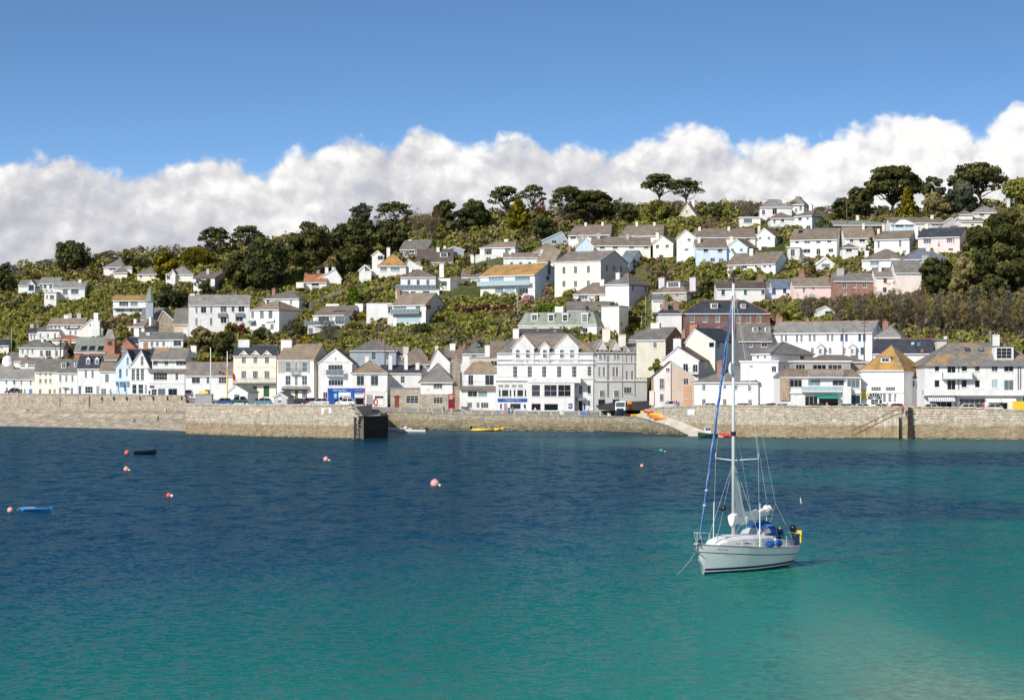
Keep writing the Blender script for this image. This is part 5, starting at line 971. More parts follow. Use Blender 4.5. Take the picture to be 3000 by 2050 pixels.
v = hs('house', 'slate hung grey house with two dormers in the mansard roof', 'A6', 1130, 1510, 590, 465, 272, 'g', D=9, wall='purple', rm='slate', ridge='terra', Y=Yf(2200)+32, win=[('s',480,540,40,[1272]),('P',450,540,70,[1425])], do=[(1322,300,370,70,'n','9','slate'),(1465,300,370,66,'n','9','slate')])
v = hs('terrace', 'long white terrace with grey slate roof and pairs of sash windows, some blue', 'A7', 0, 1172, 645, 368, 245, 'g', x2=1300, D=11, rm='lslate', ridge='terra', cat='terrace', side_wall='blue', Y=Yf(2400)+34,
   win=[('s',405,480,30,[120,170]),('s',403,485,30,[298,350]),('s',398,478,32,[447,500]),('s',395,475,30,[655,708]),('s',393,470,30,[817,872],{'f':'bluef'}),('s',390,470,34,[1027],{'f':'bluef'}),('s',390,470,34,[1080],{'f':'bluef'}),('s',550,610,36,[477]),('s',550,620,36,[683]),('s',548,625,26,[852]),('s',545,625,38,[1056],{'f':'bluef'})], ch=[(95,195,80,'brown',.5,3),(420,215,40,'brown',.5,1),(1330,240,66,'brown',.5,1)])
for x_ in (580, 950): slabx(v, x_-40, x_+40, 540, 640, 1.0, 'white', 'porch'); gablet(v, x_-42, x_+42, 545, 510, 1.0, 'white', 'lslate', 1.05, name='porch_gable'); addwins(v, [('6',560,620,36,[x_])], True, 1.02)
v = hs('house', 'white hipped roof house in front of the long white terrace', 'A6', 1285, 1500, 700, 615, 482, 'h', x2=2000, D=13, rm='grey', Y=Yf(2240)+17, inset=4, win=[('c',640,680,30,[1348]),('c',638,680,28,[1432])], sw=[('v',640,690,50,[1868])])
hs('house', '', 'A6', 1150, 1588, 960, 715, 700, 'n', x2=1720, D=9, Y=Yf(2240)+9, root=v.root, rm='frame', ov=.25, win=[('c',755,780,40,[1275]),('c',762,835,58,[1538])], sw=[('s',750,830,30,[1655])])
v = hs('house', 'house with dark slate roof and two pale roof lights behind the mossy roofed building', 'A7', 1180, 1870, 700, 610, 452, 'g', x2=1930, D=10, rm='dslate', ridge='terra', Y=Yf(2640)+16, sky=[(1640,512,44,36,1),(1710,520,52,52,1)], ch=[(1755,585,40,'brown',.0,2)])
v = hs('house', 'grey house with pale hipped roof at the end of the long white terrace', 'A7', 1200, 1500, 600, 422, 287, 'h', x2=1570, D=9, wall='grey', rm='lslate', Y=Yf(2600)+30, inset=4)
hs('house', 'low grey flat roofed annex with white end wall beside the roof lights', 'A8', 575, 690, 600, 465, 460, 'n', D=8, wall='beige', rm='lead', Y=Yf(2750)+18, ch=[(672,415,16,'white',.3,0)])
v = hs('chalet', 'little white chalet with pointed gable in front of the brown wood', 'A7', 500, 735, 165, 118, 66, 'f', apex=628, D=6, rm='grey', cat='chalet', win=[('P',125,160,90,[670],{'f':'teal'})])
# roofs just behind the waterfront, centre
v = hs('house', 'grey hipped roof house with shaded bay windows behind the sailing club', 'A3', 1050, 1600, 730, 580, 470, 'h', D=11, rm='slate', wall='bluegrey', Y=Yf(1090)+22, win=[('9',600,690,44,[1490]),('P',600,690,50,[1330])], ch=[(1440,440,24,'brown',.3,0)])
v = hs('house', 'brown roofed house with white end gable and pots behind the stone shop', 'A4', 115, 490, 840, 732, 562, 'h', x2=520, D=9, inset=3, rm='brown', Y=Yf(1210)+15, win=[('c',750,800,40,[372]),('9',745,800,46,[452])], ch=[(195,535,64,'beige',.4,0),(440,655,24,'pot',.1,0)])
hs('house', '', 'A4', 480, 705, 840, 715, 562, 'f', apex=556, D=12, Y=Yf(1210)+13, root=v.root, rm='dslate', ch=[(554,530,38,'pale',.1,1)])
v = hs('house', 'house with red ridged brown roof and small white chimney behind the square house', 'A4', 640, 870, 790, 700, 548, 'g', D=10, rm='brown', ridge='terra', Y=Yf(1330)+22, ch=[(738,500,64,'white',.4,0)])
v = hs('house', 'white house with slate hipped roof and roof light left of the hotel gable', 'A4', 850, 1130, 860, 615, 478, 'h', D=11, rm='slate', inset=5, Y=Yf(1390)+12, win=[('9',632,668,54,[987])], sky=[(1038,532,50,32,1)])
hs('house', 'house with mottled brown roof squeezed between the slate roof and the hotel', 'A4', 1180, 1420, 800, 650, 480, 'g', D=10, rm='brown', Y=Yf(1480)+17)
v = hs('house', 'grey roofed house behind the hotel side wing with pink wall', 'A5', 1362, 1640, 560, 452, 345, 'h', D=9, rm='slate', wall='palepink', Y=600)
hs('house', 'low white house behind the stone building with a beige chimney', 'A4', 70, 190, 800, 640, 550, 'g', D=8, rm='brown', Y=Yf(1170)+26)
hs('garage', 'low roof ridge with two roof lights just behind the big hotel', 'A5', 80, 590, 470, 385, 335, 'g', D=7, rm='dbrown', Y=Yf(1580)+22, cat='outbuilding', sky=[(300,362,50,24,1),(500,368,50,24,1)])
# ---------------------------------------------------------------- quays, walls, beach, slipway
QX = [-900,0,540,560,700,1090,1130,1150,1450,1740,1875,1905,1975,2050,2110,2160,2300,2700,3000,3900]
QY = [652,628,600,562,557,556,556,556,545,530,515,511,498.5,484.5,475,470,464,457,452,440]
QZ = [7.9,7.7,7.3,5.9,5.6,4.6,4.2,3.95,3.5,3.4,3.4,5.0,5.1,5.1,5.1,5.1,5.1,5.1,5.0,5.0]
qy = lambda px: float(np.interp(px, QX, QY)); qz = lambda px: float(np.interp(px, QX, QZ))
def XY(px, Y): return Vector(((px-CX)*Y/F, Y, 0))
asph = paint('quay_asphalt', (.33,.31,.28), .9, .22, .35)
mb = MB(); pxs = sorted(set(list(np.arange(-900, 3901, 50.))+QX)); rows = []
for px in pxs:
    a = XY(px, qy(px)+.4); a.z = qz(px); m_ = XY(px, Yf(px)-3); m_.z = Zf(px)+.03; b_ = XY(px, Yf(px)+7); b_.z = Zf(px)+.03; rows.append((a, m_, b_))
for r0, r1 in zip(rows, rows[1:]):
    mb.quad(r0[0], r1[0], r1[1], r0[1]); mb.quad(r0[1], r1[1], r1[2], r0[2])
struct(mb.build('quay_road', asph))
# masonry: real stones with recessed joints
def wallstone(key, up, lo, line, weed=None):
    m, nt, b = principled(key)
    pos = nd(nt, 'ShaderNodeNewGeometry'); z = nd(nt, 'ShaderNodeSeparateXYZ', {0: pos.outputs['Position']}).outputs[2]
    rnd = mth(nt, 'FRACT', mth(nt, 'ADD', pos.outputs['Random Per Island'], nd(nt, 'ShaderNodeObjectInfo').outputs['Random']))
    n = nd(nt, 'ShaderNodeTexNoise', {'Vector': pos.outputs['Position'], 'Scale': .9, 'Detail': 6.0, 'Roughness': .7}).outputs['Fac']
    n2 = nd(nt, 'ShaderNodeTexNoise', {'Vector': vmth(nt, 'MULTIPLY', pos.outputs['Position'], (1,1,.25)), 'Scale': .35, 'Detail': 5.0, 'Roughness': .7}).outputs['Fac']
    c = ramp(nt, rnd, [(0, tuple(x*.74 for x in up)), (.3, tuple(x*.93 for x in up)), (.6, up), (.85, tuple(min(1, x*1.12) for x in up)), (1, (up[0]*1.0, up[1]*.86, up[2]*.72))])
    l = ramp(nt, rnd, [(0, tuple(x*.8 for x in lo)), (1, tuple(x*1.1 for x in lo))])
    f = nd(nt, 'ShaderNodeMapRange', {'Value': mth(nt, 'MULTIPLY_ADD', n2, 1.6, mth(nt, 'SUBTRACT', z, .8)), 'From Min': line-.25, 'From Max': line+.25}).outputs[0]
    c = mixc(nt, f, l, c)
    if weed:
        w = nd(nt, 'ShaderNodeMapRange', {'Value': mth(nt, 'MULTIPLY_ADD', n2, -5.0, z), 'From Min': -1.1, 'From Max': -2.3}).outputs[0]
        c = mixc(nt, mth(nt, 'MULTIPLY', w, .8), c, weed)
    wet = nd(nt, 'ShaderNodeMapRange', {'Value': mth(nt, 'MULTIPLY_ADD', n, .3, z), 'From Min': .22, 'From Max': .5}).outputs[0]
    c = mixc(nt, wet, (.05,.05,.03), c)
    c = mixc(nt, 1.0, c, ramp(nt, n, [(.3, (.58,.57,.55)), (.52, (.95,.95,.95)), (.70, (1.16,1.16,1.16))]), 'MULTIPLY')
    nt.links.new(c, b.inputs['Base Color']); b.inputs['Roughness'].default_value = .9; b.inputs['Specular IOR Level'].default_value = .2
    return m
ST1 = wallstone('quay_stone', (.57,.50,.40), (.38,.29,.175), 2.5)
ST2 = wallstone('quay_stone_weedy', (.40,.36,.28), (.30,.25,.15), 2.2, (.075,.07,.03))
ST3 = wallstone('sea_wall_stone', (.46,.41,.34), (.44,.37,.28), 4.0)
STD = wallstone('pier_end_stone', (.035,.035,.03), (.02,.02,.015), 2.0)
MORT = paint('mortar', (.40,.345,.265), .95, .25, .5)
def chip(k):
    r = random.Random(k); j = lambda a: r.uniform(-a, a)
    me = bpy.data.meshes.new('stone'); f = .07
    v = [(-.5,0,-.5), (.5,0,-.5), (.5,0,.5), (-.5,0,.5)]
    w = [(-.5+f+j(.05),-1,-.5+f*1.4+j(.06)), (.5-f+j(.05),-1+j(.2),-.5+f*1.4+j(.06)), (.5-f+j(.05),-1+j(.2),.5-f*1.4+j(.06)), (-.5+f+j(.05),-1+j(.1),.5-f*1.4+j(.06))]
    me.from_pydata(v+w, [], [(4,5,6,7), (0,1,5,4), (1,2,6,5), (2,3,7,6), (3,0,4,7)]); return me
def masonry(root, pts, mat, core, nmax=300, rh=(.26,.50), rl=(.28,1.1), foot=-1.0, thick=1.2, cope=True, seed=1, visible=None, cmat=None):
    """pts: (x, y, ztop) along the foot of the face, left to right as seen"""
    r = random.Random(seed); meshes = []
    for k in range(6):
        me = chip(seed*10+k); me.materials.append(mat); meshes.append(me)
    mb = MB(); stones = []
    for (p, z0), (q, z1) in zip(pts, pts[1:]):
        d = Vector((q.x-p.x, q.y-p.y, 0)); L = d.length; u = d/L; n = Vector((u.y, -u.x, 0))
        a, b_ = Vector((p.x, p.y, 0)), Vector((q.x, q.y, 0))
        mb.hull8([Vector((a.x,a.y,foot)), Vector((b_.x,b_.y,foot)), Vector((b_.x,b_.y,foot))-n*thick, Vector((a.x,a.y,foot))-n*thick, Vector((a.x,a.y,z0)), Vector((b_.x,b_.y,z1)), Vector((b_.x,b_.y,z1))-n*thick, Vector((a.x,a.y,z0))-n*thick])
        z = -.35
        while z < max(z0, z1):
            h = r.uniform(*rh); s = -r.uniform(0, .6)
            while s < L:
                l = r.uniform(*rl); s2 = s+l; c = (max(s,0)+min(s2,L))/2; zt = z0+(z1-z0)*c/L
                w_ = min(s2, L)-max(s, 0)
                if w_ > .15 and z+h*.6 < zt:
                    hh = min(h, zt-z)*r.uniform(.72, 1.04); o = a+u*c; o.z = z+h/2+r.uniform(-.05, .05); stones.append((w_*hh, o, u, w_-.05, hh-.05, r.uniform(.05,.13), r.randrange(6)))
                s = s2
            z += h
        if cope:
            s = 0.
            while s < L-.2:
                l = min(r.uniform(1.0, 1.9), L-s); c = s+l/2; o = a+u*c; o.z = z0+(z1-z0)*c/L+.1; stones.append((l*.4 if r.random() < .3 else .01, o, u, l-.04, .26, .22, r.randrange(6))); s += l
    mb.build('wall_core', [cmat or MORT], root)
    vis = [s for s in stones if visible is None or visible(s[1])]
    vis.sort(key=lambda s: -s[0]*(F/s[1].y)**2)
    ind = vis[:nmax]; ids = set(map(id, ind)); base = Vector(root.location)
    for s in ind:
        o = bpy.data.objects.new('stone', meshes[s[6]]); COL.objects.link(o); o.parent = root; o.location = s[1]-base
        o.rotation_euler = (0, 0, math.atan2(s[2].y, s[2].x)); o.scale = (s[3], s[5], s[4])
    rest = [s for s in stones if id(s) not in ids]
    V, Fc = [], []; tmpl = [[Vector(v.co) for v in me.vertices] for me in meshes]; fs = [(4,5,6,7), (0,1,5,4), (1,2,6,5), (2,3,7,6), (3,0,4,7)]
    for s in rest:
        n = Vector((-s[2].y, s[2].x, 0)); k = len(V)
        for c in tmpl[s[6]]: V.append(tuple(s[1]-base+s[2]*c.x*s[3]+n*c.y*s[5]+UPZ*c.z*s[4]))
        Fc += [tuple(k+i for i in f) for f in fs]
    if V:
        me = bpy.data.meshes.new('small_stones'); me.from_pydata(V, [], Fc); me.materials.append(mat); o = bpy.data.objects.new('small_stones', me); COL.objects.link(o); o.parent = root; o['kind'] = 'stuff'
inview = lambda p: -20 < PXY(p)[0] < 3020
# right-hand quay wall
rw = empty('quay_wall', XY(2500, 460), 'long pale stone quay wall on the right with tan tide band', 'wall')
masonry(rw, [(XY(x, y), z) for x, y, z in ((1904,510.5,5.05),(1950,502,5.5),(2000,492.5,5.75),(2050,483.5,5.95),(2110,474,6.1),(2160,469,6.1),(2300,463,6.05),(2660,457,5.95),(2860,454,5.75),(3000,452,5.25),(3400,445,5.1))], ST1, 0, seed=3, visible=inview)
cw = empty('quay_wall', XY(1500, 545), 'weedy stone quay wall in front of the hotel, falling to the slipway', 'wall')
masonry(cw, [(XY(x, y), z) for x, y, z in ((1085,556,4.3),(1150,556,3.95),(1450,545,3.45),(1740,530,3.35),(1880,510,3.2),(1960,494,1.7),(2015,481,.1))], ST2, 0, seed=5, visible=inview)
lw = empty('sea_wall', XY(250, 615), 'long low rubble sea wall above the beach on the left', 'wall')
masonry(lw, [(XY(x, y), z) for x, y, z in ((-400,638,8.0),(0,627.6,7.85),(300,612.5,7.75),(545,599.6,7.45))], ST3, 0, nmax=200, seed=7, visible=inview, foot=1)
mb = MB()
for px in (25,52,90,172,258,296,331,369,408,447,488,530):
    a = XY(px, qy(px)-.7); a.z = P(px, 1190, a.y).z; mb = MB(); a.z += 1.6 if px > 280 else 0; mb.box(a, (.24,0,0), (0,.3,0), (0,0,.85 if px > 280 else 2.8)); mb.build('drain_slot' if px > 280 else 'buttress', [W['dark'] if px > 280 else ST3], lw)
# pier
pr = empty('pier', XY(800, 475), 'broad stone pier with parapet, car park and dark weed covered end', 'pier')
PL, PR_, PE = XY(543, 499), XY(1050, 454), XY(1135, 460)
masonry(pr, [(XY(545,499), 6.1), (XY(700,484), 6.15), (XY(860,470), 6.2), (XY(1024,456.3), 6.3), (XY(1050,454), 4.2)], ST1, 0, seed=9, visible=inview)
masonry(pr, [(PR_, 4.1), (PE, 4.1)], STD, 0, nmax=60, rh=(.5,.8), rl=(.8,1.6), seed=11, cmat=W['dark'])
masonry(pr, [(PE, 4.1), (XY(1128, 520), 4.1)], STD, 0, nmax=0, seed=12, cmat=W['dark'])
mb = MB(); zz = 5.95
pts = [XY(546,500.5), XY(700,485.2), XY(860,471.2), XY(1020,458), XY(1078,500), XY(1090,557), XY(545,562)]
for p in pts: p.z = zz
pts[5].z = 5.2; pts[6].z = 6.0; mb.poly(pts)
q = [XY(1020,458), XY(1051,455), XY(1134,461), XY(1128,520), XY(1090,557), XY(1078,500)]
for p in q: p.z = 4.08
mb.poly(q); a, b_, c = XY(1020,458), XY(1078,500), XY(1090,557)
for s, t in ((a, b_), (b_, c)): mb.quad(Vector((s.x,s.y,4.0)), Vector((t.x,t.y,4.0)), Vector((t.x,t.y,zz)), Vector((s.x,s.y,zz)))
mb.build('deck', [asph], pr)
mb = MB(); a = XY(545,499); b_ = XY(545,562); mb.hull8([Vector((a.x,a.y,-1)), Vector((b_.x,b_.y,-1)), Vector((b_.x+1,b_.y,-1)), Vector((a.x+1,a.y,-1)), Vector((a.x+.4,a.y,6.1)), Vector((b_.x,b_.y,6.1)), Vector((b_.x+1,b_.y,6.1)), Vector((a.x+1,a.y,6.1))]); mb.build('side_wall', [ST1], pr)
for x0_, y0_, x1_, y1_ in ((941,1195,960,1213),(963,1193,987,1211)):
    Yp = 456.0+(1024-x0_)*.0825; a = P(x0_, y1_, Yp-.35); b_ = P(x1_, y0_, Yp-.35); mb = MB(); mb.box(a, (b_.x-a.x,-.15,0), (0,.06,0), (0,0,b_.z-a.z)); tag(mb.build('notice_board', [W['frame']], loc=a), 'square white notice board on pier face, '+('left' if x0_ < 950 else 'right')+' of two', 'sign')
a = P(2014, 1215, 489.6); b_ = P(2035, 1199, 485.8); mb = MB(); mb.box(a, (b_.x-a.x,-3.8,0), (0,.06,0), (0,0,b_.z-a.z)); tag(mb.build('notice_board', [W['canvasw']], loc=a), 'blank white notice board on the right quay wall near the slipway', 'sign')
# timber fender and stairs on the right wall
a = XY(2660, 456.4); mb = MB()
mb.hull8([a+Vector((0,-.5,-.5)), a+Vector((.9,-.5,-.5)), a+Vector((1.0,0,-.5)), a+Vector((-.1,0,-.5)), a+Vector((0.05,-.3,6.0)), a+Vector((.55,-.3,6.0)), a+Vector((.6,0,6.0)), a+Vector((0,0,6.0))])
for i in range(5): mb.box(a+Vector((-.05,-.55,.6+i*1.15)), (.9,0,0), (0,.1,0), (0,0,.22))
tag(mb.build('fender_post', [paint('timber_wet', (.035,.03,.022), .8)], loc=a), 'tall dark timber fender post standing against the right quay wall', 'post')
st = empty('steps', XY(2560, 458), 'stone landing steps with rusty handrails on the right quay wall', 'steps')
s0 = P(2497, 1277, 457.5); s1 = P(2632, 1212, 456.5); n = 18
for i in range(n):
    p = s0.lerp(s1, i/n); w_ = (s1.x-s0.x)/n; mb = MB(); mb.box(Vector((p.x, p.y-.2, -.6)), (w_*1.02,-.15,0), (0,1.6,0), (0,0,p.z+.6)); mb.build('step', [ST1], st)
for off, zz_ in ((.0, 1.05), (.0, .1)):
    mb = MB(); a, b_ = s0+Vector((0,-.3,zz_)), s1+Vector((0,-.3,zz_)); mb.cyl(a, b_, .07, .07, 6)
    if zz_ > 1:
        for i in range(7): p = a.lerp(b_, i/6); mb.cyl(p, p-UPZ*1.0, .05, .05, 5)
    mb.build('handrail', [paint('rusty_iron', (.12,.07,.04), .8)], st)
st = empty('steps', XY(1370, 553), 'weathered stone steps going down the quay beside a yellow boat', 'steps')
s0 = P(1345, 1210, 553); s1 = P(1412, 1252, 551); n = 14
for i in range(n):
    p = s0.lerp(s1, i/n); mb = MB(); mb.box(Vector((p.x, p.y-1.7, -.6)), ((s1.x-s0.x)/n*1.02,0,0), (0,2.2,0), (0,0,p.z+.6)); mb.build('step', [ST2], st)
mb = MB(); mb.cyl(s0+Vector((.6,-1.7,1.0)), s1+Vector((.6,-1.7,1.0)), .07, .07, 6)
for i in range(5): p = (s0+Vector((.6,-1.7,1))).lerp(s1+Vector((.6,-1.7,1)), i/4); mb.cyl(p, p-UPZ*1.1, .05, .05, 5)
mb.build('handrail', [W['pale']], st)
# slipway and beach
mb = MB(); slipm = paint('slip_concrete', (.60,.54,.45), .9, .2, .3)
SLN = [(1865,1219,514),(1960,1250,494.5),(2022,1282,479)]; SLF = [(1903,1200,511.5),(2000,1230,493.5),(2118,1270,474)]
L_ = [P(*q) for q in SLN]; R_ = [P(*q) for q in SLF]; L_.append(L_[2]+(L_[2]-L_[1])*.25); R_.append(R_[2]+(R_[2]-R_[1])*.3)
for q in (L_, R_): q[-1].z = -.8
for i in range(3): mb.quad(L_[i], R_[i], R_[i+1], L_[i+1])
mb.quad(L_[0], R_[0], Vector((R_[0].x, R_[0].y+12, 5.0)), Vector((L_[0].x, L_[0].y+12, 4.0)))
def slipY(px, py):
    n = np.interp(px, [q[0] for q in SLN], [q[1] for q in SLN]); f_ = np.interp(px, [q[0] for q in SLF], [q[1] for q in SLF]); yn = np.interp(px, [q[0] for q in SLN], [q[2] for q in SLN]); yf_ = np.interp(px, [q[0] for q in SLF], [q[2] for q in SLF])
    return float(yf_+(yn-yf_)*(py-f_)/(n-f_))
struct(mb.build('slipway', slipm))
mb = MB(); bm = paint('beach_shingle', (.47,.39,.29), .95, .35, .5, bump=.6); rows = []
for px in np.arange(-700, 620, 12.):
    yw = float(np.interp(px, [-700,0,300,545,620], [640,608,575,538,536])); yt = qy(min(px, 540))-.2; ft = P(px, 1201, yt).z; row = []
    for t in np.linspace(0, 1, 22):
        Y = yw-9+(yt+1.5-yw+9)*t; z = -.7+(ft+.7)*(t**.85); z += .22*math.sin(px*.05+t*23)*math.sin(px*.021-t*11)+.14*math.sin(px*.19+t*41)
        if t > .62: z = max(z, ft*.82) if px > 60 else z
        p = XY(px, Y); p.z = z; row.append(p)
    rows.append(row)
for r0, r1 in zip(rows, rows[1:]):
    for i in range(21): mb.quad(r0[i], r1[i], r1[i+1], r0[i+1])
struct(mb.build('beach', bm, smooth=True))
for px, py, w_, h_ in ((52,1207,28,9),(222,1221,13,4),(24,1236,16,5),(478,1210,9,15)):
    a = P(px, py, qy(px)-4); s = a.y/F; mb = MB(); mb.hull8([a+Vector(e) for e in ((0,0,-1.4),(w_*s,-.6,-1.4),(w_*s,2,-1.4),(0,2,-1.4),(.2,.2,h_*s*.8),(w_*s*.9,0,h_*s),(w_*s*.9,1.6,h_*s*.8),(.2,1.6,h_*s))])
    tag(mb.build('rock', [ST3], loc=a), {52:'large square tan rock block on the beach at the far left', 222:'small dark rock in the middle of the left beach', 24:'low dark weedy rock near the water at the far left', 478:'upright dark rock slab against the sea wall beside the pier'}[px], 'rock')
# ---------------------------------------------------------------- quay furniture
PT = TL
def q4(x): return 1140+x/K
posts = [1140+x/K for x in (128,335,450,498,620,725,950,1075,1200,1315,1455)]+[1500+x/K for x in (170,315,455,600,780,1025)]
pm = paint('granite_post', (.50,.44,.36), .9); proto = None
for i, px in enumerate(posts):
    yy = qy(px)+.9; z = qz(px); p = XY(px, yy); p.z = z
    if proto is None:
        mb = MB(); mb.hull8([Vector(e) for e in ((-.2,-.2,0),(.2,-.2,0),(.2,.2,0),(-.2,.2,0),(-.16,-.16,1.15),(.16,-.16,1.15),(.16,.16,1.2),(-.16,.16,1.2))]); proto = mb.build('railing_post', [pm]); o = proto
    else: o = proto.copy(); COL.objects.link(o)
    o.location = p; tag(o, 'short pale granite post in the row along the quay edge', 'post', 'granite posts along the quay edge')
mb = MB(); pp = sorted(posts)
for a, b_ in zip(pp[9:], pp[10:]):
    for h_ in (.95,): mb.cyl(XY(a, qy(a)+.9)+UPZ*(qz(a)+h_), XY(b_, qy(b_)+.9)+UPZ*(qz(b_)+h_), .035, .035, 5)
tag(mb.build('guard_rail', [W['frame']], loc=XY(1500,546)), 'thin white rail linking the granite posts in front of the hotel', 'railing')
# huts on the pier
v = hs('shed', 'white shed with olive tarpaulin roof beside the flagpole on the pier', 'A2', 1138, 1370, 1190, 1065, 985, 'f', apex=1232, x2=1495, D=6, Y=548, rm='green', cat='shed', found=1.5, win=[('1',1090,1140,70,[1245],{'g':GLASSL})])
v = hs('hut', 'small grey stone hut with dark slate roof on the pier', 'A3', 168, 322, 1198, 1120, 1072, 'f', x2=400, D=4.5, Y=486, wall='grey', rm='slate', cat='hut', found=1, win=[('1',1162,1190,50,[235],{'g':GLASSD})]); sign(v, 215, 1133, 260, 1150, 'frame', off=.04)
v = hs('kiosk', 'pale grey service box on the pier beside the white flagpole', 'A2', 762, 955, 1188, 1102, 1098, 'n', D=2.5, Y=506, wall='lett', rm='lead', ov=.05, cat='kiosk', found=1)
a = v.fp(790, 1098, -.6)+UPZ*.28; mb = MB(); mb.hull8([a+Vector(e) for e in ((0,0,0),(2.1,0,0),(2.1,1.2,0),(0,1.2,0),(.3,.2,.55),(1.9,.2,.55),(1.9,1,.55),(.3,1,.55))]); tag(mb.build('dinghy_cover', [W['yellow']], loc=a), 'yellow covered bundle lying on the pale grey service box', 'bundle')
# telephone box
a = P(1313, 1197, 556); tb = empty('telephone_box', a, 'red telephone box beside the square stone house', 'phone box'); w_ = 20*556/F; h_ = 43*556/F; mb = MB()
for e in ((0,0),(w_-.16,0),(0,w_-.16),(w_-.16,w_-.16)): mb.box(a+Vector((e[0],e[1],0)), (.16,0,0), (0,.16,0), (0,0,h_*.84))
mb.box(a, (w_,0,0), (0,w_,0), (0,0,.25)); mb.box(a+UPZ*h_*.82, (w_,0,0), (0,w_,0), (0,0,h_*.10)); mb.box(a+Vector((-.05,-.05,h_*.92)), (w_+.1,0,0), (0,w_+.1,0), (0,0,.08)); mb.build('frame', [W['red']], tb)
mb = MB(); mb.ball(a+Vector((w_/2,w_/2,h_*.92+.05)), (w_*.5,w_*.5,h_*.09), 12, 6); mb.build('roof', [W['red']], tb, True)
mb = MB()
for i in range(7): mb.box(a+Vector((.16,.02,.3+i*h_*.075)), (w_-.32,0,0), (0,.05,0), (0,0,.05))
for i in range(2): mb.box(a+Vector((.16+(w_-.32)*(i+1)/3-.02,.02,.3)), (.05,0,0), (0,.05,0), (0,0,h_*.52))
d_ = mb.build('door', [W['red']], tb); mb = MB(); mb.box(a+Vector((.1,.08,.25)), (w_-.2,0,0), (0,w_-.2,0), (0,0,h_*.57)); mb.build('pane', [GLASS], d_)
mb = MB(); mb.box(a+Vector((.2,-.02,h_*.84)), (w_-.4,0,0), (0,.03,0), (0,0,h_*.055)); sg_ = mb.build('sign', [W['frame']], tb); text(sg_, 'TELEPHONE', a+Vector((.26,-.035,h_*.85)), Vector((1,0,0)), UPZ, h_*.035, w_-.52, W['dark'])
# flagpoles, poles and wires
def pole(px, y1, y0, Y, r=.1, mat='lett', label='', cat='pole', name='flagpole', top=None):
    a, b_ = P(px, y0, Y), P(px, y1, Y); rt = empty(name, a, label, cat); mb = MB(); mb.cyl(a-UPZ*1.5, b_, r, r*.6, 8); mb.ball(b_, r*1.2, 8, 5); mb.build('pole', [W[mat]], rt, True)
    return rt, a, b_
pole(617, 1021, 1178, 520, .13, 'frame', 'tall white flagpole behind the pale service box', 'flagpole')
rt, a, b_ = pole(666, 1031, 1180, 520, .13, 'frame', 'flagpole with yellow lower half beside the white shed', 'flagpole'); mb = MB(); mb.cyl(a, a+UPZ*(b_.z-a.z)*.72, .16, .14, 8); mb.build('painted_section', [W['yellow']], rt)
def flag(px, py, w, h, Y, mat, label, droop=.3):
    a = P(px, py, Y); s = Y/F; mb = MB(); n = 8; g = []
    for i in range(n+1):
        t = i/n; g.append([a+Vector((t*w*s, .25*math.sin(t*6), -t*t*h*s*droop-j*h*s/4)) for j in range(5)])
    for i in range(n):
        for j in range(4): mb.quad(g[i][j], g[i+1][j], g[i+1][j+1], g[i][j+1])
    tag(mb.build('flag', [W[mat]], loc=a), label, 'flag')
flag(641, 1087, 17, 8, 520, 'doorred', 'dark red flag flying left of the yellow flagpole', .6); flag(682, 1092, 8, 20, 575, 'red', 'red flag hanging on the cream hotel balcony', .5)
def telegraph(px, y1, y0, label, Y=None, arms=True, mat='wood', name='telegraph_pole'):
    Y = Y or Yat(px, y0); rt, a, b_ = pole(px, y1, y0, Y, .14, mat, label, 'pole', name)
    if arms:
        mb = MB(); mb.box(b_+Vector((-.9,-.06,-.5)), (1.8,0,0), (0,.12,0), (0,0,.12)); mb.box(b_+Vector((-.6,-.06,-1.1)), (1.2,0,0), (0,.12,0), (0,0,.1)); mb.build('cross_arm', [W['wood']], rt)
    return b_
T1 = telegraph(1111, 953, 1003, 'telegraph pole in scrub right of the hillside terrace house'); T2 = telegraph(1128, 966, 1056, 'dark telegraph pole in front of the grey hipped roof', Yf(1128)+20)
T3 = telegraph(2470, 965, 1042, 'telegraph pole in front of the long white terrace, left one', Yf(2470)+26); T4 = telegraph(2532, 940, 1054, 'taller telegraph pole at the right end of the long white terrace', Yf(2532)+26)
T5 = telegraph(2220, 820, 884, 'telegraph pole in front of the white cottage row'); T6 = telegraph(2481, 583, 690, 'slim telegraph pole below the golden tree near the hilltop'); T7 = telegraph(2406, 692, 752, 'telegraph pole in front of the cream semi detached pair')
T8 = telegraph(2444, 812, 868, 'telegraph pole between the pink and brick cottages'); T9 = telegraph(1517, 842, 935, 'grey pole below the pale blue house with orange roof', mat='lett'); T10 = telegraph(2285, 878, 912, 'telegraph pole above the dark red brick building')
telegraph(34, 961, 1013, 'pale lattice mast with aerials at the far left', Yf(34)+40, True, 'lett', 'aerial_mast'); telegraph(2260, 912, 948, 'short pole at the right end of the brick building', arms=False); telegraph(1229, 720, 775, 'thin pole in front of the brown dormer cottage', arms=False); telegraph(1217, 726, 765, 'short pole right of the orange hipped roof', arms=False)
telegraph(837, 676, 708, 'telegraph pole on the skyline left of the big pine'); telegraph(334, 815, 880, 'telegraph pole left of the bright orange roof house', arms=False); telegraph(2901, 973, 1004, 'short pole on the roofline behind the right hand flats', Yf(2901)+14, False, 'lett')
def wire(a, b_, label, sag=1.0, n=3):
    mb = MB()
    for k in range(n):
        o = Vector((0, 0, -.3*k)); mb.tube([a.lerp(b_, t)+o-UPZ*sag*4*t*(1-t) for t in np.linspace(0, 1, 13)], .012, 4)
    tag(mb.build('overhead_wire', [W['lett']], loc=a), label, 'wire')
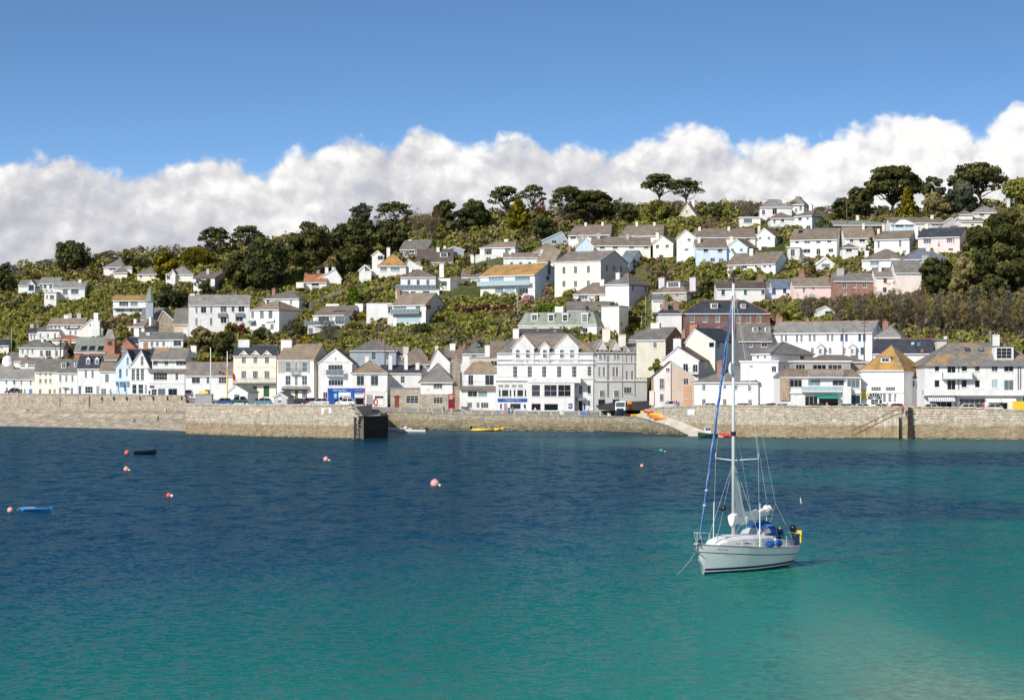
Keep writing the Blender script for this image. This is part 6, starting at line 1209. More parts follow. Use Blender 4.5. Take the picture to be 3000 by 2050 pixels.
wire(T1, P(1560, 985, 600), 'pale overhead wires sagging behind the square house towards the hotel', 2.0); wire(P(1700, 860, 640), T5, 'overhead wires crossing in front of the grey rubble house', 1.5, 4); wire(T9, P(1700, 910, 640), 'overhead wires running right from the grey pole', 1.0, 2)
wire(P(1990, 915, 545), P(2330, 940, 540), 'overhead wires crossing the dark red brick building', 1.5, 4)
rt, a, b_ = pole(1880, 926, 970, Yat(1880,975), .12, 'lett', 'street lamp with short arm above the lane', 'street lamp', 'street_lamp'); mb = MB(); mb.box(b_-Vector((.9,.1,0)), (1.0,0,0), (0,.2,0), (0,0,.12)); mb.build('lamp_head', [W['lett']], rt)
pole(1892, 870, 965, Yat(1892,970), .12, 'lett', 'tall grey pole right of the lane street lamp', 'pole', 'utility_pole')
rt, a, b_ = pole(1067, 1125, 1215, 500, .09, 'pink', 'pink and red striped pole on the pier end', 'pole', 'striped_pole'); mb = MB()
for i in range(0, 8, 2): mb.cyl(a.lerp(b_, i/8), a.lerp(b_, (i+1)/8), .12, .12, 8)
mb.build('stripe', [W['red']], rt)
# ---------------------------------------------------------------- planting
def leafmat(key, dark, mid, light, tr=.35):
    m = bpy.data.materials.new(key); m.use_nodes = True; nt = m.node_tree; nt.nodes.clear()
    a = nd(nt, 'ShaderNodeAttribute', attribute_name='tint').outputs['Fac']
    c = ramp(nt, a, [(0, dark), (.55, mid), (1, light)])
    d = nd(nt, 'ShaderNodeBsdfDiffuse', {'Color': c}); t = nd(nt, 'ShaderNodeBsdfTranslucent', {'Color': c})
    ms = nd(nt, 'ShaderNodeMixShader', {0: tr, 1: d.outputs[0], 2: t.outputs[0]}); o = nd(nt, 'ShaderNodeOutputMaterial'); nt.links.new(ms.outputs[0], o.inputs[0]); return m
LM = {'pine': leafmat('leaf_pine', (.032,.037,.015), (.095,.098,.034), (.21,.195,.065)), 'dark': leafmat('leaf_dark', (.036,.044,.020), (.090,.10,.038), (.19,.185,.065)),
 'green': leafmat('leaf_green', (.105,.115,.028), (.25,.25,.062), (.42,.39,.11)), 'olive': leafmat('leaf_olive', (.15,.125,.05), (.30,.25,.105), (.44,.36,.17)),
 'gold': leafmat('leaf_gold', (0.041,0.041,0.007), (0.169,0.142,0.014), (0.365,0.284,0.027)), 'brown': leafmat('leaf_brown', (.10,.068,.042), (.23,.165,.10), (.36,.265,.175)),
 'grey': leafmat('leaf_grey', (0.078,0.072,0.058), (0.169,0.150,0.124), (0.286,0.254,0.215)), 'red': leafmat('leaf_red', (0.066,0.020,0.015), (0.176,0.055,0.039), (0.297,0.132,0.088)),
 'pink': leafmat('leaf_pinkblossom', (0.350,0.120,0.130), (0.550,0.250,0.260), (0.720,0.450,0.440)), 'white': leafmat('leaf_whiteblossom', (0.300,0.270,0.200), (0.500,0.470,0.380), (0.660,0.620,0.520)),
 'lime': leafmat('leaf_lime', (0.042,0.072,0.007), (0.114,0.192,0.014), (0.204,0.312,0.036)), 'euc': leafmat('leaf_euc', (0.048,0.058,0.035), (0.104,0.118,0.074), (0.208,0.216,0.144))}
BARK = paint('bark', (.075,.06,.045), .95, .3, 2.); BARKL = paint('bark_pale', (.20,.17,.135), .95, .3, 2.)
def leaf_arrays(C, Rr, per, size, up=.25, jit=.5, asp=1.0, shell=.55):
    C = np.asarray(C, float); Rr = np.asarray(Rr, float); n = len(C)*per
    ci = np.repeat(np.arange(len(C)), per)
    d = RNG.normal(size=(n, 3)); d[:, 2] += up; d /= np.linalg.norm(d, axis=1)[:, None]
    rr = shell+(1.05-shell)*RNG.random(n)**.6; rr = rr+(RNG.random(n) < .13)*RNG.random(n)*.38
    p = C[ci]+d*Rr[ci]*rr[:, None]
    nn = d/Rr[ci]; nn /= np.linalg.norm(nn, axis=1)[:, None]; nn += jit*RNG.normal(size=(n, 3)); nn /= np.linalg.norm(nn, axis=1)[:, None]
    t = np.cross(nn, RNG.normal(size=(n, 3))); t /= np.linalg.norm(t, axis=1)[:, None]+1e-9; b = np.cross(nn, t)
    s = size*(.6+.8*RNG.random(n))[:, None]
    V = np.stack([p-t*s*asp-b*s*(.3+.4*RNG.random((n,1))), p+t*s*asp*(.5+.5*RNG.random((n,1)))-b*s*.6, p+t*s*asp*.8+b*s*(.4+.5*RNG.random((n,1))), p-t*s*asp*(.2+.5*RNG.random((n,1)))+b*s*.8], 1)
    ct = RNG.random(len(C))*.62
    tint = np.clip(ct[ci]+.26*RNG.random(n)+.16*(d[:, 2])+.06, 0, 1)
    return V, tint
def leaf_obj(name, V, tint, mat, parent=None, loc=(0,0,0)):
    n = len(V); me = bpy.data.meshes.new(name); base = np.array(parent.location if parent else loc)
    me.vertices.add(n*4); me.vertices.foreach_set('co', (V.reshape(-1,3)-base).ravel())
    me.loops.add(n*4); me.loops.foreach_set('vertex_index', np.arange(n*4)); me.polygons.add(n)
    me.polygons.foreach_set('loop_start', np.arange(n)*4); me.polygons.foreach_set('loop_total', np.full(n, 4)); me.update(calc_edges=True)
    at = me.attributes.new('tint', 'FLOAT', 'FACE'); at.data.foreach_set('value', tint); me.materials.append(mat)
    o = bpy.data.objects.new(name, me); COL.objects.link(o)
    if parent: o.parent = parent
    else: o.location = loc
    return o
def branch(mb, a, b_, r0, r1, kink=.12, seg=4):
    pts = [a]
    L = (b_-a).length
    for i in range(1, seg): pts.append(a.lerp(b_, i/seg)+Vector((random.uniform(-1,1), random.uniform(-1,1), random.uniform(-.5,.8)))*L*kink*.5)
    pts.append(b_)
    for i in range(seg): mb.cyl(pts[i], pts[i+1], r0+(r1-r0)*i/seg, r0+(r1-r0)*(i+1)/seg, 6, caps=False)
    return pts
def tree(kind, x0, x1, yt, yb, tx, ty, leaf, label, name=None, dens=1.0, Y=None, size=None):
    cpx = (x0+x1)/2; crest = float(np.interp(tx, CRX, CRY))
    Y = Y or Yat(tx, max(ty, crest+2)); s = Y/F
    base = P(tx, ty, Y); base.z = min(base.z, ground(tx, Y)); a = (x1-x0)/2*s; h = (yb-yt)*s; cc = P(cpx, yb, Y)
    nm = name or {'pine':'pine_tree','round':'evergreen_tree','cone':'conifer_tree','cedar':'cedar_tree','bare':'bare_tree','palm':'palm_tree','bush':'shrub','mass':'tree'}[kind]
    cat = 'shrub' if kind == 'bush' else 'tree'
    root = empty(nm, base, label, cat); mb = MB(); C, Rr = [], []; area = (x1-x0)*(yb-yt); size = size or min(.42, max(.2, .012*min(x1-x0, yb-yt)*s*4))
    top = base+UPZ*.1
    if kind == 'pine':
        n = int(max(22, min(60, area/140)))
        for i in range(n):
            t = 2*math.pi*i*.618; r = math.sqrt((i+.5)/n); x, y = r*math.cos(t), r*math.sin(t)*.8
            zt = h*(.22+.70*math.sqrt(max(0, 1-(r*.95)**2))); z = zt-random.random()**2*h*.30-(h*.12 if r > .8 else 0)
            k = a*random.uniform(.17,.29); C.append(cc+Vector((x*a*.88, y*a*.88, z))); Rr.append((k, k, k*random.uniform(.42,.6)))
        fk = base.lerp(Vector((cc.x, cc.y, cc.z)), .72); fk.z = max(fk.z, base.z+(cc.z-base.z)*.62+.3)
        r0 = max(.28, a*.055); branch(mb, base-UPZ*1.5, fk, r0, r0*.8, .07)
        for i in range(0, n, 2): branch(mb, fk+Vector((random.uniform(-.2,.2),0,random.uniform(-.5,.6)*min(1, h*.2))), Vector(C[i])-UPZ*Rr[i][2]*.5, r0*.45, r0*.10, .25)
    elif kind in ('round', 'mass', 'bush'):
        n = int(max(7, min(60, area/(170 if kind != 'bush' else 60))))
        for i in range(n):
            d = Vector((random.gauss(0,1), random.gauss(0,1), random.gauss(0,1))).normalized()*random.random()**.38
            k = a*random.uniform(.22,.36) if kind != 'mass' else a*random.uniform(.15,.26); C.append(cc+Vector((d.x*a*.78, d.y*a*.7, h*.5+d.z*h*.42))); Rr.append((k, k, min(k*.8, h*.3)))
        if kind != 'bush': branch(mb, base-UPZ*1.5, cc+UPZ*h*.4, max(.2, a*.06), .1, .05)
        else: branch(mb, base-UPZ*.6, cc+UPZ*h*.4, .09, .04, .05)
        for i in range(0, n, 4): branch(mb, cc+UPZ*h*.15, Vector(C[i]), .09 if kind == 'bush' else max(.1, a*.025), .03, .1)
    elif kind == 'cone':
        n = int(max(14, min(44, area/110)))
        for i in range(n):
            f = (i+.5)/n; r = a*(1-f**1.5)*.85+.12*a; t = i*2.4; q = random.random()**.5; k = a*random.uniform(.20,.32)*(1-.5*f)
            C.append(cc+Vector((r*q*math.cos(t), r*q*math.sin(t), h*(f*.93+.04)))); Rr.append((k, k, k*1.0))
        branch(mb, base-UPZ*1.5, cc+UPZ*h*.85, max(.15, a*.07), .06, .02)
    elif kind == 'cedar':
        lv = 7
        for l in range(lv):
            f = l/(lv-1); r = a*(.62+.38*math.sin(f*2.6))
            for j in range(8):
                t = j*2.4+l; q = random.uniform(.35, 1); C.append(cc+Vector((r*q*math.cos(t), r*q*.7*math.sin(t), h*(.06+.88*f)+random.uniform(-.1,.1)))); k = a*random.uniform(.17,.28); Rr.append((k, k, k*.24))
        branch(mb, base-UPZ*1.5, cc+UPZ*h*.95, max(.25, a*.06), .08, .03)
        for i in range(0, len(C), 2): branch(mb, Vector((cc.x, cc.y, C[i].z-.3)), Vector(C[i]), .12, .04, .08)
    elif kind == 'bare':
        tips = []; fk = base.lerp(Vector((cc.x, cc.y, cc.z)), .8); r0 = max(.14, a*.05); branch(mb, base-UPZ*1.0, fk, r0, r0*.75, .08)
        nb = int(7*dens)+4
        for i in range(nb):
            t = i*2.4; e = cc+Vector((a*.8*math.cos(t)*random.uniform(.3,1), a*.5*math.sin(t), h*random.uniform(.5,1.0))); p = branch(mb, fk, e, r0*.5, r0*.12, .2)
            for j in range(4):
                o = p[random.randint(1, 3)]; e2 = o+Vector((random.uniform(-1,1)*a*.4, random.uniform(-1,1)*a*.3, random.uniform(.1,.5)*h)); branch(mb, o, e2, r0*.2, r0*.05, .2, 3); tips.append(e2)
            tips.append(e)
        for p in tips: C.append(p); k = a*.22; Rr.append((k, k, k))
    elif kind == 'palm':
        hd = P(cpx, (yt+yb)/2, Y); branch(mb, base-UPZ*.5, hd, .2, .15, .03)
        f = MB(); L = a*1.05
        for i in range(26):
            t = i*2.4; el = random.uniform(-.5, 1.2); d = Vector((math.cos(t)*math.cos(el), math.sin(t)*math.cos(el), math.sin(el))); sd = d.cross(UPZ).normalized()*.09*L; p0 = hd; prev = p0
            for k in range(3):
                p1 = hd+d*L*(k+1)/3-UPZ*L*.16*((k+1)/3)**2*2; w0, w1 = sd*(1-k*.3), sd*(1-(k+1)*.32); f.quad(prev-w0, prev+w0, p1+w1, p1-w1); prev = p1
        o = f.build('crown', [MATS['palm_leaf'] if 'palm_leaf' in MATS else paint('palm_leaf', (.07,.085,.03), .7)], root); mb.build('trunk', [BARK], root); return root
    mb.build('trunk', [BARKL if kind == 'bare' and x0 < 2430 else BARK], root)
    per = int(max(8, dens*area*(.30 if kind != 'bush' else .42)/max(1, len(C))))
    if kind == 'bare': V, tt = leaf_arrays(C, Rr, max(6, int(per*.5)), .055, .1, 1.2, 7.0, .1)
    else: V, tt = leaf_arrays(C, Rr, per, size, .25, .42 if kind != 'cedar' else .3)
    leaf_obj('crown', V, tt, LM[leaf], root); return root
tr = tree
tr('round',150,265,697,795,212,800,'dark','big rounded dark cypress on the left skyline')
tr('mass',-40,48,768,862,10,868,'dark','dark evergreen at the left edge above the white bungalow')
tr('cone',252,292,768,818,272,822,'gold','yellow green conifer right of the big rounded cypress')
tr('bush',95,130,798,824,112,826,'gold','yellow rounded shrub above the blue framed bungalow')
tr('bush',135,175,790,830,155,832,'green','green shrub left of the big rounded cypress foot')
tr('mass',338,400,735,790,368,800,'dark','dark evergreen clump on the skyline right of the broad grey roof')
tr('mass',385,455,740,785,420,796,'dark','dark evergreen clump on skyline between grey roof and golden tree')
tr('round',444,526,735,818,485,822,'gold','golden cypress on the left, the one lower down the slope')
tr('round',526,636,727,785,580,790,'gold','wide golden cypress left of the leaning pine')
tr('mass',505,550,742,770,530,775,'dark','dark skyline tree between the two golden cypresses')
tr('pine',578,676,664,724,641,760,'pine','leaning umbrella pine alone against the cloud on the left',dens=1.2)
tr('pine',673,776,660,714,740,735,'pine','umbrella pine with bent trunk, second from the left',dens=1.2)
tr('mass',640,800,722,848,705,856,'pine','broad dark cypress mass under the two left umbrella pines')
tr('round',700,862,690,840,778,862,'dark','dark spreading cypress left of the big pine trunk')
tr('mass',830,985,644,800,896,845,'pine','big dark pine with tall bare trunk above the salmon roof',dens=1.1)
tr('mass',1012,1102,582,690,1056,700,'euc','pale eucalyptus rising above the dark trees',dens=.5)
tr('mass',955,1125,640,770,1040,790,'dark','dense dark evergreen mass below the eucalyptus')
tr('mass',980,1080,700,800,1030,812,'pine','dark evergreen in front of the dense mass, beside the salmon roof')
tr('pine',1098,1212,590,640,1155,700,'dark','flat topped dark pine right of the eucalyptus',dens=1.3)
tr('mass',1100,1200,650,730,1150,742,'dark','dark shrubby tree under the flat topped dark pine')
tr('bare',1195,1250,622,690,1222,715,'olive','bare brownish tree right of the flat topped dark pine',dens=1.6)
tr('bare',1230,1296,625,705,1262,718,'brown','reddish bare tree left of the dark conifers',dens=2)
tr('mass',1262,1345,580,660,1305,690,'pine','dark pine with rounded top left of the black conifers')
tr('mass',1325,1442,582,668,1382,680,'dark','very dark conifer block on the skyline',dens=1.3)
tr('pine',1430,1530,545,602,1500,655,'pine','umbrella pine with pale trunks over the black conifers',dens=1.2)
tr('pine',1520,1602,542,590,1556,632,'pine','small umbrella pine standing over the golden conifer',dens=1.2)
tr('cone',1476,1562,586,665,1518,678,'gold','golden green conifer in the middle of the skyline')
tr('mass',1540,1640,632,700,1592,715,'dark','dark pine bush left of the blue gabled chalet')
tr('cone',1560,1608,580,625,1580,660,'red','reddish small conifer right of the golden conifer',dens=.6)
tr('pine',1610,1720,545,605,1745,658,'pine','left half of the wide pine pair over the brown roofed terrace',dens=1.2)
tr('pine',1660,1806,556,640,1738,658,'pine','wide low spreading pine above the brown roofed terrace',dens=1.5)
tr('bare',1620,1672,585,640,1648,660,'grey','thin bare grey tree left of the wide spreading pine',dens=.9)
tr('mass',1790,1880,590,650,1835,662,'dark','dark evergreen right of the wide spreading pine')
tr('pine',1878,1985,508,566,1932,604,'pine','left one of the twin umbrella pines on the skyline',dens=1.35)
tr('pine',1958,2060,523,574,2011,600,'pine','right one of the twin umbrella pines on the skyline',dens=1.35)
tr('mass',1868,1970,585,650,1920,660,'green','bushy green tree below the left twin pine')
tr('mass',1940,1990,600,640,1965,650,'dark','dark bush between the twin pine trunks')
tr('mass',1990,2055,632,662,2020,668,'olive','olive bush at the foot of the small stone house',dens=.8)
tr('mass',2060,2130,587,640,2095,655,'dark','dark evergreen right of the small stone house')
tr('mass',2110,2160,600,650,2135,662,'green','green bush left of the hilltop garage',dens=.8)
tr('bare',2150,2235,592,640,2190,655,'brown','brown bare shrubs left of the hilltop villa',dens=1.6)
tr('mass',2430,2500,572,650,2470,660,'dark','dark evergreen left of the golden skyline tree')
tr('cone',2438,2482,586,640,2460,648,'gold','golden rounded tree right of the hilltop villa')
tr('mass',2475,2565,540,630,2525,650,'pine','dark pine crown left of the big skyline pine')
tr('palm',2478,2516,596,640,2497,660,'green','cabbage palm below the dark pine near the hilltop')
tr('pine',2528,2706,483,590,2613,630,'pine','biggest umbrella pine on the right skyline',dens=1.3)
tr('mass',2690,2775,515,590,2730,632,'dark','dark evergreen right of the biggest pine')
tr('cone',2622,2692,550,640,2655,646,'gold','golden green conifer under the biggest pine')
tr('mass',2690,2800,560,640,2745,650,'olive','brownish green thicket between the two right hand pines')
tr('bush',2718,2775,604,636,2746,640,'lime','bright lime rounded shrub behind the conservatory bungalow')
tr('mass',2765,2870,530,630,2820,640,'euc','grey green tree left of the rightmost pine',dens=1.1)
tr('pine',2780,2948,477,560,2882,590,'pine','rightmost umbrella pine with fanned dark limbs',dens=1.1)
tr('mass',2925,3060,512,600,2990,612,'green','yellow green trees at the right edge of the skyline')
tr('bush',2868,2900,584,602,2884,606,'gold','yellow flowering bush behind the far upper right bungalow'); tr('bush',2900,2945,584,600,2922,606,'gold','second yellow bush behind the far upper right bungalow')
tr('mass',2825,3075,602,850,2950,870,'pine','huge dark cypress filling the right edge',dens=1.2)
tr('mass',2690,2800,745,872,2745,880,'dark','dark leafy tree left of the huge cypress',dens=1.1)
tr('mass',2770,2880,755,880,2830,890,'olive','olive tree in front of the huge cypress',dens=1.0)
tr('mass',2860,2960,800,885,2910,892,'dark','dark bush under the huge cypress')
tr('palm',2875,2905,835,862,2890,880,'green','yellow green palm at the edge of the wood'); tr('palm',2955,2985,820,845,2970,858,'green','palm behind the parked white car on the hill')
tr('mass',2040,2105,800,880,2072,892,'dark','very dark shrub tree between the lilac chimney house and the white cottages')
tr('palm',160,196,990,1015,176,1050,'green','cabbage palm in front of the left bungalow'); tr('palm',1828,1876,962,985,1852,1014,'green','cabbage palm beside the hotel side wing chimney'); tr('palm',2402,2428,833,852,2414,870,'green','small palm in front of the pink cottage'); tr('palm',1855,1890,960,980,1872,1012,'green','second palm right of the hotel wing palm'); tr('palm',1702,1738,892,912,1720,930,'green','small palm above the green mansard roof'); tr('palm',1445,1480,950,975,1462,1000,'green','yellowish palm in the scrub left of the hotel roof'); tr('palm',1375,1405,735,755,1392,785,'green','cabbage palm in front of the flat tan roofed house')
tr('cone',1588,1614,828,880,1600,892,'pink','pink blossom tree against the pale blue gable',dens=1.2); tr('bush',1520,1570,866,895,1545,898,'pink','pale pink flowering shrub below the pale blue house',dens=.8)
tr('bare',2325,2405,872,930,2365,945,'grey','pale bare tree above the long white terrace',dens=1.2); tr('bare',920,1000,945,1010,950,1012,'grey','bare grey shrub tree in front of the hillside terrace house',dens=1.6)
tr('bare',1685,1730,692,735,1705,742,'white','white blossoming shrub by the pale terrace',dens=1.5); tr('bush',2335,2370,745,790,2352,794,'white','white flowering shrub below the cream semi detached pair')
tr('cone',2535,2568,695,735,2552,742,'gold','small yellow green conifer in front of the tan roofed house'); tr('round',2290,2325,860,885,2306,888,'green','round clipped bush in front of the blue shuttered cottage')
tr('cone',1002,1062,840,892,1030,898,'lime','bright green clipped dome bush in the hillside garden'); tr('bush',850,905,945,985,878,990,'dark','dark round bush right of the bay window house'); tr('bush',1200,1268,945,985,1235,990,'dark','dark clipped bush below the grey gable'); tr('bush',1230,1262,755,785,1246,788,'gold','yellow flowering bush beside the brown dormer cottage'); tr('bush',1015,1060,940,968,1038,972,'green','green hedge bush right of the hillside terrace house')
tr('mass',545,640,955,1040,590,1046,'olive','olive green bushy tree above the waterfront roofs',dens=1.1); tr('mass',615,700,965,1045,660,1052,'dark','dark green tree behind the cream hotel',dens=1.2); tr('bush',655,700,935,985,680,990,'gold','yellowish shrub left of the brown leaved shrub'); tr('bush',688,730,945,985,710,990,'red','reddish brown shrub left of the bay window house'); tr('mass',440,560,830,905,495,912,'dark','dark conifer behind the church spire',dens=1.2); tr('round',568,632,810,862,600,868,'dark','small round evergreen in front of the dark roofed white house')
tr('mass',730,800,955,1010,770,1015,'dark','dark bush below the bay window house'); tr('mass',1905,1945,1000,1050,1925,1056,'dark','dark ivy bush beside the tan stone house'); tr('mass',1893,1948,1048,1092,1920,1096,'green','green hedge above the shaded lane',Y=530); tr('mass',2165,2230,1020,1065,2195,1070,'green','green tree behind the white flat roofed block'); tr('mass',2060,2110,1040,1070,2085,1075,'green','green bush seen behind the yacht mast')
tr('bush',1560,1640,893,915,1600,918,'lime','bright green shrub above the green mansard roof'); tr('mass',1820,1880,900,950,1850,960,'olive','olive bush right of the plain cream block'); tr('mass',2270,2330,905,950,2300,955,'gold','orange yellow shrub above the slate hung house',dens=.8)
for i, (x_, y_) in enumerate(((1350,893),(1375,896),(1400,892),(1425,890),(1450,893),(1475,890),(1500,896))): tr('bush',x_-18,x_+18,y_,y_+26,x_,y_+28,'red','red leaved hedge shrub below the orange roofed house, number '+('one two three four five six seven'.split()[i])+' from the left')
# bare wood on the right
WB = [(2455,868,985),(2490,862,975),(2520,870,990),(2552,858,985),(2580,866,1000),(2612,852,990),(2640,862,1003),(2668,856,992),(2700,862,1003),(2726,872,1005),(2752,860,1000),(2780,868,1008),(2806,856,1004),(2832,866,1010),(2858,854,1008),(2884,864,1012),(2908,858,1012),(2932,868,1015),(2956,856,1014),(2980,866,1016),(3004,858,1016)]
for i, (x_, yt_, yb_) in enumerate(WB):
    tr('bare', x_-26, x_+26, yt_+8*math.sin(i*2.1), yb_-35, x_+random.uniform(-6,6), yb_-20, ('brown','olive','grey','olive')[i % 4], 'leafless tree in the brown wood above the right hand flats', dens=.9)['group'] = 'leafless trees of the right hand wood'
# ---- scrub that clothes the slope
def blocked(px, py, Y, rp, hp):
    for x0, x1, yt, yb, Yb in FACADES:
        if px+rp > x0 and px-rp < x1 and Y < Yb+2 and py-hp < yb-3 and py > yt: return True
    return False
SCR = {k: ([], []) for k in ('green','olive','brown','dark','gold','grey')}
nz = lambda x, y: math.sin(x*.011+y*.023)+math.sin(x*.027-y*.017+1.3)+.7*math.sin(x*.061+y*.047+.4)
for py in np.arange(560, 1056, 7.5):
    for px in np.concatenate([np.arange(-420, -60, 22.), np.arange(-60, 3060, 12.), np.arange(3060, 3560, 20.)]):
        x, y = px+random.uniform(-7,7), py+random.uniform(-4,4); cr = float(np.interp(x, CRX, CRY))
        if y < cr-1: continue
        Y = Yat(x, y)
        if Y < Yf(x)+7.5: continue
        s = F/Y; r = random.choice((.55,.7,.9,1.1,1.5))*(1 if -60 <= x < 3060 else 2.0); wood = x > 2430 and y > 855 and y < 1010
        if (y < cr+30 and not 555 < x < 820) or (x < 320 and y > 850): r *= 1.3
        rp, hp = r*s, r*1.6*s
        if blocked(x, y, Y, rp, hp):
            r = .45; rp, hp = r*s, r*1.4*s
            if blocked(x, y, Y, rp, hp):
                r = .26; rp, hp = r*s, r*1.4*s
                if blocked(x, y, Y, rp, hp): continue
        n = nz(x, y)+random.uniform(-.9,.9)
        if wood: kd = ('brown' if y < 892 and x < 2760 else random.choice(('olive','green','olive','green','brown'))) if random.random() < .85 else 'grey'
        elif y < cr+26: kd = random.choice(('olive','brown','green','dark','grey')) if x > 60 else 'grey'
        else: kd = 'green' if n < .35 else 'olive' if n < 1.15 else 'dark' if n < 1.6 else 'brown' if n < 2.3 else 'gold'
        if x < 330 and y > 840 and kd in ('brown','gold'): kd = random.choice(('green','olive','dark'))
        p = P(x, y, Y)+UPZ*r*.45; C, Rr = SCR[kd]
        C.append(p); Rr.append((r, r, r*random.uniform(.6,1.0)))
        for j in range(random.randint(1, 3)):
            k = r*random.uniform(.45,.7); C.append(p+Vector((random.uniform(-1,1)*r, random.uniform(-.8,.8)*r, random.uniform(.0,.6)*r))); Rr.append((k, k, k*.9))
LBL = {'green':'green scrub and bramble covering the hillside','olive':'olive scrub on the hillside','brown':'brown winter bramble on the hillside','dark':'dark evergreen undergrowth on the hillside','gold':'patches of yellow gorse on the hillside','grey':'grey leafless thicket along the skyline and wood'}
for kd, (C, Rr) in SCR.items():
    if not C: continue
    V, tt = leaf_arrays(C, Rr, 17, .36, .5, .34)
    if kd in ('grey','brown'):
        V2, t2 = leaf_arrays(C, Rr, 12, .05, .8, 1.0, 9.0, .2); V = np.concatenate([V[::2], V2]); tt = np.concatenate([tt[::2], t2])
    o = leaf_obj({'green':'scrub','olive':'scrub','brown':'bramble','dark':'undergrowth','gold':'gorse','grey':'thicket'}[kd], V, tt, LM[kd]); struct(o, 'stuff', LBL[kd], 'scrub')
# ---------------------------------------------------------------- boats
def gloss(key, col, rough=.25):
    return paint(key, col, rough, .05, .5, .5)
BM = {'white': gloss('gelcoat_white', (.80,.80,.78)), 'navy': gloss('gelcoat_navy', (.012,.02,.075)), 'black': gloss('gelcoat_black', (.012,.013,.02)), 'blue': gloss('gelcoat_blue', (.04,.26,.58)), 'sail': paint('sailcloth', (.80,.79,.76), .9, .08),
 'canvas': paint('canvas_blue', (.015,.085,.32), .85), 'canvasl': paint('canvas_lightblue', (.12,.27,.52), .85), 'alu': paint('mast_alloy', (.62,.62,.61), .35, .05), 'wire': paint('rigging_wire', (.55,.58,.60), .35), 'deck': paint('deck_white', (.80,.79,.75), .6), 'vinyl': paint('clear_vinyl', (.42,.45,.44), .2),
 'orange': gloss('plastic_orange', (.75,.24,.03)), 'yellow': gloss('plastic_yellow', (.80,.56,.05)), 'red': gloss('rubber_red', (.68,.05,.04), .4), 'green': gloss('hull_green', (.02,.06,.045)), 'buoyr': gloss('buoy_red', (.70,.10,.07), .4), 'buoyp': gloss('buoy_faded', (.75,.34,.30), .5), 'buoyg': gloss('buoy_green', (.02,.28,.14), .4), 'rubber': paint('rubber_black', (.015,.015,.016), .6), 'stripe': gloss('hull_stripe', (.01,.05,.10)), 'rope': paint('rope', (.45,.45,.42), .9), 'grey': gloss('tube_grey', (.30,.31,.32), .5)}
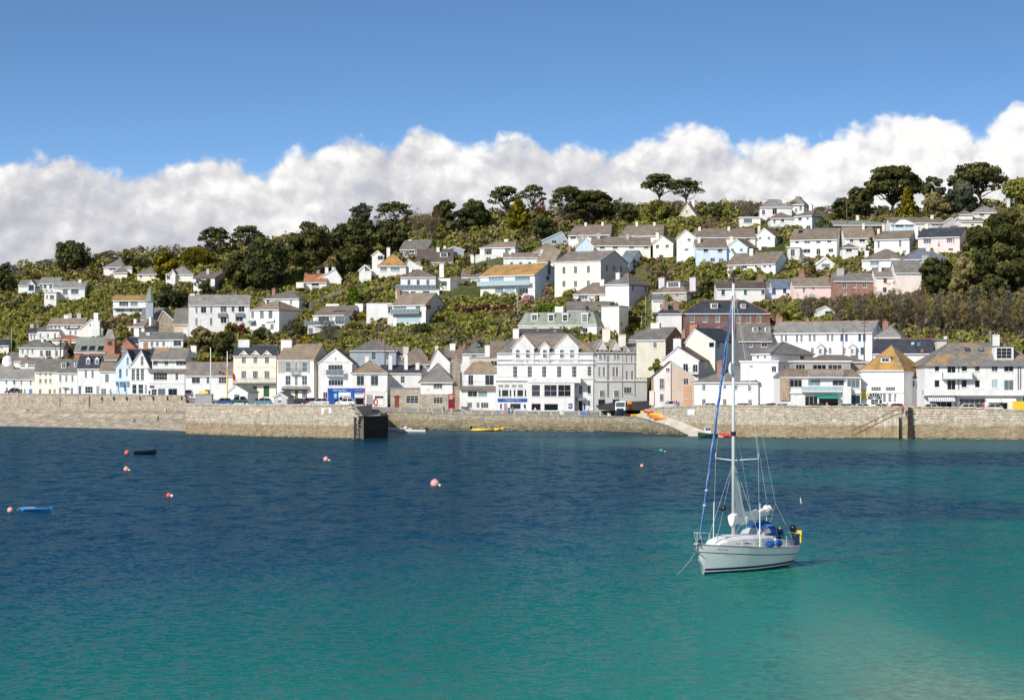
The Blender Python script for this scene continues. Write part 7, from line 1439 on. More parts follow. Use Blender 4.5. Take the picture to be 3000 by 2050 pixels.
def yacht():
    W0 = Vector((671*132.2/F, 132.2, 0)); rt = empty('sailing_yacht', W0, 'white sailing yacht with tall mast and blue rolled headsail at anchor', 'yacht')
    f = Vector((-.54, -.8417, 0)); p = Vector((.8417, -.54, 0)); L = lambda x, y, z: W0+f*x+p*y+UPZ*z
    xs = [-4.9,-4.6,-4.0,-3.0,-2.0,-1.0,0.,1.,2.,3.,3.8,4.4,4.75,4.97]
    db = lambda x: float(np.interp(x, [-4.9,-4,-3,-1,1,2.2,3.2,4.,4.6,4.97], [1.22,1.45,1.60,1.68,1.60,1.32,.96,.58,.25,.03]))
    wb = lambda x: float(np.interp(x, [-4.9,-4.2,-3,-1,1,2.2,3.2,4.,4.45,4.97], [.70,1.05,1.32,1.48,1.34,1.0,.62,.25,.02,.01]))
    zd = lambda x: float(np.interp(x, [-4.9,-3,-1,1,3,5], [1.05,1.10,1.20,1.31,1.46,1.63])); zk = lambda x: float(np.interp(x, [-4.9,-4.2,-3.4,4.3,4.6,4.97], [.26,.10,-.4,-.4,.25,1.35]))
    rows = []; mid = []
    for x in xs:
        d, k = zd(x), zk(x); lv = [k, max(k, .12), max(k, .18), max(k, .30), max(k, .30+(d-.75)*.5), d-.45, d-.40, d-.07, d]; row = []
        for z in lv:
            t = max(0., min(1., z/d)); hb = wb(x)+(db(x)-wb(x))*t**.75
            if z < .05: hb *= .75
            if x > 4.2 and z <= k+1e-6: hb = .004
            row.append((hb, z))
        rows.append(row)
    bands = [1, 2, 1, 0, 0, 3, 0, 4]; mats = [BM['white'], BM['navy'], BM['white'], BM['stripe'], BM['grey']]
    mb = MB()
    for sd in (1, -1):
        idx = [[None]*9 for _ in xs]
        for i, x in enumerate(xs):
            for j, (hb, z) in enumerate(rows[i]): idx[i][j] = len(mb.v); mb.v.append(L(x, hb*sd, z))
        for i in range(len(xs)-1):
            for j in range(8):
                q = (idx[i][j], idx[i+1][j], idx[i+1][j+1], idx[i][j+1]); mb.f.append(q if sd > 0 else q[::-1]); mb.m.append(bands[j] if j > 2 or sum(mb.v[k].z for k in q)/4 < (.34 if j == 2 else .16) else 0)
    mb.poly([L(xs[0], hb, z) for hb, z in rows[0]]+[L(xs[0], -hb, z) for hb, z in reversed(rows[0])], 0)
    mb.build('hull', mats, rt, True)
    mb = MB()
    for a, b_ in zip(xs, xs[1:]):
        for s in (1, -1): mb.quad(L(a, 0, zd(a)+.03), L(b_, 0, zd(b_)+.03), L(b_, s*db(b_)*.985, zd(b_)-.01), L(a, s*db(a)*.985, zd(a)-.01))
    mb.build('deck', [BM['deck']], rt)
    # coachroof
    cxs = [(3.3,.45,.06),(2.7,.62,.28),(1.6,.86,.46),(.4,1.02,.56),(-1.0,1.10,.60),(-2.0,1.12,.56)]; mb = MB(); prev = None
    for x, w_, h_ in cxs:
        z = zd(x)+.02; ring = [L(x, w_*1.06, z), L(x, w_, z+h_*.75), L(x, w_*.82, z+h_), L(x, 0, z+h_*1.12), L(x, -w_*.82, z+h_), L(x, -w_, z+h_*.75), L(x, -w_*1.06, z)]
        if prev:
            for i in range(6): mb.quad(prev[i], ring[i], ring[i+1], prev[i+1])
        else: mb.poly(ring)
        prev = ring
    mb.poly(prev[::-1]); cr = mb.build('coachroof', [BM['deck']], rt, True)
    mb = MB()
    for s in (1, -1):
        pts = [(2.1,.80,.12,.16),(1.2,.97,.14,.27),(.2,1.08,.15,.32),(-1.0,1.14,.16,.34)]
        for (x0, w0, a0, b0), (x1, w1, a1, b1) in zip(pts, pts[1:]): mb.quad(L(x0, s*w0, zd(x0)+a0), L(x1, s*w1, zd(x1)+a1), L(x1, s*(w1-.05), zd(x1)+b1), L(x0, s*(w0-.05), zd(x0)+b0))
    mb.build('window_stripe', [BM['stripe']], cr)
    for x in (2.2, .9):
        mb = MB(); mb.box(L(x, -.28, zd(x)+.42), f*-.5, p*.56, UPZ*.06); mb.build('hatch', [BM['vinyl']], cr)
    # cockpit coamings, wheel, seat
    mb = MB()
    for s in (1, -1): mb.hull8([L(-1.8, s*1.05, 1.1), L(-4.5, s*.95, 1.0), L(-4.5, s*1.2, 1.0), L(-1.8, s*1.32, 1.1), L(-1.8, s*1.08, 1.62), L(-4.5, s*1.0, 1.32), L(-4.5, s*1.12, 1.30), L(-1.8, s*1.24, 1.60)])
    mb.build('coaming', [BM['deck']], rt)
    mb = MB()
    for i in range(18):
        a, b_ = i/18*2*math.pi, (i+1)/18*2*math.pi; c = lambda t: L(-3.6, .42*math.cos(t), 1.75+.42*math.sin(t)); mb.cyl(c(a), c(b_), .025, .025, 5)
        if i % 3 == 0: mb.cyl(c(a), L(-3.6, 0, 1.75), .012, .012, 4)
    mb.cyl(L(-3.5, 0, 1.0), L(-3.6, 0, 1.75), .09, .06, 8); mb.build('steering_wheel', [BM['wire']], rt)
    # spray hood
    arch = []; n = 12
    for x, w_, h_ in ((-1.0,.72,.06),(-1.4,.80,.62),(-2.0,.86,.86),(-2.7,.86,.92)):
        arch.append([L(x, w_*math.cos(t), zd(x)+.42+h_*math.sin(t)**.7) for t in np.linspace(0.02, math.pi-.02, n+1)])
    mb = MB()
    for k in range(3):
        for i in range(n):
            win = k < 1 or (k == 1 and i in (1, 2, 9, 10)); mb.quad(arch[k][i], arch[k+1][i], arch[k+1][i+1], arch[k][i+1], 1 if win else (2 if k == 2 and i in (3, 8) else 0))
    mb.build('spray_hood', [BM['canvas'], BM['vinyl'], BM['canvasl']], rt, True)
    mb = MB(); mb.tube(arch[3], .05, 5); mb.tube(arch[1], .025, 5); mb.build('hood_frame', [BM['canvas']], rt)
    # mast and boom
    mz = 15.6; mx = .90; mb = MB(); mb.cyl(L(mx, 0, 1.6), L(mx, 0, mz), .105, .075, 12); mst = mb.build('mast', [BM['alu']], rt, True)
    mb = MB(); z = H-(1270-HY)*130.7/F; mb.cyl(L(mx,0,z-.12), L(mx,0,z+.10), .15, .15, 12); mb.build('mast_collar', [BM['black']], mst)
    mb = MB(); z = H+(HY-1080)*130.7/F; mb.ball(L(mx+.25, 0, z), (.16,.16,.36), 10, 8); mb.build('radar_reflector', [BM['white']], mst, True)
    mb = MB(); mb.cyl(L(mx,0,mz), L(mx,0,mz+.35), .04, .03, 6); mb.box(L(mx-.1,-.05,mz+.1), f*.4, p*.1, UPZ*.06); mb.ball(L(mx,0,mz+.35), .07, 8, 5); mb.build('masthead_light', [BM['black']], mst)
    for z, w_ in ((5.95, 1.3), (9.95, .8)):
        for s in (1, -1):
            mb = MB(); mb.cyl(L(mx, 0, z), L(mx-.4, s*w_, z+.10), .035, .022, 6); mb.cyl(L(mx-.4, s*w_, z+.10), L(mx-.4, s*w_, z+.38), .02, .02, 5); mb.build('spreader', [BM['alu']], mst)
    bz = 2.62; mb = MB(); mb.cyl(L(mx-.1,0,bz), L(-3.35,0,bz+.22), .07, .06, 8); mb.build('boom', [BM['alu']], rt, True)
    mb = MB(); rings = []
    for i in range(17):
        t = i/16; x = mx+.28-t*4.5; r = .27+.08*math.sin(t*23)+.06*math.sin(t*41+1); r *= (.8 if t < .05 else 1)*(1-.35*t); zc = bz+.22*t+.16+.04*math.sin(t*17)
        if t > .88: zc += (t-.88)*2.2; r *= 1.1
        rings.append([L(x, r*.75*math.cos(a)+.04*math.sin(9*t+a*2), zc+r*(1.0+.16*math.sin(3*a+8*t))*math.sin(a)-(.12 if math.sin(a) < -.5 else 0)) for a in np.linspace(0, 2*math.pi, 11)[:-1]])
    for a, b_ in zip(rings, rings[1:]):
        for j in range(10): mb.quad(a[j], b_[j], b_[(j+1)%10], a[(j+1)%10])
    mb.poly(rings[0]); mb.poly(rings[-1][::-1])
    # a fold hanging over the boom end
    e = L(-3.2,.05,3.1); mb.hull8([e, e+f*-.5-UPZ*.25, e+f*-.5-UPZ*.25+p*.1, e+p*.12, e+UPZ*.25, e+f*-.45+UPZ*.02, e+f*-.45+p*.1+UPZ*.02, e+UPZ*.25+p*.1])
    sl = mb.build('stowed_mainsail', [BM['sail']], rt, True)
    mb = MB(); g = []
    for i in range(9):
        t = i/8; z = bz+.3+t*2.25; w_ = 1.15*(1-t)**.7+.14; g.append([L(mx-.12-w_*u, .10*math.sin(u*3+t*5)*(1-t), z) for u in (0,.33,.66,1)])
    for a, b_ in zip(g, g[1:]):
        for j in range(3): mb.quad(a[j], a[j+1], b_[j+1], b_[j])
    for row in (g,):
        for a, b_ in zip(row, row[1:]): mb.cyl(a[3], b_[3], .03, .03, 5)
    mb.build('sail_luff', [BM['sail']], sl, True)
    mb = MB(); mb.cyl(L(mx,0,1.7), L(-.1,0,bz+.02), .035, .035, 6); mb.build('boom_vang', [BM['alu']], rt)
    # headsail rolled on the forestay
    A, B = L(4.78,0,1.75), L(mx+.1,0,14.9); mb = MB(); n = 44; prev = None
    for i in range(n+1):
        t = i/n; c = A.lerp(B, t)-UPZ*.10*math.sin(t*math.pi); r = float(np.interp(t, [0,.06,.2,.55,.8,.92,1], [.018,.032,.060,.070,.054,.034,.016]))*(1+.10*math.sin(i*2.3)); ring = []
        for j in range(10):
            a = j/10*2*math.pi; rr = r*(1+.25*math.cos(a-t*46)); ring.append(c+f*rr*math.cos(a)+p*rr*math.sin(a))
        if prev:
            for j in range(10): mb.quad(prev[j], ring[j], ring[(j+1)%10], prev[(j+1)%10], 1 if (j-int(t*46/(2*math.pi)*10)) % 10 in (0, 1) else 0)
        prev = ring
    mb.build('furled_headsail', [BM['canvas'], BM['canvasl']], rt, True)
    mb = MB()
    for t in (.145,.205): c = A.lerp(B, t); mb.ball(c, (.09,.09,.05), 8, 5)
    mb.build('sail_tie', [BM['sail']], rt); mb = MB(); mb.cyl(A-UPZ*.12, A+UPZ*.1, .12, .09, 10); mb.build('furling_drum', [BM['black']], rt)
    # standing rigging
    ws = [(L(mx,0,mz-.1), L(-4.2,0,3.4)), (L(-4.2,0,3.4), L(-4.75,1.0,1.05)), (L(-4.2,0,3.4), L(-4.75,-1.0,1.05)), (L(mx,0,mz), L(-3.3,0,bz+.35)), (L(mx+.1,0,14.9), L(4.9,0,1.62)), (L(mx,0,8.6), L(.1,.0,2.95)), (L(mx,0,8.6), L(-1.2,0,3.05))]
    for s in (1, -1):
        cp = L(.55, s*1.42, 1.28); ws += [(L(mx-.4, s*1.3, 6.05), cp), (L(mx-.4, s*1.3, 6.05), L(mx-.4, s*.8, 10.05)), (L(mx-.4, s*.8, 10.05), L(mx,0,mz-.2)), (L(mx,0,5.9), L(.2, s*1.45, 1.26)), (L(mx,0,5.9), L(1.5, s*1.36, 1.34))]
    mb = MB()
    for a, b_ in ws: mb.cyl(a, b_, .0085, .0085, 4)
    mb.build('rigging_wire', [BM['wire']], rt)
    for s in (1, -1):
        mb = MB(); mb.cyl(L(.55, s*1.42, 1.3), L(.50, s*1.41, 3.65), .026, .02, 6); mb.build('shroud_cover', [BM['white']], rt)
    mb = MB(); mb.ball(L(1.45,-.3,3.36), .19, 10, 8); mb.build('black_ball', [BM['black']], rt, True)
    # pulpit, stanchions, pushpit
    mb = MB(); r_ = .018
    for s in (1, -1): mb.tube([L(3.9, s*.62, zd(3.9)), L(3.95, s*.6, 2.1), L(4.7, s*.35, 2.22), L(5.15, s*.12, 2.25), L(5.15, 0, 2.25)], r_, 5); mb.tube([L(4.75, s*.2, zd(4.75)), L(5.12, s*.14, 2.24)], r_, 5)
    mb.box(L(4.75,-.12,1.63), f*.45, p*.24, UPZ*.05); mb.build('pulpit', [BM['wire']], rt)
    mb = MB(); st = [3.9,2.3,.7,-.9,-2.4,-3.8,-4.7]
    for s in (1, -1):
        for x in st: mb.cyl(L(x, s*db(x)*.97, zd(x)), L(x, s*db(x)*.97, zd(x)+.62), .015, .015, 5)
        for h_ in (.34, .61):
            for a, b_ in zip(st, st[1:]): mb.cyl(L(a, s*db(a)*.97, zd(a)+h_), L(b_, s*db(b_)*.97, zd(b_)+h_), .008, .008, 4)
    mb.build('guard_rail', [BM['wire']], rt)
    mb = MB()
    for s in (1, -1): mb.tube([L(-3.9, s*1.42, 1.75), L(-4.8, s*1.15, 1.75), L(-4.85, s*.35, 1.75), L(-4.85, s*.35, 1.05)], .02, 5)
    mb.build('pushpit', [BM['wire']], rt)
    a = L(-3.45, 1.52, 1.12); b_ = L(-4.65, 1.27, 1.10); d = b_-a; mb = MB(); mb.hull8([a, b_, b_+p*.02, a+p*.02, a+UPZ*.62, b_+UPZ*.64, b_+UPZ*.64+p*.02, a+UPZ*.62+p*.02]); dg = mb.build('spray_dodger', [W['navy']], rt)
    text(dg, 'BLUE JAY', a+d*.15+UPZ*.25+p*.03, d.normalized(), UPZ, .14, d.length*.7, BM['canvasl'])
    nb = L(3.95, .64, 1.24); ne = L(3.15, .965, 1.19); text(rt, 'Blue Jay', nb+p*.06+f*.02, (ne-nb).normalized(), UPZ, .13, (ne-nb).length*.8, BM['stripe'], 'name_lettering')
    mb = MB(); mb.ball(L(-4.9,.75,2.0), (.2,.2,.22), 10, 7); mb.box(L(-4.95,.65,1.2), f*-.15, p*.2, UPZ*.6); mb.build('outboard_motor', [BM['black']], rt, True)
    mb = MB(); mb.hull8([L(-4.9,.95,1.2), L(-5.0,.95,1.2), L(-5.0,1.25,1.2), L(-4.9,1.25,1.2), L(-4.9,.85,1.9), L(-5.0,.85,1.9), L(-5.0,1.28,1.9), L(-4.9,1.28,1.9)]); mb.build('horseshoe_buoy', [BM['yellow']], rt)
    for x in (-.5, -1.5):
        mb = MB(); mb.ball(L(x, 1.5, 1.38), (.26,.26,.20), 12, 8); mb.build('fender', [BM['canvas']], rt, True)
    mb = MB(); mb.ball(L(4.1,-.3,1.72), (.16,.16,.14), 10, 6); mb.build('fender', [BM['canvas']], rt, True)
    mb = MB(); mb.tube([L(4.97,0,1.5), L(5.2,-.3,.8), L(5.6,-1.0,-.1)], .009, 5); mb.build('mooring_line', [BM['rope']], rt)
    mb = MB(); mb.cyl(L(5.1,0,1.66), L(5.12,0,1.2), .03, .03, 6); mb.hull8([L(5.05,-.15,1.15), L(5.3,-.02,1.35), L(5.3,.02,1.35), L(5.05,.15,1.15), L(5.0,-.13,1.2), L(5.25,-.02,1.4), L(5.25,.02,1.4), L(5.0,.13,1.2)]); mb.build('anchor', [BM['grey']], rt)
    mb = MB(); mb.cyl(L(-4.7,-.9,1.05), L(-4.9,-.9,2.6), .02, .02, 5); mb.build('ensign_staff', [BM['alu']], rt)
    return L
LY = yacht()
def boat(name, label, px, py, ang, Ln, Bm, Ht, mo, mi, Y=None, z=0., tilt=0., pointy=1.0, cat='boat', stern=.75):
    """open boat: outer skin, inner skin, gunwale and thwarts; ang: heading in degrees from +X"""
    Y = Y or F*(H-z)/(py-HY); o = XY(px, Y); o.z = z; c, s = math.cos(math.radians(ang)), math.sin(math.radians(ang)); rt = empty(name, o, label, cat)
    ct, stt = math.cos(math.radians(tilt)), math.sin(math.radians(tilt))
    def L(x, y, zz): x, zz = x*ct-zz*stt, x*stt+zz*ct; return o+Vector((c*x-s*y, s*x+c*y, zz))
    ts = [0,.12,.3,.5,.7,.85,.95,1.]; bw = [stern,.88,.98,1.,.86,.58,.28*pointy,.03]; so_, si_, gw = MB(), MB(), []
    for i, (t, b_) in enumerate(zip(ts, bw)):
        x = (t-.5)*Ln; b2 = b_*Bm/2; sh = Ht*(1+.35*t*t); kz = -.12*Ht if t < .9 else Ht*.3*(t-.9)*10
        gw.append([(x, b2, sh), (x, b2*.92, sh*.45), (x, b2*.45, kz), (x, -b2*.45, kz), (x, -b2*.92, sh*.45), (x, -b2, sh)])
    for a, b_ in zip(gw, gw[1:]):
        for j in range(5): so_.quad(L(*a[j]), L(*b_[j]), L(*b_[j+1]), L(*a[j+1]))
    so_.poly([L(*q) for q in gw[0]][::-1]); hull = so_.build('hull', [BM[mo]], rt, True)
    inn = [[(x*.96, y*.86, z_-.02 if k in (0,5) else max(z_*.6, .10*Ht)+.03) for k, (x, y, z_) in enumerate(g)] for g in gw]
    for a, b_ in zip(inn, inn[1:]):
        for j in range(5): si_.quad(L(*a[j]), L(*a[j+1]), L(*b_[j+1]), L(*b_[j]))
    for g, n_ in zip(gw, inn): pass
    for k in (0, 5):
        for i in range(7): si_.quad(L(*gw[i][k]), L(*gw[i+1][k]), L(*inn[i+1][k]), L(*inn[i][k]))
    si_.quad(L(*gw[0][0]), L(*gw[0][5]), L(*inn[0][5]), L(*inn[0][0])); si_.build('inside', [BM[mi]], rt)
    for t in (-.22, .12):
        mb = MB(); mb.box(L(t*Ln-.12, -Bm*.42, Ht*.72), Vector((c,s,0))*.25, Vector((-s,c,0))*Bm*.84, UPZ*.05); mb.build('thwart', [BM[mi]], rt)
    return rt, L
boat('dinghy', 'black dinghy lying on the deep blue water beside a red buoy', 426, 1330, 4, 3.3, 1.3, .5, 'black', 'black')
rt, L = boat('rowing_boat', 'blue and white rowing boat near the left edge of the water', 106, 1495, 7, 2.5, .70, .24, 'blue', 'white', pointy=.5, stern=.12)
mb = MB(); mb.tube([L(-1.2,0,.28), L(-1.4,.1,.15), L(-1.6,.1,-.05)], .02, 5); mb.build('mooring_line', [BM['rope']], rt); mb = MB(); mb.hull8([L(-.1,-.15,.25), L(.8,-.18,.25), L(.8,.18,.25), L(-.1,.15,.25), L(.1,-.1,.38), L(.9,-.1,.44), L(.9,.1,.44), L(.1,.1,.38)]); mb.build('oars', [BM['rubber']], rt)
boat('dinghy', 'white open boat moored behind the dark pier end, left of two', 1168, 1264, 172, 6.0, 1.9, .7, 'white', 'white', Y=530)
rt, L = boat('dinghy', 'white open boat with outboard moored below the quay steps, right of two', 1205, 1268, 174, 6.2, 1.9, .7, 'white', 'grey', Y=514)
mb = MB(); mb.hull8([L(-3.1,-.2,.5), L(-3.5,-.2,.5), L(-3.5,.2,.5), L(-3.1,.2,.5), L(-3.05,-.2,1.25), L(-3.55,-.2,1.2), L(-3.55,.2,1.2), L(-3.05,.2,1.25)]); mb.build('outboard_motor', [BM['rubber']], rt); mb = MB(); mb.ball(L(1.2,0,1.0), (.5,.4,.5), 10, 7); mb.build('fender', [W['lilac']], rt, True)
# inflatable boats
def rib(name, label, px, py, ang, Ln, Bm, mt_, floor, Y=None):
    Y = Y or F*H/(py-HY); o = XY(px, Y); c, s = math.cos(math.radians(ang)), math.sin(math.radians(ang)); rt = empty(name, o, label, 'boat'); L = lambda x, y, z: o+Vector((c*x-s*y, s*x+c*y, z)); r = Bm*.13
    pts = [(-.5*Ln, Bm*.36, .30), (.15*Ln, Bm*.37, .34), (.36*Ln, Bm*.26, .46), (.47*Ln, Bm*.10, .62), (.5*Ln, 0, .68)]; pts = pts+[(x, -y, z) for x, y, z in pts[-2::-1]]
    mb = MB(); mb.tube([L(*q) for q in pts], r, 9); [mb.ball(L(*q), r, 9, 6) for q in pts]; mb.build('tube', [BM[mt_]], rt, True)
    mb = MB(); mb.hull8([L(-.48*Ln,-Bm*.3,-.05), L(.3*Ln,-Bm*.2,-.05), L(.3*Ln,Bm*.2,-.05), L(-.48*Ln,Bm*.3,-.05), L(-.48*Ln,-Bm*.33,.22), L(.42*Ln,-Bm*.12,.35), L(.42*Ln,Bm*.12,.35), L(-.48*Ln,Bm*.33,.22)]); mb.build('floor', [BM[floor]], rt)
    mb = MB(); mb.hull8([L(-.05*Ln,-.3,.2), L(.06*Ln,-.3,.2), L(.06*Ln,.3,.2), L(-.05*Ln,.3,.2), L(-.04*Ln,-.25,1.0), L(.02*Ln,-.25,1.05), L(.02*Ln,.25,1.05), L(-.04*Ln,.25,1.0)]); mb.build('console', [BM['grey']], rt)
    mb = MB(); mb.hull8([L(-.5*Ln,-.18,.3), L(-.5*Ln-.4,-.18,.3), L(-.5*Ln-.4,.18,.3), L(-.5*Ln,.18,.3), L(-.5*Ln+.05,-.2,1.15), L(-.5*Ln-.5,-.2,1.1), L(-.5*Ln-.5,.2,1.1), L(-.5*Ln+.05,.2,1.15)]); mb.build('outboard_motor', [BM['rubber']], rt); return rt, L
rib('inflatable_boat', 'yellow inflatable boat at the foot of the quay steps', 1432, 1262, 8, 7.4, 2.2, 'yellow', 'grey', 535)
rib('inflatable_boat', 'red inflatable boat behind the yacht mast below the quay wall', 2150, 1277, 172, 5.6, 2.1, 'red', 'grey', 470)
rt, L = boat('fishing_boat', 'small dark green fishing boat with white wheelhouse beside the slipway', 2074, 1283, 186, 3.9*1.0, 1.9, .85, 'green', 'grey', Y=464)
mb = MB(); mb.hull8([L(-.5,-.6,.6), L(.75,-.6,.6), L(.75,.6,.6), L(-.5,.6,.6), L(-.45,-.55,2.15), L(.6,-.55,2.15), L(.6,.55,2.15), L(-.45,.55,2.15)]); wh = mb.build('wheelhouse', [BM['white']], rt)
mb = MB(); mb.box(L(-.65,-.7,2.15), (L(.85,-.7,2.15)-L(-.65,-.7,2.15)), (L(-.65,.7,2.15)-L(-.65,-.7,2.15)), UPZ*.1); mb.build('wheelhouse_roof', [BM['white']], wh)
mb = MB()
for x0_, x1_ in ((-.38,-.12),(-.02,.24),(.32,.54)):
    for s in (-.6, .59): mb.box(L(x0_, s, 1.45), L(x1_, s, 1.45)-L(x0_, s, 1.45), L(x0_, s+.02, 1.45)-L(x0_, s, 1.45), UPZ*.5)
mb.build('window', [GLASSD], wh); mb = MB(); mb.cyl(L(.3,0,2.2), L(.3,0,3.3), .03, .02, 5); mb.cyl(L(-.2,.3,2.2), L(-.2,.3,2.9), .02, .02, 5); mb.build('aerial', [BM['wire']], wh)
# kayaks at the head of the slipway
for px, py, ang, c_, ln, lb in ((1846,1213,3,'orange',3.0,'orange kayak lying level beside the lorry'),(1866,1210,5,'yellow',2.6,'yellow kayak lying behind the orange one beside the lorry'),(1934,1229,-48,'orange',5.2,'orange kayak lying down the slipway, nearest the water'),(1926,1219,-48,'yellow',4.6,'yellow kayak on the slipway pile'),(1908,1211,-30,'red',3.4,'red kayak at the top of the slipway pile'),(1918,1222,-46,'orange',4.4,'second orange kayak on the slipway, behind the nearest one')):
    Y = slipY(px, py) if px > 1880 else qy(px)+2; boat('kayak', lb, px, py, ang, ln, .95, .42, c_, c_, Y=Y, z=P(px, py, Y).z+.06 if px > 1880 else qz(px)+.1, tilt=-4 if px > 1880 else 0, pointy=.6, cat='kayak', stern=.15)
# buoys
def buoy(px, py, r, m, label, sub=None):
    Y = F*H/(py+r*.45-HY); o = XY(px, Y); R_ = r*Y/F; rt = empty('mooring_buoy', o, label, 'buoy'); mb = MB(); mb.ball(o+UPZ*R_*.45, R_, 16, 12); mb.cyl(o+UPZ*R_*1.3, o+UPZ*R_*1.6, R_*.15, R_*.12, 8); mb.build('float', [BM[m]], rt, True)
    if sub: q = o+Vector((sub[0]*Y/F, -.1, sub[3]*Y/F)); mb = MB(); mb.ball(q, sub[1]*Y/F, 12, 8); mb.build('pick_up_float', [BM[sub[2]]], rt, True)
buoy(372,1326,8,'buoyr','red mooring buoy left of the black dinghy'); buoy(370,1374,8,'buoyp','faded pink mooring buoy with small yellow float',(9,4.5,'yellow',0)); buoy(495,1451,8,'buoyr','red mooring buoy with small white float at its upper right',(9,4.5,'white',3)); buoy(30,1494,9,'buoyp','faded pink buoy at the left edge beside the rowing boat'); buoy(955,1345,8,'buoyp','faded red buoy with tiny white float in mid channel',(10,3.5,'white',0)); buoy(1274,1416,13,'buoyp','largest faded red buoy in the centre of the water',(14,5,'white',0)); buoy(1938,1320,6.5,'buoyg','green buoy with small pink float near the slipway',(10,4,'buoyp',-1)); buoy(1881,1364,5.5,'buoyp','small pale pink buoy left of the yacht'); buoy(2363,1278,6,'white','white buoy below the right quay wall'); buoy(2445,1280,3.5,'white','tiny white buoy right of the larger white one')
Y_ = F*H/(1474-HY); a = XY(2348, Y_); rt = empty('marker_buoy', a, 'thin white marker stick with red base right of the yacht', 'buoy'); mb = MB(); mb.cyl(a-UPZ*.2, a+Vector((-.1,0,.48)), .045, .035, 6); mb.build('stick', [BM['white']], rt); mb = MB(); mb.ball(a, .08, 8, 6); mb.build('float', [BM['buoyr']], rt)
# ---------------------------------------------------------------- people
def body_mesh(pose):
    J = [(0,0,.95),(0,0,1.18),(0,.0,1.40),(0,0,1.52),(0,.02,1.62),(0,.0,1.74)]; Rd = [.15,.13,.16,.065,.10,.07]; E = [(0,1),(1,2),(2,3),(3,4),(4,5)]
    def add(ps, rs, root):
        k = root
        for q, r in zip(ps, rs): J.append(q); Rd.append(r); E.append((k, len(J)-1)); k = len(J)-1
    w = .28 if pose == 'walk' else .04
    for s in (1, -1):
        add([(s*.10,0,.90),(s*.11,-s*w*.6,.50),(s*.11,-s*w+(.1 if s < 0 and pose == 'walk' else 0),.08),(s*.12,-s*w-.14,.03)], [.095,.07,.05,.045], 0)
        add([(s*.19,0,1.42),(s*.25,s*w*.6+.02,1.14),(s*.25,s*w*.9-.06,.90),(s*.245,s*w-.09,.80)], [.07,.05,.04,.045], 2)
    me = bpy.data.meshes.new('body'); me.from_pydata(J, E, []); o = bpy.data.objects.new('b', me); COL.objects.link(o)
    o.modifiers.new('s', 'SKIN'); 
    for i, sv in enumerate(me.skin_vertices[0].data): sv.radius = (Rd[i]*(1.15 if i in (0,1,2) else 1), Rd[i]*(.75 if i in (0,1,2) else 1)); sv.use_root = (i == 0)
    o.modifiers.new('d', 'SUBSURF').levels = 1
    dg = bpy.context.evaluated_depsgraph_get(); r = bpy.data.meshes.new_from_object(o.evaluated_get(dg)); bpy.data.objects.remove(o)
    r.materials.clear()
    mi = []
    for pl in r.polygons:
        c = pl.center; z = c.z
        if z > 1.55: m = 3 if (z > 1.70 or c.y > .05) else 2
        elif z > 1.47: m = 2
        elif z < .10: m = 3
        elif z > .93 or abs(c.x) > .2: m = 2 if (z < .90 and abs(c.x) > .19) else 0
        else: m = 1
        mi.append(m)
    for _ in range(4): r.materials.append(None)
    r.polygons.foreach_set('material_index', mi); r.polygons.foreach_set('use_smooth', [True]*len(mi)); return r
POSE = {'stand': body_mesh('stand'), 'walk': body_mesh('walk')}
SKIN = paint('skin', (.55,.33,.24), .6); HAIR = paint('hair_dark', (.05,.035,.025), .8)
CL = {'white':(.7,.7,.68), 'black':(.02,.02,.025), 'navy':(.02,.03,.09), 'jeans':(.10,.16,.30), 'pink':(.62,.22,.32), 'red':(.55,.03,.05), 'green':(.22,.27,.16), 'grey':(.25,.25,.27), 'beige':(.45,.38,.28), 'blue':(.12,.22,.45)}
def person(px, py, Y, pose, top, leg, rz, label, h=1.78, z=None):
    me = POSE[pose].copy(); 
    for i, m in enumerate((paint('cloth_'+top, CL[top], .9), paint('cloth_'+leg, CL[leg], .9), SKIN, HAIR)): me.materials[i] = m
    o = bpy.data.objects.new('person', me); COL.objects.link(o); o.location = P(px, py, Y)
    if z is not None: o.location.z = z
    o.rotation_euler = (0, 0, math.radians(rz)); o.scale = (h/1.8,)*3; tag(o, label, 'person')
pf = lambda px, off: qy(px)+off
person(394,1240,560,'walk','grey','black',80,'person in grey walking along the beach, left of two'); person(463,1237,562,'walk','black','navy',95,'person in dark clothes walking along the beach, right of two'); person(438,1160,604,'stand','black','black',0,'person in black at the sea wall before the turquoise shop doors',z=7.3)
for px, py, off, ps, a, b_, rz, lb in ((1300,1203,4,'stand','blue','navy',20,'person in blue beside the red telephone box'),(1480,1213,3,'stand','pink','pink',10,'person in pink in front of the café, left of three'),(1491,1214,3,'stand','navy','black',-10,'person in navy in front of the café, middle of three'),(1502,1213,3.4,'stand','grey','black',30,'person in grey top before the café, right of three'),(1568,1213,3,'walk','white','jeans',-60,'person in white top and jeans passing the hotel bay'),(1724,1218,2.5,'walk','green','black',70,'person in dark green walking past the hotel door')):
    person(px, py, pf(px, off), ps, a, b_, rz, lb, 1.8, qz(px)+.06)
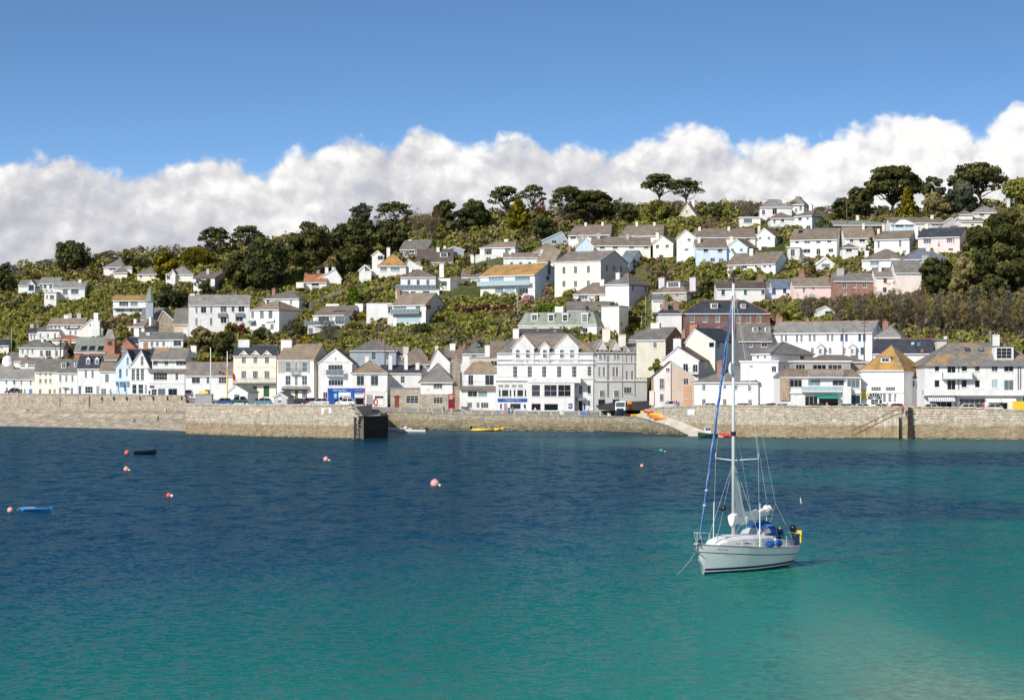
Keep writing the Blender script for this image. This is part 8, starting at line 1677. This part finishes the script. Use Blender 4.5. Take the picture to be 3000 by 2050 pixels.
for px, Y, z, ps, a, b_, rz, lb in ((1059,520,4.1,'walk','green','beige',60,'man in green shirt and shorts by the striped pole'),(1076,540,4.5,'stand','black','navy',0,'person in black outside the white shop'),(984,545,5.6,'stand','black','black',0,'person in black outside the blue café'),(1004,548,5.3,'stand','grey','black',0,'person in grey behind the silver car on the pier'),(771,540,6.0,'stand','red','beige',0,'person in red top outside the cream hotel'),(752,515,6.0,'stand','black','black',0,'person in black beside the blue car on the pier'),(2423,470,5.15,'stand','pink','beige',0,'person in pink under the green awning'),(2599,466,5.15,'walk','grey','navy',0,'person in grey outside the mossy roofed building'),(2632,466,5.15,'stand','black','black',0,'person in black left of the timber fender'),(2868,462,5.1,'stand','black','black',0,'person in black outside the dark shop window at right'),(2881,462,5.1,'stand','red','grey',0,'person in red outside the dark shop window at right'),(1979,505,5.15,'stand','pink','grey',0,'person in pink beside the pink gabled house'),(1988,503,5.15,'stand','blue','navy',0,'person in blue beside the white jeep')):
    person(px, 0, Y, ps, a, b_, rz, lb, 1.75, z)
q = s1 = P(2645, 1211, 456.2); person(2645,1213,455.9,'stand','red','black',0,'person in red top at the head of the landing steps',1.75)
o_ = LY(-3.45, .6, .78); person(0,0,1,'stand','navy','navy',150,'person in navy jacket standing in the yacht cockpit',1.55); bpy.context.scene.objects[-1]
pp_ = [o for o in COL.objects if o.get('label','').startswith('person in navy jacket')][0]; pp_.location = o_
# ---------------------------------------------------------------- vehicles
def car_proto(tall=1.0):
    rt = empty('parked_car', (0,0,0), 'x', 'car'); mb = MB(); w = .84
    prof = [(-2.02,.30),(-2.08,.62),(-1.95,.86),(-1.2,.92),(.85,.90),(1.65,.80),(2.02,.66),(2.08,.45),(2.02,.28)]
    for s in (1, -1):
        pts = [Vector((x, s*w*(1 if z < .8 else .95), z*tall)) for x, z in prof]; mb.poly(pts if s < 0 else pts[::-1])
    for (x0, z0), (x1, z1) in zip(prof, prof[1:]+prof[:1]):
        a, b_ = w*(1 if z0 < .8 else .95), w*(1 if z1 < .8 else .95); mb.quad(Vector((x0,-a,z0*tall)), Vector((x0,a,z0*tall)), Vector((x1,b_,z1*tall)), Vector((x1,-b_,z1*tall)))
    mb.hull8([Vector((x,y,z*tall)) for x, y, z in ((-1.42,-.60,1.40),(.30,-.60,1.41),(.30,.60,1.41),(-1.42,.60,1.40),(-1.30,-.57,1.46),(.15,-.57,1.47),(.15,.57,1.47),(-1.30,.57,1.46))])
    for s in (1, -1):
        for x0, x1 in ((-1.85,-1.42),(-.55,-.55),(.92,.30)): mb.cyl(Vector((x0, s*.78, .90*tall)), Vector((x1, s*.60, 1.42*tall)), .045, .045, 5)
    mb.build('body', [BM['grey']], rt)
    mb = MB(); mb.hull8([Vector((x,y,z*tall)) for x, y, z in ((-1.82,-.78,.88),(.92,-.78,.88),(.92,.78,.88),(-1.82,.78,.88),(-1.42,-.60,1.41),(.30,-.60,1.41),(.30,.60,1.41),(-1.42,.60,1.41))]); mb.build('windows', [GLASSD], rt)
    for x in (-1.28, 1.30):
        for s in (1, -1):
            mb = MB(); mb.cyl(Vector((x, s*.70, .31)), Vector((x, s*.88, .31)), .31, .31, 14); t = mb.build('tyre', [BM['rubber']], rt); mb = MB(); mb.cyl(Vector((x, s*.86, .31)), Vector((x, s*.90, .31)), .19, .19, 10); mb.build('rim', [W['steel']], t)
    for s in (1, -1):
        mb = MB(); mb.box((1.98, s*.55-.15, .55*tall), (.08,0,0), (0,.3,0), (0,0,.14)); mb.build('headlight', [W['frame']], rt); mb = MB(); mb.box((-2.08, s*.58-.12, .62*tall), (.06,0,0), (0,.24,0), (0,0,.16)); mb.build('tail_light', [W['red']], rt)
    return rt
PROTO = {'car': car_proto(), 'suv': car_proto(1.22)}; used = set()
def car(kind, px, Y, z, rz, col, label):
    src = PROTO[kind]; cm = gloss('car_%02d%02d%02d' % tuple(int(c*99) for c in col), col, .25)
    if kind not in used: rt = src; used.add(kind); ch = list(src.children)
    else:
        rt = src.copy(); COL.objects.link(rt); ch = []
        for c in src.children:
            k = c.copy(); COL.objects.link(k); k.parent = rt; ch.append(k)
            for g in c.children: g2 = g.copy(); COL.objects.link(g2); g2.parent = k
    for c in ch:
        if c.name.startswith('body'): c.material_slots[0].link = 'OBJECT'; c.material_slots[0].material = cm
    o = XY(px, Y); o.z = z; rt.location = o; rt.rotation_euler = (0, 0, math.radians(rz)); rt['label'] = label; rt['category'] = 'car'; rt['group'] = 'cars parked along the waterfront'
SV = (.55,.56,.58)
for a in (('car',652,503,6.0,180,(.05,.08,.20),'dark blue car at the left end of the pier car park'),('suv',697,512,6.0,175,(.015,.09,.075),'dark green estate car beside the white shed'),('car',768,505,6.0,180,(.10,.22,.32),'mid blue hatchback in the middle of the pier'),('car',868,500,6.0,185,(.03,.03,.04),'black car right of the small stone hut'),('car',935,494,6.0,180,SV,'silver car with dark windows near the pier parapet'),('car',1013,503,5.9,170,(.72,.72,.72),'white saloon outside the blue café'),('car',900,515,6.0,180,(.12,.02,.02),'dark red car between the black and silver cars on the pier'),
 ('suv',1962,506,5.12,200,(.75,.75,.76),'white jeep beside the pink gabled house'),('car',2072,485,5.12,180,(.78,.78,.78),'white car behind the quay wall near the furled sail'),('car',2168,474,5.12,180,(.02,.025,.04),'black car right of the yacht mast'),('car',2252,473,5.12,180,(.38,.04,.04),'red car right of the large white house'),('car',2282,467.5,5.12,180,(.75,.76,.78),'white car next to the red car'),('car',2388,468,5.12,180,(.03,.035,.05),'dark car left of the green awning'),('car',2470,467,5.12,180,(.50,.53,.52),'silver grey car under the modern flats'),('car',2535,466.5,5.12,0,(.66,.70,.70),'pale silver car left of the fanlight building'),('car',2572,464.5,5.12,180,(.78,.78,.78),'white car in front of the fanlight window'),('car',2620,468,5.12,180,(.50,.04,.05),'bright red car left of the timber fender'),('car',2718,464,5.10,180,(.76,.77,.76),'white car under the striped awning'),('car',2828,462,5.08,180,(.80,.80,.79),'white car outside the dark shop window'),('car',2905,461,5.06,180,SV,'silver car left of the yellow crates'),
 ('car',38,634,7.9,180,(.05,.05,.05),'black car outside the low white cottage'),('suv',554,596,7.2,90,(.10,.10,.11),'dark van parked beside the lichened roof house')): car(*a)
Yh = Yat(2958, 856); car('car', 2958, Yh, ground(2958, Yh)+.3, 15, (.8,.8,.8), 'white car parked on the hill under the huge cypress')
# lorry
o = P(1822, 1214, 526); o.z = 3.75; lr = empty('lorry', o, 'white and blue lorry loaded with orange crates at the head of the slipway', 'lorry'); an = math.radians(-108); c, s = math.cos(an), math.sin(an)
L = lambda x, y, z: o+Vector((c*x-s*y, s*x+c*y, z))
def bx(x0, x1, y0, y1, z0, z1): return [L(x0,y0,z0), L(x1,y0,z0), L(x1,y1,z0), L(x0,y1,z0), L(x0,y0,z1), L(x1,y0,z1), L(x1,y1,z1), L(x0,y1,z1)]
mb = MB(); mb.hull8([L(-.4,-1.15,.6), L(1.5,-1.15,.6), L(1.5,1.15,.6), L(-.4,1.15,.6), L(-.4,-1.1,2.9), L(1.15,-1.1,2.9), L(1.15,1.1,2.9), L(-.4,1.1,2.9)]); cab = mb.build('cab', [BM['white']], lr)
mb = MB(); mb.hull8([L(1.36,-.98,1.75), L(1.44,-.98,1.70), L(1.44,.98,1.70), L(1.36,.98,1.75), L(1.17,-.95,2.7), L(1.25,-.95,2.68), L(1.25,.95,2.68), L(1.17,.95,2.7)]); mb.build('windscreen', [GLASSD], cab)
for y in (-1.16, 1.13):
    mb = MB(); mb.hull8(bx(.1,1.05,y,y+.03,1.75,2.55)); mb.build('side_window', [GLASSD], cab)
mb = MB(); mb.hull8(bx(1.5,1.6,-1.15,1.15,.35,.85)); mb.hull8(bx(1.5,1.54,-.8,.8,1.0,1.4)); mb.build('bumper', [BM['blue']], lr); mb = MB(); mb.hull8(bx(1.55,1.66,-.7,.7,.85,1.35)); mb.build('grille', [BM['rubber']], lr)
for y in (-.95, .7):
    mb = MB(); mb.hull8(bx(1.59,1.64,y,y+.25,.5,.72)); mb.build('headlight', [W['frame']], lr)
mb = MB(); mb.hull8(bx(-5.2,-.3,-.45,.45,.55,.85)); mb.build('chassis', [BM['rubber']], lr); mb = MB(); mb.hull8(bx(-5.3,-.55,-1.2,1.2,.95,1.15)); mb.build('flatbed', [W['wood']], lr)
for i, x in enumerate((-1.2, -2.6, -4.0)):
    mb = MB(); mb.hull8(bx(x-1.1,x+.1,-1.1,1.1,1.15,2.3+.4*(i == 2)))
    mb.build('crate', [BM['orange'] if i != 1 else BM['red']], lr)
for x in (.6, -3.2, -4.3):
    for y in (-1.15, .85):
        mb = MB(); mb.cyl(L(x,y,.45), L(x,y+.3,.45), .48, .48, 14); mb.build('wheel', [BM['rubber']], lr)
# things standing about
def crate(name, px, py, Y, w_, h_, m, label, cat='crate', d_=.8, z=None):
    a = P(px, py, Y); a.z = a.z if z is None else z; mb = MB(); mb.box(a, (w_,0,0), (0,d_,0), (0,0,h_)); n = max(2, int(w_/.3))
    for i in range(n+1): mb.box(a+Vector((w_*i/n-.03,-.04,0)), (.06,0,0), (0,.05,0), (0,0,h_))
    mb.box(a+Vector((-.04,-.05,h_-.1)), (w_+.08,0,0), (0,d_+.1,0), (0,0,.1)); tag(mb.build(name, [m], loc=a), label, cat)
crate('fish_box', 1801, 1215, qy(1801)+1.5, .9, 1.0, BM['orange'], 'orange fish box in front of the lorry, left one', z=qz(1805)+.05); crate('fish_box', 1812, 1215, qy(1812)+1.5, .9, .8, BM['blue'], 'blue fish box in front of the lorry', z=qz(1805)+.05); crate('fish_box', 1828, 1215, qy(1828)+1.5, .6, .9, BM['blue'], 'second blue fish box at the lorry right corner', z=qz(1805)+.05)
crate('bin', 1640, 1213, pf(1640,2), .8, .9, W['frame'], 'white bin by the quay rail in front of the hotel', 'bin', z=qz(1640)+.05); crate('bin', 1780, 1213, pf(1780,3), .7, .7, W['frame'], 'white box on the quay left of the lorry', 'box', z=qz(1780)+.05); crate('sign_board', 1700, 1212, pf(1700,3), 1.2, 1.0, W['bluef'], 'blue advertising board outside the hotel door', 'sign', .2, z=qz(1700)+.05); crate('fuel_pump', 1877, 1217, 517, .6, 1.2, BM['yellow'], 'yellow box standing between the kayaks', 'box', z=3.5)
for i in range(3):
    for j in range(2): crate('fish_crate', 2970+j*22, 1207-i*10.4, 458, 1.36, .66, BM['yellow'], ('bottom','middle','top')[i]+' yellow crate of the '+('left','right')[j]+' stack at the right edge', 'crate', z=5.1+i*.67)
crate('cupboard', 2954, 1207, 459, 1.0, 2.0, W['cream'], 'cream cupboard left of the yellow crates', 'cupboard', z=5.1)
crate('skip', 2313, 1192, 471, 1.3, 1.1, W['green'], 'green wheeled bin below the rubble pillar', 'bin', z=5.12); crate('skip', 2290, 1192, 471, 1.2, 1.5, W['turq'], 'pale turquoise bin left of the green bin', 'bin', z=5.12)
crate('garden_shed', 2255, 881, Yat(2255,884), 1.6, 1.8, W['bluef'], 'blue arched garden shed in front of the white cottage row', 'shed', 1.5)
# lane and garden walls
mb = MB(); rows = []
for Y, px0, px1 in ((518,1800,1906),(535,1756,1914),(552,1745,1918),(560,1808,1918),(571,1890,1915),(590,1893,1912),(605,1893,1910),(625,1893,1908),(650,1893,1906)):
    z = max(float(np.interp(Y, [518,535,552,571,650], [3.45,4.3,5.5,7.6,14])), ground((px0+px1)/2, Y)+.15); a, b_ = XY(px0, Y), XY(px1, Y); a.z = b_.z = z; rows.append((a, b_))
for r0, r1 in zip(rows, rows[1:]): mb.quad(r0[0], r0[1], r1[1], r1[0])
struct(mb.build('lane', paint('lane_asphalt_with_shade', (.04,.04,.042), .9)))  # asphalt darkened so its colour carries the hotel's shadow
def gwall(pts, h_, mat, label):
    mb = MB(); q = []
    for px, py in pts: Y = Yat(px, py); a = XY(px, Y); a.z = ground(px, Y)-.5; q.append(a)
    for a, b_ in zip(q, q[1:]): mb.hull8([a, b_, b_+Vector((0,.4,0)), a+Vector((0,.4,0)), a+UPZ*(h_+.5), b_+UPZ*(h_+.5), b_+Vector((0,.4,h_+.5)), a+Vector((0,.4,h_+.5))])
    tag(mb.build('garden_wall', [W[mat]], loc=q[0]), label, 'wall')
gwall(((1436,962),(1475,945),(1515,925)), 1.6, 'dstone', 'dark sloping retaining wall in the scrub above the hotel'); gwall(((905,905),(950,885),(1010,862)), 1.8, 'greystone', 'pale rubble wall climbing behind the brown roofed hillside house'); gwall(((1350,912),(1420,905),(1500,903)), .9, 'palepink', 'low pinkish terrace wall behind the red hedge'); gwall(((2250,905),(2310,908)), 1.0, 'beige', 'low beige wall above the brick building')
